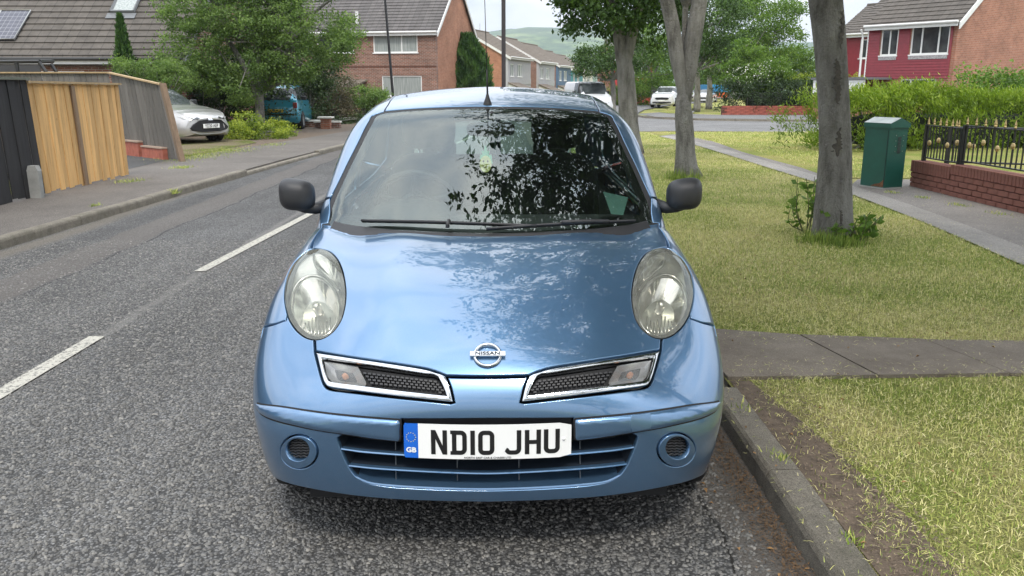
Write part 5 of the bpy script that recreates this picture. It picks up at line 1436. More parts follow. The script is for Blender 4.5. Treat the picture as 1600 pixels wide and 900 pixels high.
# trunk nearest the camera on the right (measured edges)
def at_d(px, py, y): return np.array(PL(px, py, y))
y2 = GP(1300, 372, KZ)[1]
b = (GP(1301, 372, KZ)[0], y2, KZ)
w = (y2 + 2.4) / F / 2 * 1.02
pth = [at_d(1303, 376, y2), at_d(1302, 350, y2), at_d(1303, 300, y2), at_d(1304, 240, y2), at_d(1301, 150, y2), at_d(1298, 80, y2), at_d(1290, 0, y2), at_d(1284, -60, y2), at_d(1282, -160, y2 + .1), at_d(1278, -300, y2 + .1)]
t2 = tree('thick grey street tree on the verge, nearest of the trunks, right of the car', b, pth, [.215, .175, .148, .14, .144, .147, .146, .146, .144, .12],
     [(b[0] - .4, y2 + .2, 5.7, 3.1, 2.6, 1.7), (b[0] - 2.2, y2 - .2, 5.2, 1.9, 2.0, 1.1), (b[0] + 1.6, y2 + .4, 6.0, 2.4, 2.4, 1.7)], 34000, .105, L_STREET, G_ST, clump=.36, nlimb=26, trunkn=24, knob=.035, nclump=130, elong=.85)
def scar(px, ystart, w_, root, off=.006):
    # irregular dark wound lying on the bark, follows the trunk's cylinder
    pts = []
    o0 = np.array(root.location)
    rows = []
    for i, py in enumerate(np.linspace(ystart[0], ystart[1], 26)):
        s = i / 25; hw = w_ * math.sin(math.pi * min(max(s, .04), .96)) ** .6 * random.uniform(.45, 1.2); c = px(s) + random.uniform(-2.2, 2.2)
        cx = np.interp(py, [0, 80, 150, 240, 300, 350], [1290, 1298, 1301, 1304, 1303, 1302]); rad = np.interp(py, [0, 100, 250, 300, 350, 372], [.143, .146, .141, .15, .175, .21])
        row = []
        for u in (-1, -.5, 0, .5, 1):
            q = at_d(c + u * hw, py, y2); ax = at_d(cx, py, y2); dx = (q - ax)[0]; R_ = rad * 1.045 + off
            row.append(ax + np.array([dx, -math.sqrt(max(R_ * R_ - dx * dx, 1e-5)), 0]) - o0)
        rows.append(row)
    V = [p for r_ in rows for p in r_]; f = [[i * 5 + j, i * 5 + j + 1, (i + 1) * 5 + j + 1, (i + 1) * 5 + j] for i in range(25) for j in range(4)]
    mesh_obj('bark_scar', V, f, SCAR, root, True)
scar(lambda s: 1297 + 3 * s, (92, 162), 6.5, t2); scar(lambda s: 1303 - s * 8, (198, 252), 6, t2); scar(lambda s: 1310 - 6 * s, (18, 78), 4.5, t2); scar(lambda s: 1303, (325, 362), 7, t2)
# forked trunk further along
y3 = GP(1072, 276, KZ)[1]; b = (GP(1072, 276, KZ)[0], y3, KZ); w3 = (y3 + 2.4) / F
P3 = lambda x, y, dy=0: at_d(x, y, y3 + dy)
tree('street tree forking into upright limbs, behind the right hand door mirror', b, [P3(1074, 279), P3(1071, 262), P3(1070, 210), P3(1067, 150), P3(1069, 112)], [.25, .165, .15, .14, .02],
     [(b[0] - .3, y3 + .5, 6.0, 3.2, 2.6, 1.5), (b[0] + 1.4, y3 + 1, 6.4, 2.4, 2.4, 1.6)], 12000, .11, L_STREET, G_ST, clump=.32, nlimb=18, trunkn=18, nclump=150,
     extra=[([P3(1068, 178), P3(1066, 140), P3(1058, 90), P3(1051, 40), P3(1040, -10), P3(1028, -90), P3(1010, -200)], [.07, .115, .115, .11, .105, .09, .06]), ([P3(1071, 178), P3(1074, 140), P3(1080, 85), P3(1088, 35), P3(1096, -15), P3(1112, -100), P3(1130, -200)], [.07, .125, .13, .12, .11, .09, .06]), ([P3(1069, 140, .0), P3(1069, 110, .1), P3(1070, 60, .15), P3(1071, 10, .2), P3(1066, -60, .2)], [.03, .05, .05, .045, .03])])
y4 = GP(983, 240, KZ)[1]; b = (GP(983, 240, KZ)[0], y4, KZ); P4 = lambda x, y, dy=0: at_d(x, y, y4 + dy)
q = lambda x, y, dy, rx, rz, ry=1.2: (*at_d(x, y, y4 + dy), rx, ry, rz)
tree('dark leaved street tree with low crown, third trunk along the verge', b, [P4(986, 242), P4(984, 225), P4(980, 160), P4(977, 110), P4(975, 60)], [.30, .215, .20, .185, .05],
     [q(985, 0, 0, 1.0, .55), q(925, 12, 0, .7, .32), q(1030, 8, .3, .6, .45), q(960, 45, 0, .45, .3), q(1010, 50, 0, .35, .35), q(890, 40, .3, .32, .12, .5), q(990, -60, 0, 2.6, .9), q(880, -10, 0, .7, .25), q(920, 50, .5, .35, .12, .4)], 15000, .11, L_STREET, G_ST, clump=.15, nlimb=16, trunkn=16, droop=.5, nclump=190,
     extra=[([P4(975, 125), P4(971, 90), P4(966, 50), P4(955, 0), P4(945, -60)], [.10, .14, .12, .11, .07]), ([P4(978, 125), P4(980, 85), P4(990, 40), P4(1003, -10), P4(1015, -70)], [.10, .14, .12, .10, .07])])
# trees further down the road
def far_tree(label, px, py, y, r, blobs, n, leaf, mat, group, clump=.3, top=80, **k):
    b = (PL(px, py, y)[0], y, -.02)
    B = [(*PL(a, c, y + dy), rx, ry, rz) for a, c, dy, rx, ry, rz in blobs]
    return tree(label, b, [b, PL(px + 1, (py + top) / 2, y), PL(px, top, y)], [r * 1.25, r, r * .8], B, n, leaf, mat, group, clump=clump, nlimb=10, trunkn=10, **k)
G_FAR = 'trees beyond the side road junction'
far_tree('small dark tree standing behind the white van', 957, 163, 47, .17, [(945, 100, 0, 2.0, 1.6, .9), (915, 108, 0, 1.0, 1.0, .35), (975, 85, 0, 1.6, 1.5, 1.1), (925, 88, 0, 1.1, 1.2, .5)], 11000, .13, L_STREET, G_FAR, .22, 125, droop=.4)
far_tree('leafy tree behind the white sport utility car', 1020, 158, 66, .2, [(1020, 105, 0, 2.2, 2, 1.6), (1000, 70, 0, 2.5, 2, 1.6), (1045, 60, 0, 2.6, 2, 2.0), (1030, 130, 0, 2.2, 2, .9)], 15000, .17, L_BRIGHT, G_FAR, .35, 120)
far_tree('street tree just beyond the forked trunk, short bare stem', 1089, 165, 52, .19, [(1105, 90, 0, 2.2, 2, 1.4), (1080, 60, 1, 2.2, 2, 1.6), (1130, 40, 0, 2.4, 2, 1.8), (1100, 15, 0, 2.6, 2, 1.6)], 17000, .15, L_STREET, G_FAR, .32, 110)
far_tree('street tree leaning over the verge beyond the junction', 1108, 160, 58, .20, [(1150, 40, 0, 2.8, 2, 2.2), (1190, 30, 0, 2.6, 2, 2.0), (1170, 80, 0, 2.6, 2, 1.5), (1215, 60, 0, 1.8, 2, 1.3), (1130, 110, 0, 1.6, 1.6, .9), (1225, 12, 0, 1.4, 1.5, .8)], 20000, .17, L_BRIGHT, G_FAR, .36, 115)
far_tree('rounded garden tree beside the hedge of the corner house', 1250, 130, 62, .2, [(1252, 95, 0, 1.7, 2, 1.3), (1215, 100, 0, 1.7, 2, 1.3), (1240, 120, 0, 2.0, 2, .9)], 10000, .16, L_BRIGHT, G_FAR, .3, 120)
far_tree('distant tree right of the terrace roofs', 1000, 140, 95, .2, [(1010, 120, 0, 4, 2, 2.0), (1060, 118, 0, 4, 2, 2.6), (985, 132, 0, 2, 2, 1.0)], 8000, .26, L_BRIGHT, G_FAR, .5, 130)
far_tree('distant tree at the end of the road', 1130, 140, 105, .2, [(1135, 110, 0, 5, 2, 3), (1180, 112, 0, 5, 2, 3), (1100, 105, 0, 3, 2, 3)], 9000, .28, L_STREET, G_FAR, .5, 130)
# suckers and tufts around the two near trunks
SUCK = simple('sucker_stem', (.09, .10, .04), .8)
def leafy_stems(label, c, n, h, spread, leaf, mat, group=None, cat='shrub', name='tree_suckers', per=12):
    root = empty(name, (*c[:2], KZ)); tag(root, label, cat, group); m = MB(); P = []; A = []
    for i in range(n):
        a = rng.uniform(0, 2 * np.pi); r = rng.uniform(.2, 1) * spread[0]; h_ = h * rng.uniform(.45, 1.1); q_ = None; b0 = np.array([math.cos(a) * r, math.sin(a) * r * .7, 0]); tip = b0 * 1.0 + [math.cos(a) * spread[1] * rng.uniform(.2, 1), math.sin(a) * spread[1] * .7, h_]
        q_ = spl(np.array([b0, (b0 + tip) / 2 + rng.normal(0, .03, 3), tip]), False, .05); m = MB(); m.tube(q_, list(np.linspace(.006, .0025, len(q_))), 5, False); m.build('stem', SUCK, root)
        for k in range(per):
            s = rng.uniform(.25, 1); P.append(q_[int(s * (len(q_) - 1))]); A.append([rng.normal(), rng.normal(), .3])
    A = np.array(A); A /= np.linalg.norm(A, axis=1, keepdims=True)
    leaf_cloud('foliage', np.array(P), leaf, mat, rng.uniform(.2, .9, len(P)), root, axis=A, aspect=.6); return root
leafy_stems('leafy green suckers sprouting left of the nearest thick trunk', (GP(1262, 362, KZ)), 14, .62, (.10, .16), .075, L_BRIGHT, cat='suckers')
leafy_stems('low leafy suckers sprouting right of the nearest thick trunk', (GP(1330, 378, KZ)), 20, .30, (.15, .22), .08, L_BRIGHT, cat='suckers', per=9)
for (px, py, s_, c_) in ((1275, 378, .16, 380), (1318, 384, .22, 480), (1060, 281, .20, 420), (1085, 283, .12, 120)):
    gx, gy = GP(px, py, KZ); T = rng.normal(0, .5, (c_, 2)) * s_ * np.array([1, .6]) + [gx, gy]
    blades('tall_grass', T, rng.uniform(.4, 1.2, len(T)) * (.20 if px < 1200 else .14), .003, BLADE, rng.uniform(0, .55, len(T)), label='longer green grass tufted round the foot of a verge tree', flatfrac=.05, lean=.3)
# hedges
def hedge(label, pts, w, h, n, leaf, mat, group=None, z=KZ, cat='hedge', axis=None, clump=.09, bump=.15, aspect=.5, name='hedge', solid=True):
    root = empty(name, (*pts[0], z)); tag(root, label, cat, group); P = np.array(pts, float); seg = np.linalg.norm(np.diff(P, axis=0), axis=1); s = np.concatenate([[0], np.cumsum(seg)])
    k = max(20, n // 60); u = rng.uniform(0, s[-1], k); cx = np.interp(u, s, P[:, 0]); cy = np.interp(u, s, P[:, 1])
    hh = (h if not hasattr(h, '__len__') else np.interp(u / s[-1], np.linspace(0, 1, len(h)), h)) * (1 + bump * vnoise(cx, cy, 2.2, 4))
    a = rng.uniform(0, 2 * np.pi, k); face = rng.uniform(0, 1, k)
    ox = np.cos(a) * w; oy = np.sin(a) * w; zz = np.where(face < .35, hh, rng.uniform(.02, 1, k) * hh); sc = np.where(face < .35, rng.uniform(0, 1, k), rng.uniform(.8, 1.05, k)) * np.where(zz > .8 * hh, .9, 1)
    C = np.stack([cx + ox * sc, cy + oy * sc, zz], 1); ci = rng.integers(0, k, n); q_ = rng.normal(0, 1, (n, 3)); P_ = C[ci] + q_ * clump; P_[:, 2] = np.abs(P_[:, 2])
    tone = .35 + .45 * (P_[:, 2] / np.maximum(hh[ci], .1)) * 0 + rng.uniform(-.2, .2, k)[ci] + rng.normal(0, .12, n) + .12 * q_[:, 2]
    P_ -= [*pts[0], 0]
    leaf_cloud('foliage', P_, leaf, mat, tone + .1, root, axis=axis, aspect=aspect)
    m = MB()
    for i in range(0, k, max(1, k // 30)): m.tube([(cx[i] - pts[0][0], cy[i] - pts[0][1], 0), (C[i, 0] - pts[0][0], C[i, 1] - pts[0][1], C[i, 2] * .9)], [.02, .008], 5, False); m.build('stem', BARK, root); m = MB()
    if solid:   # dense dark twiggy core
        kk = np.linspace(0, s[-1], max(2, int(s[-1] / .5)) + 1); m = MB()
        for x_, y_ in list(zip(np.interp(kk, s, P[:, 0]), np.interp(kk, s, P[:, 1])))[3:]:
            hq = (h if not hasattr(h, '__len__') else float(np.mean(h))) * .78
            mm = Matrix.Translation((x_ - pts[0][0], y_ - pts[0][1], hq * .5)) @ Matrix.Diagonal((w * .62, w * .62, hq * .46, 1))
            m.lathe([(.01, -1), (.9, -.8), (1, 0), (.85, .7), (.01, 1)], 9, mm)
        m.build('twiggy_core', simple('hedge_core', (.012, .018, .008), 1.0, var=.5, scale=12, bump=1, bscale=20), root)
    return root
hedge('tall bright green feathery hedge behind the dark cabinet and railings', [(7.6, 17.3), (8.3, 17.5), (9.5, 18.0), (12, 18.4), (15, 18.6), (19, 18.6)], 1.05, [1.15, 1.3, 1.05, 1.2, 1.0, 1.2], 72000, .12, L_HEDGE2, axis=np.array([-.3, -.3, .55]), aspect=.22, clump=.11, z=KZ)
hedge('loose pale green shrubs rising behind the bright hedge', [(12.5, 21), (15.5, 21.5), (17.5, 21.2)], 1.0, [1.35, 1.55, 1.35], 15000, .10, L_BRIGHT, clump=.16, bump=.5, z=KZ, cat='shrubs')
hedge('grey green shrub below the brick gable at the right edge', [(19.8, 25), (21.2, 25)], 1.0, 1.75, 7000, .09, L_PALE, clump=.14, z=KZ, cat='shrub')
hedge('orange tipped low plants by the railings at far right', [(14.8, 15.6), (16.4, 15.4)], .5, .85, 3500, .09, leaf_mat('orange_leaf', [(.12, .10, .03), (.35, .22, .05), (.5, .33, .08)]), clump=.10, z=KZ, cat='plants')
hedge('dark twiggy hedge above the low red brick wall', [(12.2, 43.4), (16.2, 43.4), (20, 42.6)], .9, [1.35, 1.5, 1.2], 16000, .11, L_DARK, clump=.14, z=KZ + .2)
hedge('flat topped yellow green hedge right of the flowering bush', [(15.5, 45.5), (21, 45)], 1.0, 1.9, 10000, .10, L_HEDGE, clump=.13, bump=.05, z=KZ)
def bush(label, px, py, y, blobs, n, leaf, mat, cat='shrub', clump=.18, group=None, name='shrub', stems=8, nclump=None, aspect=.55, droop=0, axis=None, shell=.6):
    b = np.array([PL(px, py, y)[0], y, 0.05]); root = empty(name, b); tag(root, label, cat, group)
    B = [(*PL(a, c, y + dy), rx, ry, rz) for a, c, dy, rx, ry, rz in blobs]; P, tone, C = blob_points(B, n, clump, nclump, shell)
    P[:, 2] = np.maximum(P[:, 2], .06)
    sel = C[rng.choice(len(C), min(stems * 3, len(C)), replace=False)]; m = MB()
    for c in sel:
        e = b + [rng.normal(0, .15), rng.normal(0, .1), 0]; mid = (e + c) / 2 + rng.normal(0, .1, 3); q_ = spl(np.array([e, mid, c]) - b, False, .3); m.tube(q_, list(np.linspace(.03, .008, len(q_))), 5, False)
    m.build('stem', BARK, root)
    leaf_cloud('foliage', P - b, leaf, mat, tone, root, aspect=aspect, droop=droop, axis=axis); return root
bush('tall bush with pale blossom above the low red brick wall', 1178, 172, 44.2, [(1175, 125, 0, 1.5, 1, 1.2), (1205, 120, 0, 1.0, 1, .9), (1163, 75, 0, .45, .5, .75), (1150, 115, 0, .9, .8, .8), (1215, 105, 0, .7, .7, .5), (1168, 95, 0, .9, .8, .8)], 19000, .12, L_BRIGHT, clump=.17)
m = MB()
P, _, _ = blob_points([(*PL(1165, 118, 43.2), 1.2, .3, .5), (*PL(1205, 108, 43.2), .8, .3, .5)], 260, .2, 45)
bl = leaf_cloud('blossom', P, .06, simple('white_blossom', (.75, .75, .66), .7), np.ones(len(P)), None, aspect=.9); bl.parent = [o for o in bpy.data.objects if o.get('label', '').startswith('tall bush with pale')][0]; bl.location = -np.array(bl.parent.location)
# left side gardens
bush('low yellow green shrub border between the silver car and the pavement', 395, 226, 22.2, [(370, 205, 0, .75, .8, .32), (410, 208, 0, .7, .9, .35), (432, 205, 1.5, .5, .8, .3), (385, 193, 0, .6, .8, .3), (445, 214, 1, .35, .5, .25), (355, 200, 1, .5, .5, .3)], 16000, .06, L_HEDGE, clump=.09)
bush('dark evergreen shrubs behind the silver car', 330, 200, 27.5, [(300, 165, 0, 2.0, 1, 1.0), (360, 160, 0, 1.8, 1, 1.2), (410, 165, 0, 1.2, 1, 1.1), (330, 125, 0, 2.0, 1, 1.0), (280, 130, 0, 1.6, 1, .7), (400, 120, 0, 1.6, 1, 1.0)], 24000, .10, L_DARK, clump=.2, nclump=340)
bush('dark green leafy shrub right of the turquoise car', 478, 190, 30.5, [(478, 150, 0, .9, .9, 1.2), (470, 110, 0, 1.1, .9, .9), (495, 120, 0, .9, .8, .8)], 12000, .10, L_DARK, clump=.18)
bush('variegated yellowish bush behind the turquoise car', 455, 195, 31.5, [(455, 160, 0, .55, .5, .9), (445, 145, 0, .45, .5, .6)], 5000, .08, L_HEDGE, clump=.13)
bush('russet brown twiggy bush left of the green one', 515, 205, 33, [(512, 150, 0, .95, .8, .8), (520, 175, 0, .9, .8, .5), (530, 135, 0, .6, .6, .5)], 11000, .075, L_BROWN, clump=.17, stems=14)
bush('green topped bush with bare stems nearest the roof of the blue car', 572, 205, 34, [(570, 150, 0, .95, .8, .35), (590, 160, 0, .7, .8, .4), (555, 170, 0, .6, .7, .4)], 10000, .08, L_PALE, clump=.14, stems=14)
bush('low dark undergrowth along the garden edge', 500, 212, 31, [(480, 195, 0, .9, .6, .25), (520, 195, 1, .9, .6, .3), (560, 192, 2, .9, .6, .3), (455, 205, -2, .4, .6, .3)], 6500, .07, L_DARK, clump=.12)
# big spreading tree on the left
yb = 25.0; PB = lambda x, y, dy=0: PL(x, y, yb + dy); b = (PL(405, 190, yb)[0], yb, .0)
tree('large spreading pale green tree over the gardens on the left', b, [b, PB(405, 150), PB(402, 110)], [.17, .14, .13],
     [(*PB(330, 20), 1.7, 1.4, .75), (*PB(400, 30), 1.7, 1.5, .9), (*PB(475, 40), 1.6, 1.4, .9), (*PB(520, 70), .85, 1.2, .6), (*PB(265, 60), .8, 1, .35), (*PB(300, 95), 1.3, 1, .5), (*PB(380, 90), 1.6, 1.3, .8), (*PB(460, 95), 1.3, 1.2, .6), (*PB(240, 110), .7, .7, .22), (*PB(545, 50), .4, .8, .3), (*PB(375, 140), 1.1, 1.1, .5), (*PB(440, 112), 1.0, 1.0, .4), (*PB(320, 125), 1.2, 1, .5), (*PB(350, -40), 2.4, 1.5, .8), (*PB(460, -40), 2, 1.5, .8), (*PB(500, 90), .7, .8, .35)],
     78000, .085, L_PALE, cat='tree', clump=.16, nlimb=44, trunkn=12, nclump=700, droop=.1, extra=[([PB(404, 150), PB(380, 100), PB(350, 50), PB(330, 0)], [.10, .08, .06, .03]), ([PB(405, 150), PB(430, 100), PB(460, 60), PB(490, 20)], [.10, .08, .06, .03]), ([PB(403, 120), PB(405, 60), PB(400, 0)], [.09, .06, .03]), ([PB(404, 140), PB(440, 130), PB(470, 100)], [.05, .04, .02])])
bush('grey green shrub in front of the bungalow window', 230, 135, 23.5, [(215, 105, 0, .8, .7, .3), (250, 110, 0, .8, .7, .35), (195, 100, .5, .3, .4, .2), (270, 125, 0, .7, .7, .4)], 9000, .06, L_PALE, clump=.10)
def conifer(label, px, ptop, y, r, zbase, n, leaf, prof, group=None):
    x, _, zt = PL(px, ptop, y); root = empty('conifer', (x, y, 0)); tag(root, label, 'conifer', group)
    s = rng.uniform(0, 1, n) ** .8; rad = np.interp(s, [p[0] for p in prof], [p[1] for p in prof]) * r; a = rng.uniform(0, 2 * np.pi, n)
    fl = 1 + .12 * np.sin(a * 7 + 3 * np.sin(s * 9)) + .06 * np.sin(a * 15)
    rr_ = rad * fl * np.where(rng.uniform(0, 1, n) < .8, rng.uniform(.85, 1.05, n), rng.uniform(.3, .9, n)); z = zbase + (zt - zbase) * s
    z = z + .12 * np.sin(a * 7) * (s > .8) * r
    P = np.stack([np.cos(a) * rr_, np.sin(a) * rr_, z], 1); ax = np.stack([np.cos(a) * .35, np.sin(a) * .35, np.full(n, 1.3)], 1)
    leaf_cloud('foliage', P, leaf, L_CONIF, .45 + .28 * np.sin(a * 7 + 3 * np.sin(s * 9)) + rng.normal(0, .14, n), root, axis=ax, aspect=.3)
    m = MB(); m.tube([(0, 0, 0), (0, 0, zbase + (zt - zbase) * .9)], [.12, .03], 8); m.build('trunk', BARK, root)
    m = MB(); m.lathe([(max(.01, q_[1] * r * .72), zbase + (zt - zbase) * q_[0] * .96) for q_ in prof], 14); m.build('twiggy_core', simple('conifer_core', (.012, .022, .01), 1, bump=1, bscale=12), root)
    return root
conifer('broad clipped conifer before the brick house gable', 727, 60, 51.5, 1.42, .1, 26000, .28, [(0, 1.0), (.35, 1.02), (.6, .95), (.8, .72), (.93, .45), (1, .22)])
conifer('slim pointed cypress in front of the bungalow roof', 187, 27, 25.6, .32, 1.2, 5000, .15, [(0, 1.0), (.3, .95), (.6, .55), (.85, .28), (1, .05)])

bush('shrubs along the front of the small bright red house', 985, 150, 70, [(965, 148, 0, 1.6, .8, .9), (1000, 146, 0, 1.5, .8, 1.1), (985, 140, 0, 1.2, .8, .9)], 7000, .16, L_BRIGHT, clump=.28)
# ------------------------------------------------------------------ BUILDINGS
def brick_mat(name, c1, c2, mortar=(.30, .27, .23), bw=.225, bh=.075, ms=.010, axis='x', var=.3, spots=0.0):
    t = NT(name); sp = t.n('ShaderNodeSeparateXYZ'); t.l(t.coord(), sp.inputs[0]); cb = t.n('ShaderNodeCombineXYZ')
    t.l(t.math('ADD', sp.outputs[0], sp.outputs[1]), cb.inputs[0]); t.l(sp.outputs[2], cb.inputs[1])
    b = t.n('ShaderNodeTexBrick'); b.inputs['Scale'].default_value = 1.0; b.inputs['Brick Width'].default_value = bw; b.inputs['Row Height'].default_value = bh
    b.inputs['Mortar Size'].default_value = ms; b.inputs['Color1'].default_value = (*c1, 1); b.inputs['Color2'].default_value = (*c2, 1); b.inputs['Mortar'].default_value = (*mortar, 1); b.inputs['Bias'].default_value = -.1
    t.l(cb.outputs[0], b.inputs['Vector'])
    c = t.mix(1.0, b.outputs['Color'], t.ramp(t.noise(1.3, 6, .7), [(.3, 1 - var), (.7, 1 + var * .6)]), 'MULTIPLY')
    if spots:
        vn = t.noise(2.6, 6, .8, t.map((1, 1, 3)))
        c = t.mix(t.ramp(vn, [(.60, 0.0), (.68, spots)]), c, (.42, .34, .28))
    t.set(Base_Color=c, Roughness=.88); t.bump(t.math('SUBTRACT', 1.0, b.outputs['Fac']), .5, .006); return t.m
BR_DARK = brick_mat('brown_red_brick', (.17, .07, .045), (.27, .115, .075))
BR_ORANGE = brick_mat('orange_brick', (.33, .14, .08), (.40, .18, .105), (.34, .24, .17), ms=.006)
BR_RED = brick_mat('weathered_red_brick', (.29, .115, .07), (.38, .165, .10), (.34, .27, .21), ms=.006, spots=.55)
BR_WALL = simple('painted_brick', (.21, .085, .062), .85, var=.28, scale=7, bump=.6, bscale=70)
MORTAR = simple('red_mortar', (.13, .05, .038), .9, var=.25, scale=14)
def tile_mat(name, c):
    t = NT(name); c = np.array(c); n = t.noise(3.0, 6, .75); m_ = t.noise(14, 4, .7)
    sp = t.n('ShaderNodeTexBrick'); sp.inputs['Scale'].default_value = 1; sp.inputs['Brick Width'].default_value = .33; sp.inputs['Row Height'].default_value = 40; sp.inputs['Mortar Size'].default_value = .012
    sp.inputs['Color1'].default_value = (1, 1, 1, 1); sp.inputs['Color2'].default_value = (.82, .82, .82, 1); sp.inputs['Mortar'].default_value = (.5, .5, .5, 1); t.l(t.coord(), sp.inputs['Vector'])
    k = t.mix(1.0, t.ramp(n, [(.3, c * .72), (.7, c * 1.25)]), sp.outputs['Color'], 'MULTIPLY')
    k = t.mix(t.ramp(m_, [(.68, 0.0), (.74, .7)]), k, (.34, .33, .27))
    t.set(Base_Color=k, Roughness=.9); return t.m
TILE_BROWN = tile_mat('brown_roof_tile', (.10, .087, .074)); TILE_GREY = tile_mat('grey_roof_tile', (.115, .105, .10)); TILE_WARM = tile_mat('warm_roof_tile', (.17, .14, .11))
WHITE = simple('white_upvc', (.72, .72, .70), .4, var=.05); WHITE2 = simple('white_board', (.66, .66, .64), .6, var=.08)
DARKWIN = NT('window_glass'); DARKWIN.set(Base_Color=DARKWIN.ramp(DARKWIN.noise(1.2, 3), [(.35, (.02, .025, .028)), (.65, (.08, .09, .09))]), Roughness=.05); DARKWIN.b.inputs['Specular IOR Level'].default_value = .8; DARKWIN = DARKWIN.m
NETWIN = NT('net_curtained_glass'); NETWIN.set(Base_Color=NETWIN.ramp(NETWIN.noise(3, 3, .5, NETWIN.map((6, 6, .4))), [(.3, (.20, .23, .22)), (.7, (.36, .38, .36))]), Roughness=.08); NETWIN = NETWIN.m
RED_CLAD = simple('red_cladding', (.22, .022, .032), .45, var=.12); GREY_CLAD = simple('grey_cladding', (.36, .36, .37), .6); TEAL = simple('teal_render', (.06, .22, .24), .7); BLUE_CLAD = simple('blue_cladding', (.08, .14, .22), .6); CREAM = simple('cream_render', (.62, .60, .54), .8)
LEAD = simple('lead_flashing', (.13, .135, .14), .6); GUTTER = simple('black_gutter', (.02, .02, .02), .4)
class House:
    """local frame: x along the front wall, y into the depth, z up"""
    def __init__(s, label, A, u, name='house', cat='house', group=None, z=0.0):
        s.o = empty(name, (A[0], A[1], z), math.atan2(u[1], u[0])); tag(s.o, label, cat, group)
    def wall(s, name, W, D, ze, zr, front, gable, y0=0.0, thick=.25, zb=-1.5, openings=(), back=True, ridge=None):
        ridge = D / 2 if ridge is None else ridge
        # front wall pieces round the openings
        xs = sorted({0, W, *[o[0] for o in openings], *[o[1] for o in openings]}); m = MB()
        for a, b in zip(xs[:-1], xs[1:]):
            cuts = sorted([(o[2], o[3]) for o in openings if o[0] < (a + b) / 2 < o[1]]); z = zb
            for c, d in cuts + [(ze, ze)]:
                if c > z + .001: m.box(a, b, y0, y0 + thick, z, c)
                z = d
        m.build('front_wall', front, s.o)
        for sx_, nm in ((0, 'gable_wall'), (W - thick, 'gable_wall')):
            poly = [(y0 + thick, zb), (y0 + D, zb), (y0 + D, ze), (y0 + ridge, zr), (y0 + thick, ze + (zr - ze) * thick / ridge)]
            m = MB(); m.prism(poly, sx_, sx_ + thick, 'x'); m.build(nm, gable, s.o)
        if back: m = MB(); m.box(thick, W - thick, y0 + D - thick, y0 + D - .01, zb, ze); m.build('back_wall', gable, s.o)
    def roof(s, W, D, ze, zr, mat, over=.25, gauge=.33, sides=(1,), oh=.12, x0=0.0, y0=0.0, ridge=None, courses=True, stuff=False, thick=.045):
        ridge = D / 2 if ridge is None else ridge
        sl = math.hypot(ridge, zr - ze); cy, cz = ridge / sl, (zr - ze) / sl
        n = int((sl + over) / gauge) + 1
        me0 = None; root = empty('roof', (0, 0, 0)); root.parent = s.o
        base = MB(); base.prism([(y0 - over * cy, ze - over * cz - .05), (y0 + ridge, zr - .05), (y0 + D + over * cy * .5, ze - over * cz * .5 - .05), (y0 + D, ze - .12), (y0 + ridge, zr - .14), (y0 - over * cy * .8, ze - over * cz - .09)], x0 - oh, x0 + W + oh, 'x'); base.build('roof_deck', mat, root)
        allm = MB()
        for i in range(n):
            d0 = -over + i * gauge; d1 = min(d0 + gauge + .05, sl)
            if d0 >= sl: break
            L = d1 - d0
            # one course: wedge, thick at its lower edge
            P = [(d0, -.01), (d0, thick), (d1, .010), (d1, -.01)]
            poly = [(y0 + a * cy - h * cz, ze + a * cz + h * cy) for a, h in P]
            if stuff: allm.prism(poly, x0 - oh, x0 + W + oh, 'x')
            else: m = MB(); jx = random.uniform(-.01, .01); m.prism(poly, x0 - oh + jx, x0 + W + oh + jx, 'x'); m.build('tile_course', mat, root)
        if stuff: tag(allm.build('tile_courses', mat, root), kind='stuff')
        m = MB(); m.tube([(x0 - oh, y0 + ridge, zr + .02), (x0 + W + oh, y0 + ridge, zr + .02)], .11, 8); m.build('ridge_tiles', mat, root)
        return root, (cy, cz, sl)
    def verge(s, x, D, ze, zr, over=.25, mat=None, w=.05, h=.20, y0=0.0, ridge=None):
        ridge = D / 2 if ridge is None else ridge; sl = math.hypot(ridge, zr - ze); cy, cz = ridge / sl, (zr - ze) / sl; m = MB()
        a = (y0 - over * cy, ze - over * cz); b = (y0 + ridge, zr)
        m.prism([(a[0], a[1] + .03), (b[0], b[1] + .03), (b[0], b[1] - h), (a[0], a[1] - h)], x - w / 2, x + w / 2, 'x')
        sl2 = math.hypot(D - ridge, zr - ze); c2 = ((D - ridge) / sl2, (zr - ze) / sl2); e = (y0 + D + over * c2[0], ze - over * c2[1])
        m.prism([(b[0], b[1] + .03), (e[0], e[1] + .03), (e[0], e[1] - h), (b[0], b[1] - h)], x - w / 2 + .002, x + w / 2 + .002, 'x'); m.build('bargeboard', mat or WHITE2, s.o)
    def gutter(s, W, ze, over=.25, mat=None, x0=0, board=.18, y0=0.0, gmat=None):
        m = MB(); m.box(x0 - .1, x0 + W + .1, y0 - over * .85 - .02, y0 - over * .85 + .005, ze - board - .1, ze - .1); m.build('fascia', mat or WHITE2, s.o)
        m = MB(); m.tube([(x0 - .12, y0 - over * .85 - .07, ze - .10), (x0 + W + .12, y0 - over * .85 - .07, ze - .10)], .055, 8); m.build('gutter', gmat or WHITE2, s.o)
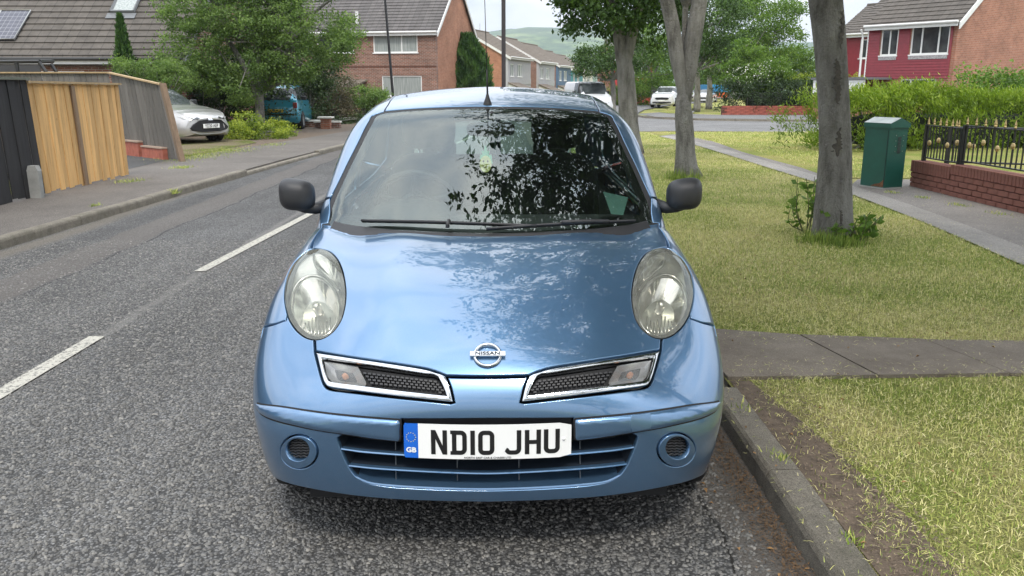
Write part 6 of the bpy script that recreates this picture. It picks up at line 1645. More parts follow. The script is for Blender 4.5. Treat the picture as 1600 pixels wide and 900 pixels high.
    def window(s, x0, x1, z0, z1, splits=(), y0=0.0, fw=.06, glass=None, open_=(), frame=None):
        m = MB(); fy0, fy1 = y0 + .03, y0 + .10; g = glass or DARKWIN
        m.box(x0, x1, fy0, fy1, z1 - fw, z1); m.box(x0, x1, fy0, fy1, z0, z0 + fw); m.box(x0, x0 + fw, fy0, fy1, z0 + fw, z1 - fw); m.box(x1 - fw, x1, fy0, fy1, z0 + fw, z1 - fw)
        for q in splits: m.box(q - fw / 2, q + fw / 2, fy0 - .002, fy1, z0 + fw, z1 - fw)
        w = m.build('window', frame or WHITE, s.o)
        xs = [x0 + fw] + list(splits) + [x1 - fw]
        for a, b in zip(xs[:-1], xs[1:]): m = MB(); m.box(a, b, fy0 + .03, fy0 + .04, z0 + fw, z1 - fw); m.build('pane', g, w)
        m = MB(); m.box(x0 - .05, x1 + .05, y0 - .05, fy0 + .02, z0 - .05, z0 + .003); m.build('sill', WHITE, w)
        return w
# --- brick house with the big gable (left of centre)
A = np.array([-3.62, 46.3]); u = np.array([.974, -.225]); W = 15.0; A0 = A - u * W
h = House('two storey brown brick house with a pale orange gable end beyond the gardens', A0, u, 'brick_house', z=0)
ops = [(W - 3.75, W - 1.10, 3.42, 4.42), (W - 7.2, W - 4.95, 3.42, 4.36), (W - 3.3, W - .9, 1.0, 2.15), (W - 6.5, W - 5.2, 1.35, 2.1)]
h.wall('w', W, 8.6, 4.62, 8.0, BR_DARK, BR_ORANGE, openings=ops)
h.roof(W, 8.6, 4.62, 8.0, TILE_GREY, gauge=.30)
h.verge(W + .15, 8.6, 4.62, 8.0); h.gutter(W, 4.62)
h.window(*ops[0], splits=(W - 2.05,), glass=NETWIN); h.window(*ops[1], splits=(), glass=DARKWIN); h.window(*ops[2], splits=(W - 2.65,), glass=NETWIN); h.window(*ops[3], splits=(W - 5.9,))
m = MB(); m.box(0, W, -.012, .0, 2.62, 2.70); m.build('string_course', simple('dark_brick_band', (.10, .045, .03), .9), h.o)
m = MB(); m.tube([(W - 4.9, .55, 4.9), (W - 4.9, .55, 5.75)], .09, 10); m.build('soil_vent_pipe', WHITE2, h.o)
m = MB(); m.box(W - 7.7, W - 7.3, -.03, 0, 2.78, 3.0); m.build('wall_vent', WHITE, h.o)
m = MB(); m.tube([(W + .2, 8.75, 4.5), (W + .16, 8.7, 3.9), (W + .12, 8.66, -.5)], .05, 8); m.build('downpipe', WHITE, h.o)
# lean-to porch in front of it
m = MB(); m.prism([(-2.2, 1.55), (-.01, 1.95), (-.01, 1.86), (-2.2, 1.46)], W - 8.2, W - 4.2, 'x'); pc = m.build('porch_roof', TILE_WARM, h.o)
m = MB(); m.box(W - 4.9, W - 4.3, -2.0, -.02, -.5, 1.46); m.build('porch_wall', BR_DARK, h.o)
m = MB(); m.box(W - 8.0, W - 4.95, -1.95, -1.85, .3, 1.44); m.build('porch_glazing', DARKWIN, h.o)
# --- terrace stepping down the road
# front line measured: eaves near (795,87) .. far
def terrace(label, px, py_e, y, W, D, ze, zr, front, seq, roofm, u_=(.30, .954), gable=BR_ORANGE, porch=True):
    x0, _, z0 = PL(px, py_e, y); u = np.array(u_) / np.hypot(*u_); h = House(label, (x0, y), u, 'terraced_house', z=z0 - ze, group='terraced houses stepping down the left of the road'); 
    # local depth axis must point away from the road (left): u rotated +90 = (-uy, ux)
    ops = [(.7, 1.8, 3.15, 4.25), (2.9, 4.5, 3.15, 4.25)]
    h.wall('w', W, D, ze, zr, front, gable, openings=ops); h.roof(W, D, ze, zr, roofm, gauge=.34, over=.3); h.verge(-.12, D, ze, zr, over=.3); h.gutter(W, ze, over=.3)
    h.window(*ops[0], splits=(1.25,), glass=NETWIN); h.window(*ops[1], splits=(3.4, 4.0), glass=NETWIN)
    m = MB(); m.box(0, W, -.03, -.002, 2.5, 3.0); m.build('cladding_band', front, h.o)
    if porch:
        m = MB(); m.prism([(-2.3, 1.75), (-.01, 2.65), (-.01, 2.55), (-2.3, 1.65)], -.1, 3.4, 'x'); m.build('porch_roof', TILE_WARM, h.o)
        m = MB(); m.prism([(-2.15, -1), (-2.15, 1.66), (-.03, 2.5), (-.03, -1)], .0, .12, 'x'); m.build('porch_side', WHITE2, h.o)
        m = MB(); m.box(.12, 3.3, -2.1, -2.0, -1, 1.62); m.build('garage_front', WHITE2, h.o)
        m = MB(); m.box(.4, 2.4, -2.14, -2.1, -.6, 1.35); m.build('garage_door', WHITE, h.o)
    return h
terrace('nearest terraced house, orange gable and pale grey front with white porch', 794, 87, 73, 7.4, 8.6, 4.9, 7.3, GREY_CLAD, 0, TILE_WARM)
terrace('second terraced house, pale grey upper front between dark bands', 842, 95, 84, 6.6, 8.6, 4.9, 7.3, GREY_CLAD, 1, TILE_WARM, gable=BR_DARK)
terrace('third terraced house down the row with a blue grey front', 872, 101, 95, 6.6, 8.6, 4.9, 7.3, BLUE_CLAD, 2, TILE_WARM, gable=BR_DARK)
terrace('fourth terraced house down the row with a teal front', 894, 108, 107, 6.6, 8.6, 4.9, 7.3, TEAL, 3, TILE_WARM, gable=BR_DARK)
terrace('fifth terraced house down the row with a white front', 912, 112, 119, 6.6, 8.6, 4.9, 7.3, CREAM, 4, TILE_WARM, gable=BR_DARK)
h = House('small bright red clad house seen between the tree trunks', (PL(958, 150, 76)[0], 76), (1, .1), 'red_house', z=-.6)
h.wall('w', 3.6, 7, 4.6, 6.4, simple('bright_red_render', (.36, .035, .035), .6), BR_RED, openings=[(1.9, 3.3, 3.0, 4.0)]); h.roof(3.6, 7, 4.6, 6.4, TILE_GREY); h.window(1.9, 3.3, 3.0, 4.0, (2.6,)); h.gutter(3.6, 4.6)
h = House('pale rendered house far off beyond the verge trees', (PL(1105, 150, 118)[0], 118), (1, -.05), 'distant_house', z=-1.0)
h.wall('w', 9, 8, 5.2, 8, simple('grey_render', (.32, .31, .30), .8), CREAM, openings=[(2.2, 3.6, 3.4, 4.5), (5.6, 7.0, 3.4, 4.5)]); h.roof(9, 8, 5.2, 8, TILE_BROWN); h.window(2.2, 3.6, 3.4, 4.5, (2.9,)); h.window(5.6, 7.0, 3.4, 4.5, (6.3,)); h.gutter(9, 5.2)
# --- red clad house on the right
A = np.array([17.05, 37.5]); B = np.array([19.35, 34.3]); u = (B - A) / np.linalg.norm(B - A); W = float(np.linalg.norm(B - A)) + .1
h = House('house with dark red boarded front and weathered brick gable on the right', A, u, 'clad_house', z=-.1)
e0 = 4.42
ops = [(.60, 1.42, 3.02, 4.18), (2.02, 3.72, 3.02, 4.22), (1.75, 3.35, .9, 1.98)]
h.wall('w', W, 11.5, e0, 8.6, BR_RED, BR_RED, openings=ops); rf_, _ = h.roof(W, 11.5, e0, 8.6, TILE_BROWN, gauge=.34, over=.3, oh=.14); h.verge(W + .17, 11.5, e0, 8.6, over=.3, h=.24); h.gutter(W, e0, over=.3)
h.window(*ops[0], splits=(1.02,)); h.window(*ops[1], splits=(2.5, 3.25)); h.window(*ops[2], splits=(2.2, 3.0))
n = 19; zb = 2.0; gz = (4.32 - zb) / n
for i in range(n):      # overlapping boards, cut round the windows
    z0, z1 = zb + i * gz, zb + (i + 1) * gz + .012
    segs = [(0.0, W - .18)]
    for a, b, c, d in ops[:2]:
        if c - .03 < (z0 + z1) / 2 < d + .03: segs = [q for s_ in segs for q in (((s_[0], min(a - .04, s_[1])), (max(b + .04, s_[0]), s_[1])) if s_[0] < b and s_[1] > a else (s_,)) if q[1] > q[0] + .02]
    for a, b in segs:
        m = MB(); m.prism([(-.05, z0), (-.032, z0), (-.006, z1), (-.018, z1)], a, b, 'x'); m.build('cladding_board', RED_CLAD, h.o)
for a, b, c, d in ops[:2]: m = MB(); m.box(a - .02, b + .02, -.06, -.052, c - .20, c - .06); m.build('peeling_apron', simple('peeling_paint', (.30, .29, .29), .8, var=.5, scale=20), h.o)
# white flat porch
m = MB(); m.box(-1.4, 1.35, -2.2, -.06, 1.95, 2.05); m.build('porch_roof', LEAD, h.o)
for i in range(5): m = MB(); m.box(-1.3, 1.28, -2.12 - .003 * i, -2.08, 1.35 + i * .118, 1.35 + i * .118 + .113); m.build('porch_board', WHITE, h.o)
m = MB(); m.box(-1.3, 1.28, -2.06, -.06, -.5, 1.30); m.build('porch_wall', BR_RED, h.o)
m = MB(); m.tube([(-.25, -.3, 4.2), (-.22, -.16, 3.9), (-.22, -.14, 2.1)], .045, 8); m.build('downpipe', WHITE, h.o)
m = MB(); m.box(-.06, .0, -.04, .2, 2.0, 4.3); m.build('corner_trim', WHITE, h.o)
for k, (px, py, y, fr) in enumerate(((1322, 52, 50, RED_CLAD), (1300, 60, 62, GREY_CLAD))):
    x0, _, z0 = PL(px, py, y); h2 = House(('neighbouring red fronted house just behind the clad one', 'farther house mostly hidden behind the near tree trunk')[k], (x0, y), u, 'terraced_house', z=z0 - 4.6, group='houses stepping down on the right')
    h2.wall('w', 5, 9, 4.6, 7.2, fr, BR_RED, openings=[(1, 2, 3.1, 4.2)]); h2.roof(5, 9, 4.6, 7.2, TILE_BROWN); h2.window(1, 2, 3.1, 4.2, (1.5,)); h2.verge(5.15, 9, 4.6, 7.2); h2.gutter(5, 4.6)
# --- bungalow behind the left fences
h = House('long low bungalow with a wide brown tiled roof and solar panels', (-24, 26.3), (1, .0), 'bungalow', z=0)
W = 13.5; ze = 2.52; ops = [(8.05, 10.2, 1.35, 2.05), (1, 3.5, .9, 2.05)]
h.wall('w', W, 11, ze - .12, 7.0, BR_DARK, BR_DARK, openings=ops); h.roof(W, 11, ze, 7.0, TILE_BROWN, gauge=.345, over=.35, thick=.05)
h.verge(W + .15, 11, ze, 7.0, over=.35, mat=LEAD); h.gutter(W, ze, over=.35, board=.16, gmat=GUTTER)
h.window(*ops[0], splits=(8.75,), glass=NETWIN); h.window(*ops[1], splits=(2.2,), glass=NETWIN)
sl = math.hypot(5.5, 4.48); cy, cz = 5.5 / sl, 4.48 / sl
def on_roof(x, d, hgt): return (x, d * cy - hgt * cz, ze + d * cz + hgt * cy)
SOL = NT('solar_cells'); sb = SOL.n('ShaderNodeTexBrick'); sb.offset = 0; sb.inputs['Scale'].default_value = 1; sb.inputs['Brick Width'].default_value = .165; sb.inputs['Row Height'].default_value = .165; sb.inputs['Mortar Size'].default_value = .006
for k_, v_ in (('Color1', (.045, .045, .06)), ('Color2', (.055, .055, .075)), ('Mortar', (.25, .25, .27))): sb.inputs[k_].default_value = (*v_, 1)
SOL.l(SOL.map((1, 1, 1)), sb.inputs['Vector']); SOL.set(Base_Color=sb.outputs['Color'], Roughness=.12); SOL = SOL.m
for i in range(3):
    for j in range(1):
        x1 = 7.75 - i * 1.05; d0 = .75; V = [on_roof(x1 - 1.0, d0, .12), on_roof(x1, d0, .12), on_roof(x1, d0 + 1.62, .12), on_roof(x1 - 1.0, d0 + 1.62, .12)]
        V = V + [on_roof(x1 - 1.0, d0, .08), on_roof(x1, d0, .08), on_roof(x1, d0 + 1.62, .08), on_roof(x1 - 1.0, d0 + 1.62, .08)]
        mesh_obj('solar_panel', V, [[0, 1, 2, 3], [4, 7, 6, 5], [0, 4, 5, 1], [1, 5, 6, 2], [2, 6, 7, 3], [3, 7, 4, 0]], SOL, h.o)
        m = MB(); q = [on_roof(a, b, .13) for a, b in ((x1 - 1.0, d0), (x1, d0), (x1, d0 + 1.62), (x1 - 1.0, d0 + 1.62))]; m.tube(q + [q[0]], .02, 4, False); m.build('panel_frame', SATIN, h.o)
a, b = 10.5, 11.3; d0 = 2.35; m = MB(); q = [on_roof(x, d, .10) for x, d in ((a, d0), (b, d0), (b, d0 + 1.1), (a, d0 + 1.1))]; m.tube(q + [q[0]], .06, 4, False); sk = m.build('skylight', LEAD, h.o)
mesh_obj('pane', [on_roof(x, d, .09) for x, d in ((a, d0), (b, d0), (b, d0 + 1.1), (a, d0 + 1.1))], [[0, 1, 2, 3]], NETWIN, sk)
m = MB(); m.prism([(a - .1, d0 - .35), (b + .1, d0 - .35), (b + .1, d0 - .05), (a - .1, d0 - .05)], .055, .06, 'z'); o = m.build('flashing', LEAD, sk)
for v in o.data.vertices: v.co = Vector(on_roof(v.co.x, v.co.y, v.co.z + .01))
m = MB(); m.tube([(6.35, -.28, ze - .15), (6.35, -.2, ze - .4), (6.1, -.05, ze - .6), (6.1, -.05, 0)], .04, 8); m.build('downpipe', GUTTER, h.o)
# garden gazebo frame in front of the bungalow
g = empty('gazebo', (-10.6, 17.6, 0)); tag(g, 'black framed garden gazebo top showing above the left fences', 'gazebo')
GZ = simple('black_metal', (.02, .02, .02), .45)
r = lambda px, py, y: np.array(PL(px, py, y)) - [-10.6, 17.6, 0]
m = MB(); m.tube([r(-60, 97, 18), r(62, 96, 18)], .05, 6); m.tube([r(62, 96, 18), r(82, 96, 19.5)], .05, 6); m.build('top_rail', GZ, g)
for a_, b_ in (((61, 97, 18), (82, 127, 18)), ((80, 100, 19), (97, 127, 19))): m = MB(); m.tube([r(*a_), r(*b_)], .045, 6); m.build('brace', GZ, g)
for px in (-40, 25): m = MB(); q = r(px, 97, 18); m.tube([q, (q[0], q[1], 0)], .05, 6); m.build('post', GZ, g)
m = MB(); q0, q1 = r(-60, 99, 18.6), r(62, 99, 18.6); m.box(q0[0], q1[0], q0[1], q0[1] + .01, 1.2, q0[2] - .04); m.build('mesh_panel', simple('dark_netting', (.05, .05, .052), .8), g)
# ------------------------------------------------------------------ FENCES
def plank_mat(name, c, var=.25, streak=(1, 1, .12)):
    t = NT(name); c = np.array(c); oi = t.n('ShaderNodeObjectInfo'); n = t.noise(16, 6, .7, t.map((1, 1, .07))); kn = t.n('ShaderNodeTexVoronoi'); kn.inputs['Scale'].default_value = 2.6; t.l(t.coord(), kn.inputs['Vector'])
    k = t.ramp(n, [(.28, c * (1 - var * 1.3)), (.5, c), (.75, np.minimum(c * (1 + var), 1))])
    k = t.mix(1.0, k, t.ramp(oi.outputs['Random'], [(0, .80), (1, 1.15)]), 'MULTIPLY'); k = t.mix(t.ramp(kn.outputs['Distance'], [(.045, .8), (.075, 0.0)]), k, tuple(c * .45))
    t.set(Base_Color=k, Roughness=.8); t.bump(n, .5, .006); return t.m
YEL = plank_mat('new_yellow_timber', (.62, .375, .15)); BLK = plank_mat('black_stained_timber', (.022, .021, .022), .4); GRY = plank_mat('grey_stained_timber', (.115, .105, .092)); CAP = plank_mat('pale_capping_timber', (.42, .30, .16)); OLD = plank_mat('weathered_post_timber', (.20, .135, .085))
def fence(label, bot, top, n, th, mat, name='fence', gapw=.006, post=None, cap=None, capmat=None, jag=.0, w0=0, group=None, step=.016):
    """bot/top: pairs of 3D end points of the boarded plane"""
    b0, b1, t0, t1 = [np.array(q, float) for q in (*bot, *top)]; root = empty(name, b0); tag(root, label, 'fence', group); nrm = np.cross(b1 - b0, t0 - b0); nrm /= np.linalg.norm(nrm)
    if nrm @ (CAM - b0) < 0: nrm = -nrm
    for i in range(n):
        s0, s1 = i / n, (i + 1) / n; L = np.linalg.norm(b1 - b0); g = gapw / L; s0 += g / 2; s1 -= g / 2
        jb, jt = random.uniform(-.02, .02) * (1 + jag), random.uniform(-1, 1) * jag * .02; o = nrm * (step if i % 2 else 0) + nrm * random.uniform(-.003, .003)
        q = [b0 + (b1 - b0) * s0, b0 + (b1 - b0) * s1, t0 + (t1 - t0) * s1, t0 + (t1 - t0) * s0]; up = (q[3] - q[0]) / np.linalg.norm(q[3] - q[0]); q = [q[0] + up * jb + up * .02, q[1] + up * jb + up * .02, q[2] + up * jt, q[3] + up * jt]
        V = [p + o - b0 for p in q] + [p + o - nrm * th - b0 for p in q]; m = MB(); m.add(V, [[0, 1, 2, 3], [7, 6, 5, 4], [0, 4, 5, 1], [1, 5, 6, 2], [2, 6, 7, 3], [3, 7, 4, 0]]); m.build('board', mat, root)
    m = MB()
    for hh in (.2, .8):
        a, b = b0 + (t0 - b0) * hh - nrm * (th + .03) - b0, b1 + (t1 - b1) * hh - nrm * (th + .03) - b0; m.tube([a, b], .03, 4)
        m.build('rail', mat, root); m = MB()
    if cap:
        a, b = t0 - b0 + nrm * .01, t1 - b0 + nrm * .01; d = (b - a) / np.linalg.norm(b - a); a = a - d * .02; b = b + d * .02; up = np.array([0, 0, 1.]); c = nrm * .045
        V = [p + s_ * c + up * z_ for p in (a, b) for s_, z_ in ((-1, .003), (1, .003), (1, .032), (-1, .032))]; m = MB(); m.add(V, [[0, 1, 2, 3], [7, 6, 5, 4], [0, 4, 5, 1], [1, 5, 6, 2], [2, 6, 7, 3], [3, 7, 4, 0]]); m.build('capping', capmat or mat, root)
    return root, nrm
XF = -6.75
zt = lambda px, py, x: PX(px, py, x)
bl0, bl1 = (*GP(0, 321, KZ),), (*GP(70, 304, KZ),)
xb = bl1[0]
tb = PX(39, 125, xb - .02); tb0 = PX(0, 122, xb - .02)
dy = (tb[1] - bl1[1])
fence('black stained close boarded fence at the far left', ((xb, bl1[1] - 9.2, KZ), (xb, bl1[1] - .01, KZ)), ((xb - .02, tb[1] - 9.2, tb[2]), (xb - .02, tb[1], tb[2])), 60, .018, BLK, cap=True, capmat=simple('grey_green_cap', (.13, .14, .11), .8), gapw=.003)
yl0 = (*GP(73, 303, KZ), KZ); yl1 = (*GP(201, 274, KZ), KZ)
yt0, yt1 = PX(41, 130, yl0[0]), PX(184, 133, yl1[0])
fr_, nn_ = fence('fresh yellow timber board fence panel beside the driveway opening', (yl0, yl1), (yt0, yt1), 20, .018, YEL, cap=True, capmat=CAP, gapw=.011, step=.008, jag=.3)
b_ = np.array(yl0); bb0 = np.array(yl0) + (np.array(yl1) - yl0) * .43; bt0 = np.array(yt0) + (np.array(yt1) - yt0) * .43; m = MB()
c = nn_ * .045; e_ = (np.array(yl1) - yl0); e_ /= np.linalg.norm(e_); V = [p + s_ * e_ * .045 + c * k_ - b_ for p in (bb0, bt0 - [0, 0, .02]) for s_, k_ in ((-1, .2), (1, .2), (1, .8), (-1, .8))]
m.add(V, [[0, 1, 2, 3], [7, 6, 5, 4], [0, 4, 5, 1], [1, 5, 6, 2], [2, 6, 7, 3], [3, 7, 4, 0]]); m.build('post', OLD, fr_)
# grey fence beyond the driveway: a level run and a raked end panel
p1 = np.array([*GP(283, 252, KZ), KZ]); p0 = np.array([-9.55, 17.45, KZ])
def onplane(px, py, a, b):
    d = pxdir([(px, py)])[0]; n_ = np.array([-(b - a)[1], (b - a)[0], 0]); t_ = n_ @ (a - CAM) / (n_ @ d); return CAM + d * t_
t1 = onplane(252, 133, p0, p1); t0 = onplane(172, 115, p0, p1); bq = onplane(196, 245, p0, p1); bq[2] = KZ
gf, gn = fence('grey stained fence panel with a sloping top edge beside the silver car', ((bq[0], bq[1], KZ), p1), (t0, t1), 13, .018, GRY, cap=True, capmat=CAP, gapw=.028, step=.0)
m = MB(); d_ = (p1 - bq); d_ /= np.linalg.norm(d_); V = [p + s_ * d_ * .05 + d_ * .06 + gn * k_ - np.array([bq[0], bq[1], KZ]) for p in (p1 + [0, 0, -.05], t1 + [0, 0, .04]) for s_, k_ in ((-1, -.05), (1, -.05), (1, .05), (-1, .05))]
m.add(V, [[0, 1, 2, 3], [7, 6, 5, 4], [0, 4, 5, 1], [1, 5, 6, 2], [2, 6, 7, 3], [3, 7, 4, 0]]); m.build('post', OLD, gf)
a0 = onplane(60, 117, bq + [-3, 1.0, 0], bq); 
fence('level grey fence run behind the yellow fence', ((bq[0] - 3.4, bq[1] + 1.3, KZ), (bq[0] - .05, bq[1] + .02, KZ)), ((t0[0] - 3.4, t0[1] + 1.3, t0[2] + .02), (t0[0] - .05, t0[1] + .02, t0[2])), 22, .018, GRY, cap=True, capmat=CAP, gapw=.02, step=0)
# red brick-on-edge footings at the foot of the grey fence
for (xa, xb_, z1, nb) in ((200, 226, KZ + .30, 6), (230, 263, KZ + .22, 8)):
    A_ = onplane(xa, 248, p0, p1); B_ = onplane(xb_, 250, p0, p1); root = empty('brick_footing', (A_[0], A_[1], KZ)); tag(root, ('taller brick footing at the driveway end of the grey fence', 'lower brick footing under the raked end of the grey fence')[xa > 210], 'brick footing')
    for i in range(nb):
        s0, s1 = i / nb, (i + .93) / nb; q0 = A_ + (B_ - A_) * s0; q1 = A_ + (B_ - A_) * s1; c0 = gn * .06
        V = [np.array([p[0], p[1], z_]) + gn * k_ - [A_[0], A_[1], KZ] for z_ in (KZ - .02, z1 - .0) for p, k_ in ((q0, -.02), (q1, -.02), (q1, .10), (q0, .10))]
        m = MB(); m.add(V, [[0, 1, 2, 3], [7, 6, 5, 4], [0, 4, 5, 1], [1, 5, 6, 2], [2, 6, 7, 3], [3, 7, 4, 0]]); m.build('brick', simple('edge_brick', (.32, .10, .065), .85, var=.3), root)
    m = MB(); V = [np.array([p[0], p[1], z_]) + gn * k_ - [A_[0], A_[1], KZ] for z_ in (z1 + .001, z1 + .03) for p, k_ in ((A_, -.03), (B_, -.03), (B_, .12), (A_, .12))]; m.add(V, [[0, 1, 2, 3], [7, 6, 5, 4], [0, 4, 5, 1], [1, 5, 6, 2], [2, 6, 7, 3], [3, 7, 4, 0]]); m.build('coping', simple('buff_coping', (.34, .25, .19), .85), root)
# concrete marker post
gx, gy = GP(54, 309, KZ); po = empty('marker_post', (gx + .04, gy, KZ)); tag(po, 'short grey concrete post at the foot of the black fence', 'post')
m = MB(); m.box(-.075, .075, -.05, .05, -.1, .36, None, .006); m.prism([(-.075, .358), (.075, .358), (.05, .43), (-.05, .43)], -.05, .05, 'y'); m.build('post_body', simple('pale_concrete', (.26, .26, .245), .9, var=.2, bump=.5), po)
# broken low walls in the garden opening
for px, py, w_, lab in ((492, 205, 1.0, 'low flat stone slab wall stub left of the brick pier'), (513, 208, .9, 'lower flat stone slab wall stub beside the brick pier')):
    x, y, z = PL(px, py, 29.5 if px < 500 else 28.5); ro = empty('low_wall', (x, y, 0.05)); tag(ro, lab, 'low wall'); m = MB(); m.box(-w_ * .5, w_ * .5, -.15, .15, 0, .22); m.build('wall_body', BR_DARK, ro); m = MB(); m.box(-w_ * .53, w_ * .53, -.19, .19, .222, .28); m.build('coping', CREAM, ro)
x, y, z = PL(506, 210, 28); ro = empty('brick_pier', (x + .1, y, .05)); tag(ro, 'small broken brick pier with stone cap by the left pavement', 'pier')
for i in range(5): m = MB(); m.box(-.17 + .01 * (i % 2), .17 - .012 * (i % 2), -.17, .17, i * .078, i * .078 + .07); m.build('brick', BR_RED, ro)
m = MB(); m.box(-.26, .26, -.25, .25, .392, .45, None, .01); m.build('cap', CREAM, ro)
# ------------------------------------------------------------------ RIGHT: wall, railings, cabinet
GOLD = simple('gold_paint', (.48, .36, .17), .35, .7); IRON = simple('black_iron', (.012, .012, .013), .45)
wx = GP(1600, 334, KZ)[0] * .5 + GP(1420, 291, KZ)[0] * .5
ya, yb_, ym = GP(1421, 291, KZ)[1], 3.5, GP(1484, 306, KZ)[1]
zA = PX(1421, 249, wx)[2]; zM = PX(1490, 257, wx)[2]; zE = PX(1600, 280, wx)[2]
wl = empty('brick_wall', (wx, ya, KZ)); tag(wl, 'low dark red painted brick wall carrying the gold tipped railings', 'wall')
m = MB(); m.box(.012, .20, yb_ - ya, 0, -.1, zA - KZ - .03); m.build('mortar_core', MORTAR, wl)
bw, bh = .215, .065
me_full = None
for sec, (s0, s1, zt_) in enumerate(((ya, ym + .005, zA), (ym - .005, yb_, zM))):
    rows = int((zt_ - KZ - .12) / (bh + .01)); L = s0 - s1
    off_ = -.008 if sec == 0 else -.02
    for r_ in range(rows):
        y = 0.0; first = True
        while y < L - .03:
            b_ = bw if not (first and r_ % 2) else bw / 2; e = min(y + b_, L); m = MB()
            if me_full is None or e - y < bw - .001:
                m.box(0, .10, -(e - y), 0, 0, bh, None, .004); o = m.build('brick', BR_WALL, wl)
                if me_full is None and e - y > bw - .001: me_full = o.data
            else: o = link(bpy.data.objects.new('brick', me_full), wl)
            o.location = (off_ + random.uniform(-.002, .002), s0 - ya - y, r_ * (bh + .01)); y = e + .01; first = False
    # upright coping bricks (brick on edge)
    y = 0.0; z0 = rows * (bh + .01); me_c = None
    while y < L - .02:
        e = min(y + .065, L)
        if me_c is None: m = MB(); m.box(-.012, .21, -.065, 0, 0, zt_ - KZ - z0, None, .004); o = m.build('coping_brick', BR_WALL, wl); me_c = o.data
        else: o = link(bpy.data.objects.new('coping_brick', me_c), wl)
        o.location = (off_, s0 - ya - y, z0); y = e + .009
def railing(label, x, y0, y1, zr, zb, nbar, parent=None, dirx=0.0, fin=True, group='gold tipped black railings by the path'):
    ro = empty('railing', (x, y0, zb)); tag(ro, label, 'railing', group); L = y0 - y1; H = zr - zb; D_ = lambda s, z: Vector((dirx * s, -s, z))
    for z_, r_ in ((H, .012), (.05, .012)): m = MB(); m.box(-.02, .02, -L if not dirx else 0, 0, z_ - .008, z_ + .008) if not dirx else m.tube([D_(0, z_), D_(L, z_)], .014, 4); m.build('rail', IRON, ro)
    mb = MB(); mb.box(-.007, .007, -.007, .007, .06, H - .009); bar = mb.build('bar', IRON, ro); bar.location = D_(.03, 0)
    mf = MB(); mf.lathe([(.006, 0), (.017, .02), (.010, .035), (.015, .05), (.009, .075), (.001, .115)], 8); mf.add([(-.018, 0, .03), (.0, .0, .012), (.018, 0, .03), (0, 0, .05)], [[0, 1, 2, 3]])
    ff = mf.build('finial', GOLD, ro) if fin else None
    mg = MB(); mg.lathe([(.002, -.045), (.022, -.025), (.028, 0), (.022, .025), (.002, .045)], 9); bs = mg.build('boss', GOLD, ro)
    for i in range(nbar):
        s = .03 + (L - .06) * i / (nbar - 1)
        if i: o = dup(bar, ro); o.location = D_(s, 0)
        if ff and i % 2 == 0: o = ff if i == 0 else dup(ff, ro); o.location = D_(s, H + .006)
        if i % 3 == 1: o = bs if i == 1 else dup(bs, ro); o.location = D_(s, H * (.52 if i % 2 else .62))
    for s in (0, L): m = MB(); m.box(-.025, .025, -.025, .025, -.01, H + .01, Matrix.Translation(D_(s, 0))); m.build('post', IRON, ro)
    return ro
zr1 = PX(1428, 194, wx + .1)[2]; zr2 = PX(1493, 195, wx + .1)[2]
railing('shorter black railing section next to the dark cabinet', wx + .10, ya - .12, ym + .04, zr1, zA + .0, 12)
railing('longer black railing section running out of the right edge', wx + .10, ym - .02, ym - 2.0, zr2, zM + .0, 19)
railing('black railing section nearest the viewer on the painted wall', wx + .10, ym - 2.05, ym - 4.0, zr2, zM + .0, 18)
railing('rear black railing crossing the garden behind the front railings', wx + .35, ya - .3, ya - 1.9, zr1 - .02, zA - .05, 16, dirx=2.2)
r2 = empty('garden_wall', (wx + 2.2, ym + .3, KZ)); tag(r2, 'inner low red brick wall glimpsed through the railings at the right', 'wall'); 
for i in range(4):
    for j in range(9): m = MB(); m.box(j * .23 + (.11 if i % 2 else 0), j * .23 + .22 + (.11 if i % 2 else 0), 0, .1, i * .078, i * .078 + .068, None, .004); m.build('brick', BR_WALL, r2)
# dark green telecoms cabinet
CG = simple('dark_green_enamel', (.008, .075, .055), .38, var=.12, bump=.15, bscale=500)
cb_ = np.array([*GP(1381, 297, KZ), KZ]); zc1 = PL(1381, 200, cb_[1])[2] - KZ
ca = empty('street_cabinet', cb_, 0); tag(ca, 'dark green pitched top street cabinet standing at the end of the brick wall', 'cabinet')
r_ = np.array([*GP(1419, 292, KZ)]) - cb_[:2]; l_ = np.array([*GP(1357, 291, KZ)]) - cb_[:2]
r_ = r_ / np.linalg.norm(r_) * .40; r_[1] = abs(r_[1]) * .6; l_ = np.array([-.17, .42]) if True else l_
pA, pB, pC, pD = np.array([0, 0]), r_, r_ + l_, l_
def cabprism(name, poly, z0, z1, mat, grow=0):
    c_ = sum(poly) / 4; P_ = [p + (p - c_) * grow for p in poly]; m = MB(); m.prism([tuple(p) for p in P_], z0, z1, 'z'); return m.build(name, mat, ca)
cabprism('plinth', [pA, pB, pC, pD], -.05, .03, simple('cabinet_plinth', (.30, .30, .28), .8), .03)
cabprism('cabinet_body', [pA, pB, pC, pD], .03, zc1 - .02, CG); cabprism('cabinet_rim', [pA, pB, pC, pD], zc1 - .02, zc1 + .0, CG, .03)
m = MB(); c_ = (pA + pC) / 2; P_ = [p + (p - c_) * .10 for p in (pA, pB, pC, pD)]
mAB = (P_[0] + P_[1]) / 2; mCD = (P_[2] + P_[3]) / 2
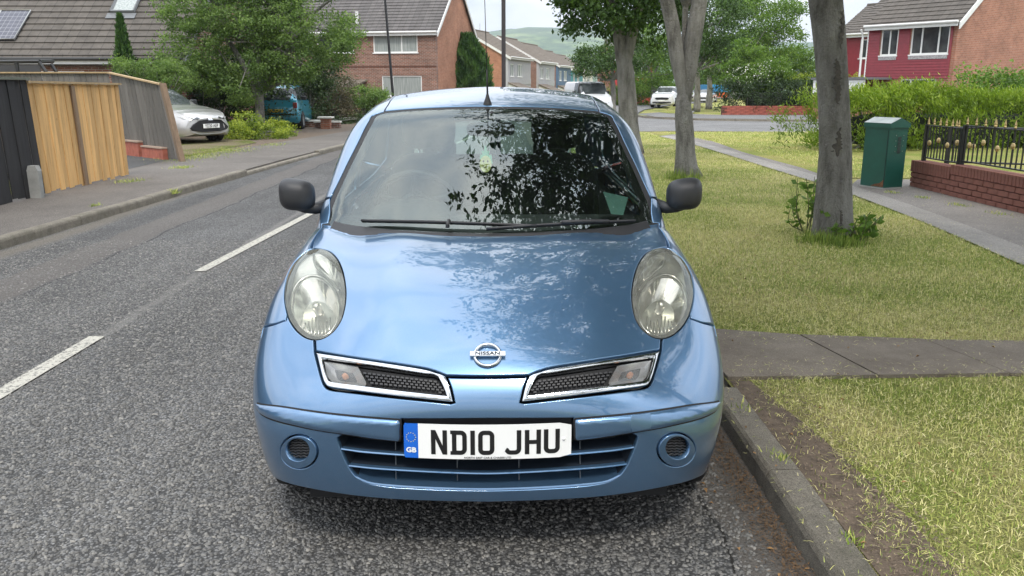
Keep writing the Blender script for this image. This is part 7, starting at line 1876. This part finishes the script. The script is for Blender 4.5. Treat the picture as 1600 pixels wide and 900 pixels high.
for z0_ in (zc1 + .0,):
    V = [(*P_[0], z0_), (*P_[1], z0_), (*P_[2], z0_), (*P_[3], z0_), (*P_[0], z0_ + .06), (*P_[1], z0_ + .06), (*P_[2], z0_ + .06), (*P_[3], z0_ + .06), (*mAB, z0_ + .135), (*mCD, z0_ + .135)]
    m.add(V, [[3, 2, 1, 0], [0, 1, 5, 8, 4], [2, 3, 7, 9, 6], [1, 2, 6, 5], [3, 0, 4, 7]]); m.build('lid', CG, ca)
m = MB(); lift = lambda p, d=.004: (p[0], p[1], p[2] + d); m.add([lift(V[4]), lift(V[8]), lift(V[9]), lift(V[7])], [[0, 1, 2, 3]]); m.add([lift(V[8]), lift(V[5]), lift(V[6]), lift(V[9])], [[0, 1, 2, 3]]); m.build('lid_top', simple('weathered_lid', (.34, .37, .35), .5, var=.2), ca)
ru = r_ / np.linalg.norm(r_); rn = np.array([ru[1], -ru[0]])
fp = lambda s, z, d=.004: (*(ru * s + rn * d), z)
for i in range(11):
    z = zc1 - .13 - i * .022; m = MB(); m.add([fp(.17, z), fp(.235, z), fp(.235, z - .010, .010), fp(.17, z - .010, .010)], [[0, 1, 2, 3]]); m.build('vent_slot', BLACK, ca)
for i in range(4):
    for s in (.13, .275): m = MB(); m.lathe([(.001, .004), (.006, .003), (.007, 0)], 8, Matrix.Translation(fp(s, zc1 - .11 - i * .075)) @ Vector((*rn, 0)).to_track_quat('Z', 'Y').to_matrix().to_4x4()); m.build('rivet', SATIN, ca)
lu = l_ / np.linalg.norm(l_); ln_ = np.array([lu[1], -lu[0]]) * -1
if ln_ @ np.array([-1, -1]) < 0: ln_ = -ln_
m = MB(); lp_ = lambda s, z, d=.004: (*(lu * s + ln_ * d), z); m.add([lp_(.02, .04), lp_(.26, .04), lp_(.17, .075), lp_(.09, .09), lp_(.02, .15)], [[0, 1, 2, 3, 4]]); m.build('rust_patch', simple('rust', (.16, .075, .035), .9, var=.5, scale=25), ca)
m = MB(); m.tube([lp_(.02, .05, .003), lp_(.02, zc1 - .03, .003)], .004, 4); m.build('door_seam', BLACK, ca)
# low red brick wall beyond the side road
w3_ = empty('brick_wall', (11.75, 42.55, KZ)); tag(w3_, 'low red brick wall under the dark hedge beyond the side road', 'wall')
RB = simple('red_garden_brick', (.30, .085, .06), .85, var=.35, scale=5)
me_b = None
for r_i in range(5):
    for j in range(17):
        x = j * .5 + (.25 if r_i % 2 else 0)
        if me_b is None: m = MB(); m.box(0, .485, 0, .2, 0, .086); o = m.build('brick', RB, w3_); me_b = o.data
        else: o = link(bpy.data.objects.new('brick', me_b), w3_)
        o.location = (x, random.uniform(-.004, .004), r_i * .094)
m = MB(); m.box(-.02, 8.8, .02, .18, -.1, .46); m.build('mortar_core', MORTAR, w3_)
# ------------------------------------------------------------------ POLES
def pole(label, px, py, y, r0, r1, h, mat, cat, lean=(0, 0), name='lamp_post', lamp=True):
    x, _, _ = PL(px, py, y); ro = empty(name, (x, y, 0.0)); tag(ro, label, cat, None)
    m = MB(); m.tube([(0, 0, -.2), (0, 0, 1.0)], r0 * 1.5, 12); m.build('base', mat, ro); m = MB(); m.tube([(0, 0, .98), (lean[0] * h, lean[1] * h, h)], [r0, r1], 12); m.build('column', mat, ro)
    if lamp:
        t_ = Vector((lean[0] * h, lean[1] * h, h)); m = MB(); m.tube([t_, t_ + Vector((.25, 0, .18)), t_ + Vector((1.0, 0, .22))], .035, 8); a_ = m.build('arm', mat, ro); m = MB(); m.box(-.14, .38, -.10, .10, -.05, .05, Matrix.Translation(t_ + Vector((1.1, 0, .2))), .02); m.build('lamp_head', SATIN, ro)
    return ro
BLP = simple('black_lamp_post_paint', (.014, .014, .016), .4)
pole('thin black lamp post standing in front of the brick house', 614, 140, 36, .062, .045, 8.0, BLP, 'lamp post', lean=(-.045, 0))
pole('thick dark lamp post rising behind the blue car roof', 787, 140, 40, .105, .10, 8.5, simple('dark_brown_post', (.03, .024, .024), .5), 'lamp post', lean=(.0, 0))
pole('bare slender mast on the skyline beside the gable', 750, 60, 110, .05, .03, 9.5, SATIN, 'mast', lamp=False, name='mast')
# ------------------------------------------------------------------ OTHER VEHICLES
def loft_car(name, label, cat, loc, rz, L, W, H, paint, st, wheels, wr, group=None, glass=None, plate=None, rear_plate=None, van=False, detail=None, dark=None):
    """st: stations (y, z_low, z_belt, z_roof, w_low, w_belt, w_roof) nose at y=0, local -y faces forward"""
    root = empty(name, loc, rz); tag(root, label, cat, group); gl = glass or DARKWIN
    S = np.array(st, float); yy = np.unique(np.concatenate([np.linspace(S[0, 0], S[-1, 0], 46), S[:, 0]])); k = [np.interp(yy, S[:, 0], S[:, i]) for i in range(1, 7)]
    def sm(a): return np.convolve(np.pad(a, 1, 'edge'), [.2, .6, .2], 'valid')
    zl, zb, zr, wl_, wb, wr_ = [sm(a) for a in k]
    def ring(i):
        a = [(0, zl[i]), (wl_[i] * .92, zl[i]), (wl_[i], zl[i] + .08), (wl_[i] * 1.0 + .01, zl[i] * .55 + zb[i] * .45), (wb[i] + .005, zb[i] * .86 + zl[i] * .14), (wb[i] - .02, zb[i])]
        g = max(zr[i] - zb[i], .001)
        b = [(wb[i] * .97 - .02 if g > .03 else wb[i] * .9, zb[i] + g * .02), ((wr_[i] + wb[i]) / 2 + .01 if g > .03 else wb[i] * .78, zb[i] + g * .5 + (.012 if g <= .03 else 0)), (wr_[i] if g > .03 else wb[i] * .6, zb[i] + g * .90 + (.02 if g <= .03 else 0)), (wr_[i] * .82 if g > .03 else wb[i] * .4, zb[i] + g * .985 + (.028 if g <= .03 else 0)), (0, zb[i] + g + (.035 if g <= .03 else 0))]
        r = a + b; return [(x, yy[i], z) for x, z in r] + [(-x, yy[i], z) for x, z in r[-2:0:-1]]
    n = len(ring(0)); V = []; 
    for i in range(len(yy)): V += ring(i)
    body = []; glf = []; m_ = n // 2
    gz = zr - zb; big = gz > .12
    rise = np.gradient(zr, yy)
    for i in range(len(yy) - 1):
        for j in range(n):
            f = [i * n + j, i * n + (j + 1) % n, (i + 1) * n + (j + 1) % n, (i + 1) * n + j]
            jj = j if j < m_ else n - 1 - j
            sloped = (gz[i] > .03 or gz[i + 1] > .03) and abs(rise[i]) > .28 and jj >= 8
            side = 6 <= jj <= 7 and gz[i] > .16 and gz[i + 1] > .10
            if van and side and yy[i] > van: side = False
            (glf if (side or sloped) else body).append(f)
    body += [list(range(n))[::-1], [(len(yy) - 1) * n + q for q in range(n)]]
    def sub(nm, fs, mat):
        ids = sorted({q for f in fs for q in f}); mp_ = {q: i for i, q in enumerate(ids)}
        m = MB(); m.add([V[q] for q in ids], [[mp_[q] for q in f] for f in fs]); return m.build(nm, mat, root, True)
    sub('body', body, paint)
    gs = [set(f) for f in glf]; left = list(range(len(glf)))
    while left:                          # every pane of glazing is its own part
        seed = [left.pop()]; comp = []; vs = set()
        while seed:
            q = seed.pop(); comp.append(glf[q]); vs |= gs[q]; nx = [w for w in left if gs[w] & gs[q]]; left = [w for w in left if w not in nx]; seed += nx
        sub('window', comp, gl)
    for y in wheels:
        for s in (-1, 1):
            wy = np.interp(y, S[:, 0], S[:, 4]); MW = Matrix.Translation((s * (wy - .07), y, wr)) @ Matrix.Rotation(R(90 * s), 4, 'Y')
            m = MB(); m.lathe([(wr * .6, -.1), (wr * .96, -.1), (wr, -.07), (wr, .07), (wr * .96, .1), (wr * .62, .1)], 24, MW); w = m.build('wheel', TYRE, root, 'all')
            m = MB(); m.lathe([(wr * .64, .095), (wr * .56, .075), (wr * .2, .085), (.001, .085)], 20, MW); m.build('rim', RIM, w, 'all')
            m = MB(); m.lathe([(wr * 1.14, -.05), (wr * 1.14, .078)], 24, MW); m.lathe([(wr * 1.14, .078), (wr * .98, .079)], 24, MW); m.build('wheel_arch', BLACK, root)
    def bx(nm, x0, x1, y0, y1, z0, z1, mat, b=.01): m = MB(); m.box(x0, x1, y0, y1, z0, z1, None, b); return m.build(nm, mat, root)
    for s in (-1, 1):
        ym_ = [q[0] for q in st if q[3] - q[2] > .1][0]
        wbm = np.interp(ym_ + .25, S[:, 0], S[:, 5]); zbm = np.interp(ym_ + .25, S[:, 0], S[:, 2]); a, b = sorted((s * (wbm + .02), s * (wbm + .22))); bx('door_mirror', a, b, ym_ + .2, ym_ + .32, zbm, zbm + .15, dark or BLACKPL, .03)
    def patch(nm, poly, mat, d=.006, mirror=True, par=None):
        """poly in (x,z) projected on the nose from the front"""
        out = []
        for s in ((1, -1) if mirror else (1,)):
            P = []
            for x, z in poly:
                # find the nose surface: smallest y where (|x|,z) is inside
                y_ = yy[-1]
                for i in range(len(yy)):
                    zt = zb[i] + .035 * (gz[i] <= .03) ; w_ = np.interp(z, [zl[i], zl[i] + .08, zl[i] * .55 + zb[i] * .45, zb[i]], [wl_[i] * .92, wl_[i], wl_[i] + .01, wb[i] - .02])
                    if zl[i] <= z <= zt and abs(x) <= w_:
                        y_ = yy[i]; break
                P.append((s * x, y_ - d, z))
            m = MB(); m.add(P, [list(range(len(P)))]); out.append(m.build(nm, mat, par or root))
        return out
    return root, bx, patch
SILV = paint_mat('silver_paint', (.52, .51, .50), .32, .6); WHT = simple('white_car_paint', (.70, .71, .72), .25, var=.02, Coat_Weight=1.0); TURQ = paint_mat('turquoise_paint', (.03, .30, .42), .35, .4)
# silver hatchback, nose towards the road
hx, hy = GP(337, 224, KZ)
rz = math.atan2(-.62, 1.0) + R(90)   # local -y (nose) points to (+x, -y)
SIL = [(0, .30, .60, .60, .42, .36, .2), (.06, .22, .68, .68, .66, .56, .3), (.22, .18, .76, .76, .80, .68, .3), (.5, .18, .83, .83, .87, .76, .3), (.95, .18, .90, .90, .89, .80, .3), (1.20, .18, .935, .94, .89, .82, .4), (1.5, .18, .95, 1.10, .89, .82, .62), (2.05, .18, .96, 1.38, .89, .83, .60), (2.5, .18, .97, 1.43, .89, .83, .58), (3.2, .18, .99, 1.40, .89, .82, .56), (3.7, .2, 1.02, 1.28, .88, .80, .52), (4.1, .25, 1.02, 1.08, .85, .74, .45), (4.35, .35, .95, .96, .76, .66, .3)]
sc_, bx, patch = loft_car('silver_hatchback', 'silver hatchback nosing out from behind the grey fence', 'car', (hx - .15, hy + .1, KZ), rz, 4.35, 1.79, 1.43, SILV, SIL, (.85, 3.5), .32)
patch('grille', [(.0, .30), (.30, .30), (.55, .34), (.62, .40), (.52, .50), (.34, .60), (0, .62)], BLACK, .05)
patch('bumper_trim', [(.0, .235), (.34, .24), (.58, .31), (.60, .345), (.34, .275), (0, .265)], SILV, .062)
for o in patch('headlight', [(.30, .645), (.52, .62), (.74, .665), (.80, .735), (.60, .70), (.32, .675)], simple('dark_lamp', (.04, .045, .05), .1), .03): pass
for o in patch('daytime_lamp', [(.50, .625), (.56, .60), (.70, .665), (.74, .71), (.62, .68)], SATIN, .04): pass
patch('emblem', [(-.07, .60), (.07, .60), (.05, .68), (-.05, .68)], CHROME, .058, False)
m = MB(); m.box(-.26, .26, -.075, -.06, .395, .505, None, .004); sp = m.build('number_plate', PLW, sc_)
gtext('YD20 AEP', .125, PLK, sp, 'plate_lettering', Matrix.Translation((0, -.0765, .45)) @ Matrix.Rotation(R(90), 4, 'X'), .0006, sx=.78, bold=.002)
# turquoise car, tail towards the viewer
tx, ty = GP(432, 205, KZ)
root, bx, patch = loft_car('turquoise_car', 'turquoise car seen tail first beyond the yellow green shrubs', 'car', (tx - .30, ty + 1.2, KZ), R(4), 3.6, 1.66, 1.5, TURQ,
    [(0, .35, .80, .81, .72, .68, .4), (.05, .22, .98, 1.0, .80, .74, .5), (.35, .2, 1.0, 1.38, .83, .76, .60), (.8, .2, .98, 1.5, .84, .77, .62), (2.0, .2, .97, 1.52, .84, .77, .6), (2.6, .2, .97, 1.3, .84, .77, .58), (3.0, .2, .95, .97, .83, .75, .4), (3.5, .25, .75, .76, .7, .6, .3)], (.5, 2.9), .29)
m = MB(); m.box(-.26, .26, -.03, -.015, .58, .69, None, .004); yp = m.build('number_plate', simple('yellow_plate', (.75, .52, .04), .4), root)
gtext('YK13 UJP', .12, PLK, yp, 'plate_lettering', Matrix.Translation((0, -.031, .635)) @ Matrix.Rotation(R(90), 4, 'X'), .0006, sx=.75, bold=.001) if False else None
for s in (-1, 1): m = MB(); a, b = sorted((s * .60, s * .74)); m.box(a, b, -.02, .06, .72, .92, None, .02); m.build('tail_light', simple('dark_red_lens', (.22, .015, .015), .2), root)
patch('bumper_shadow_gap', [(0, .52), (.6, .54), (.66, .50), (0, .48)], BLACK, .01)
# white van
vx, vy = GP(920, 176, 0)
root, bx, patch = loft_car('white_van', 'white van parked on the main road just beyond the blue car roof', 'van', (vx + .15, 45.5, 0), R(11), 4.6, 1.85, 1.85, WHT,
    [(0, .30, .72, .72, .70, .62, .3), (.05, .22, .86, .86, .86, .76, .3), (.35, .2, 1.0, 1.0, .91, .84, .4), (.75, .2, 1.10, 1.13, .92, .88, .6), (1.35, .2, 1.14, 1.72, .92, .9, .76), (1.7, .2, 1.14, 1.83, .92, .9, .78), (4.3, .2, 1.14, 1.84, .92, .9, .78), (4.55, .25, 1.1, 1.75, .9, .88, .72)], (.85, 3.7), .32, van=2.1)
patch('grille', [(0, .50), (.42, .50), (.5, .58), (.42, .66), (0, .68)], BLACK, .03); patch('bumper', [(0, .24), (.8, .26), (.8, .42), (0, .44)], BLACKPL, .03); patch('headlight', [(.52, .66), (.80, .68), (.84, .86), (.66, .80)], simple('lamp_grey', (.45, .46, .46), .15), .03)
# white sport utility car
sx0, sy0 = GP(1031, 168, 0)
root, bx, patch = loft_car('white_suv', 'small white sport utility car facing the viewer beyond the side road junction', 'car', (sx0 - .1, sy0 - 1.2, 0), R(-21), 4.2, 1.8, 1.6, WHT,
    [(0, .36, .80, .80, .70, .60, .3), (.05, .24, .92, .92, .84, .74, .3), (.35, .22, 1.0, 1.0, .90, .80, .4), (1.0, .22, 1.07, 1.08, .91, .84, .5), (1.65, .22, 1.1, 1.48, .91, .84, .62), (2.1, .22, 1.1, 1.57, .91, .84, .62), (3.3, .22, 1.12, 1.56, .91, .84, .6), (3.9, .25, 1.12, 1.35, .9, .8, .56), (4.15, .4, 1.05, 1.06, .8, .7, .4)], (.85, 3.4), .35)
patch('grille', [(0, .60), (.42, .60), (.55, .72), (.42, .76), (0, .77)], BLACK, .03); patch('lower_grille', [(0, .28), (.66, .30), (.70, .44), (.5, .46), (0, .42)], BLACK, .03); patch('headlight', [(.55, .76), (.80, .80), (.84, .88), (.58, .82)], simple('lamp_dark', (.12, .12, .13), .15), .03)
m = MB(); m.box(-.26, .26, -.05, -.035, .47, .58, None, .004); m.build('number_plate', PLW, root)
# distant cars and blue truck
far_st = [(0, .30, .78, .78, .72, .62, .3), (.05, .22, .9, .9, .84, .74, .3), (.9, .2, .98, 1.0, .88, .8, .5), (1.5, .2, 1.0, 1.35, .88, .8, .6), (3.0, .2, 1.0, 1.42, .88, .8, .6), (3.8, .25, 1.0, 1.1, .85, .75, .5), (4.0, .4, .9, .92, .75, .66, .4)]
for lab, px, py, y, rz_, pm in (('distant white car glimpsed between two bare trunks', 1097, 160, 84, R(-24), WHT), ('distant pale car parked left of the white sport utility car behind the trunks', 1060, 148, 96, R(-18), WHT), ('distant grey car right of the forked trunk', 1076, 152, 90, R(-30), SILV)):
    x, _, _ = PL(px, py, y); root, bx, patch = loft_car('parked_car', lab, 'car', (x, y, -.1), rz_, 4, 1.75, 1.4, pm, far_st, (.8, 3.2), .31, group='distant parked cars'); patch('grille', [(0, .45), (.5, .45), (.5, .6), (0, .6)], BLACK, .03)
x, y, z = PL(1124, 150, 88); tr = empty('tipper_lorry', (x, y, 0)); tag(tr, 'small lorry with blue body and orange striped tail beyond the verge', 'lorry')
m = MB(); m.box(-1.3, 1.2, 0, 4, 1.0, 1.75, None, .03); m.build('tipper_body', simple('lorry_blue', (.02, .22, .48), .4), tr)
m = MB(); m.box(-1.2, 1.1, .1, 4, .45, .95); m.build('chassis', BLACK, tr)
for i in range(5): m = MB(); m.prism([(-1.0 + i * .4, .45), (-.82 + i * .4, .45), (-.60 + i * .4, .95), (-.78 + i * .4, .95)], .05, .09, 'y'); m.build('chevron', simple('chevron_orange', (.7, .13, .03), .5), tr)
for s in (-1.0, .9): m = MB(); m.lathe([(.2, -.12), (.42, -.12), (.42, .12), (.2, .12)], 16, Matrix.Translation((s, .9, .40)) @ Matrix.Rotation(R(90), 4, 'Y')); m.build('wheel', TYRE, tr, 'all')
# ------------------------------------------------------------------ AIR
m = MB(); m.box(-4200, 4200, -430, 4700, -63, 262)
hz = m.build('haze', None); tag(hz, kind='stuff'); hm = bpy.data.materials.new('haze'); hm.use_nodes = True; hn = hm.node_tree; hn.nodes.clear()
pv = hn.nodes.new('ShaderNodeVolumePrincipled'); pv.inputs['Color'].default_value = (.82, .90, 1.0, 1); pv.inputs['Density'].default_value = .00022; pv.inputs['Anisotropy'].default_value = .2
ho = hn.nodes.new('ShaderNodeOutputMaterial'); hn.links.new(pv.outputs[0], ho.inputs['Volume']); hz.data.materials.append(hm)
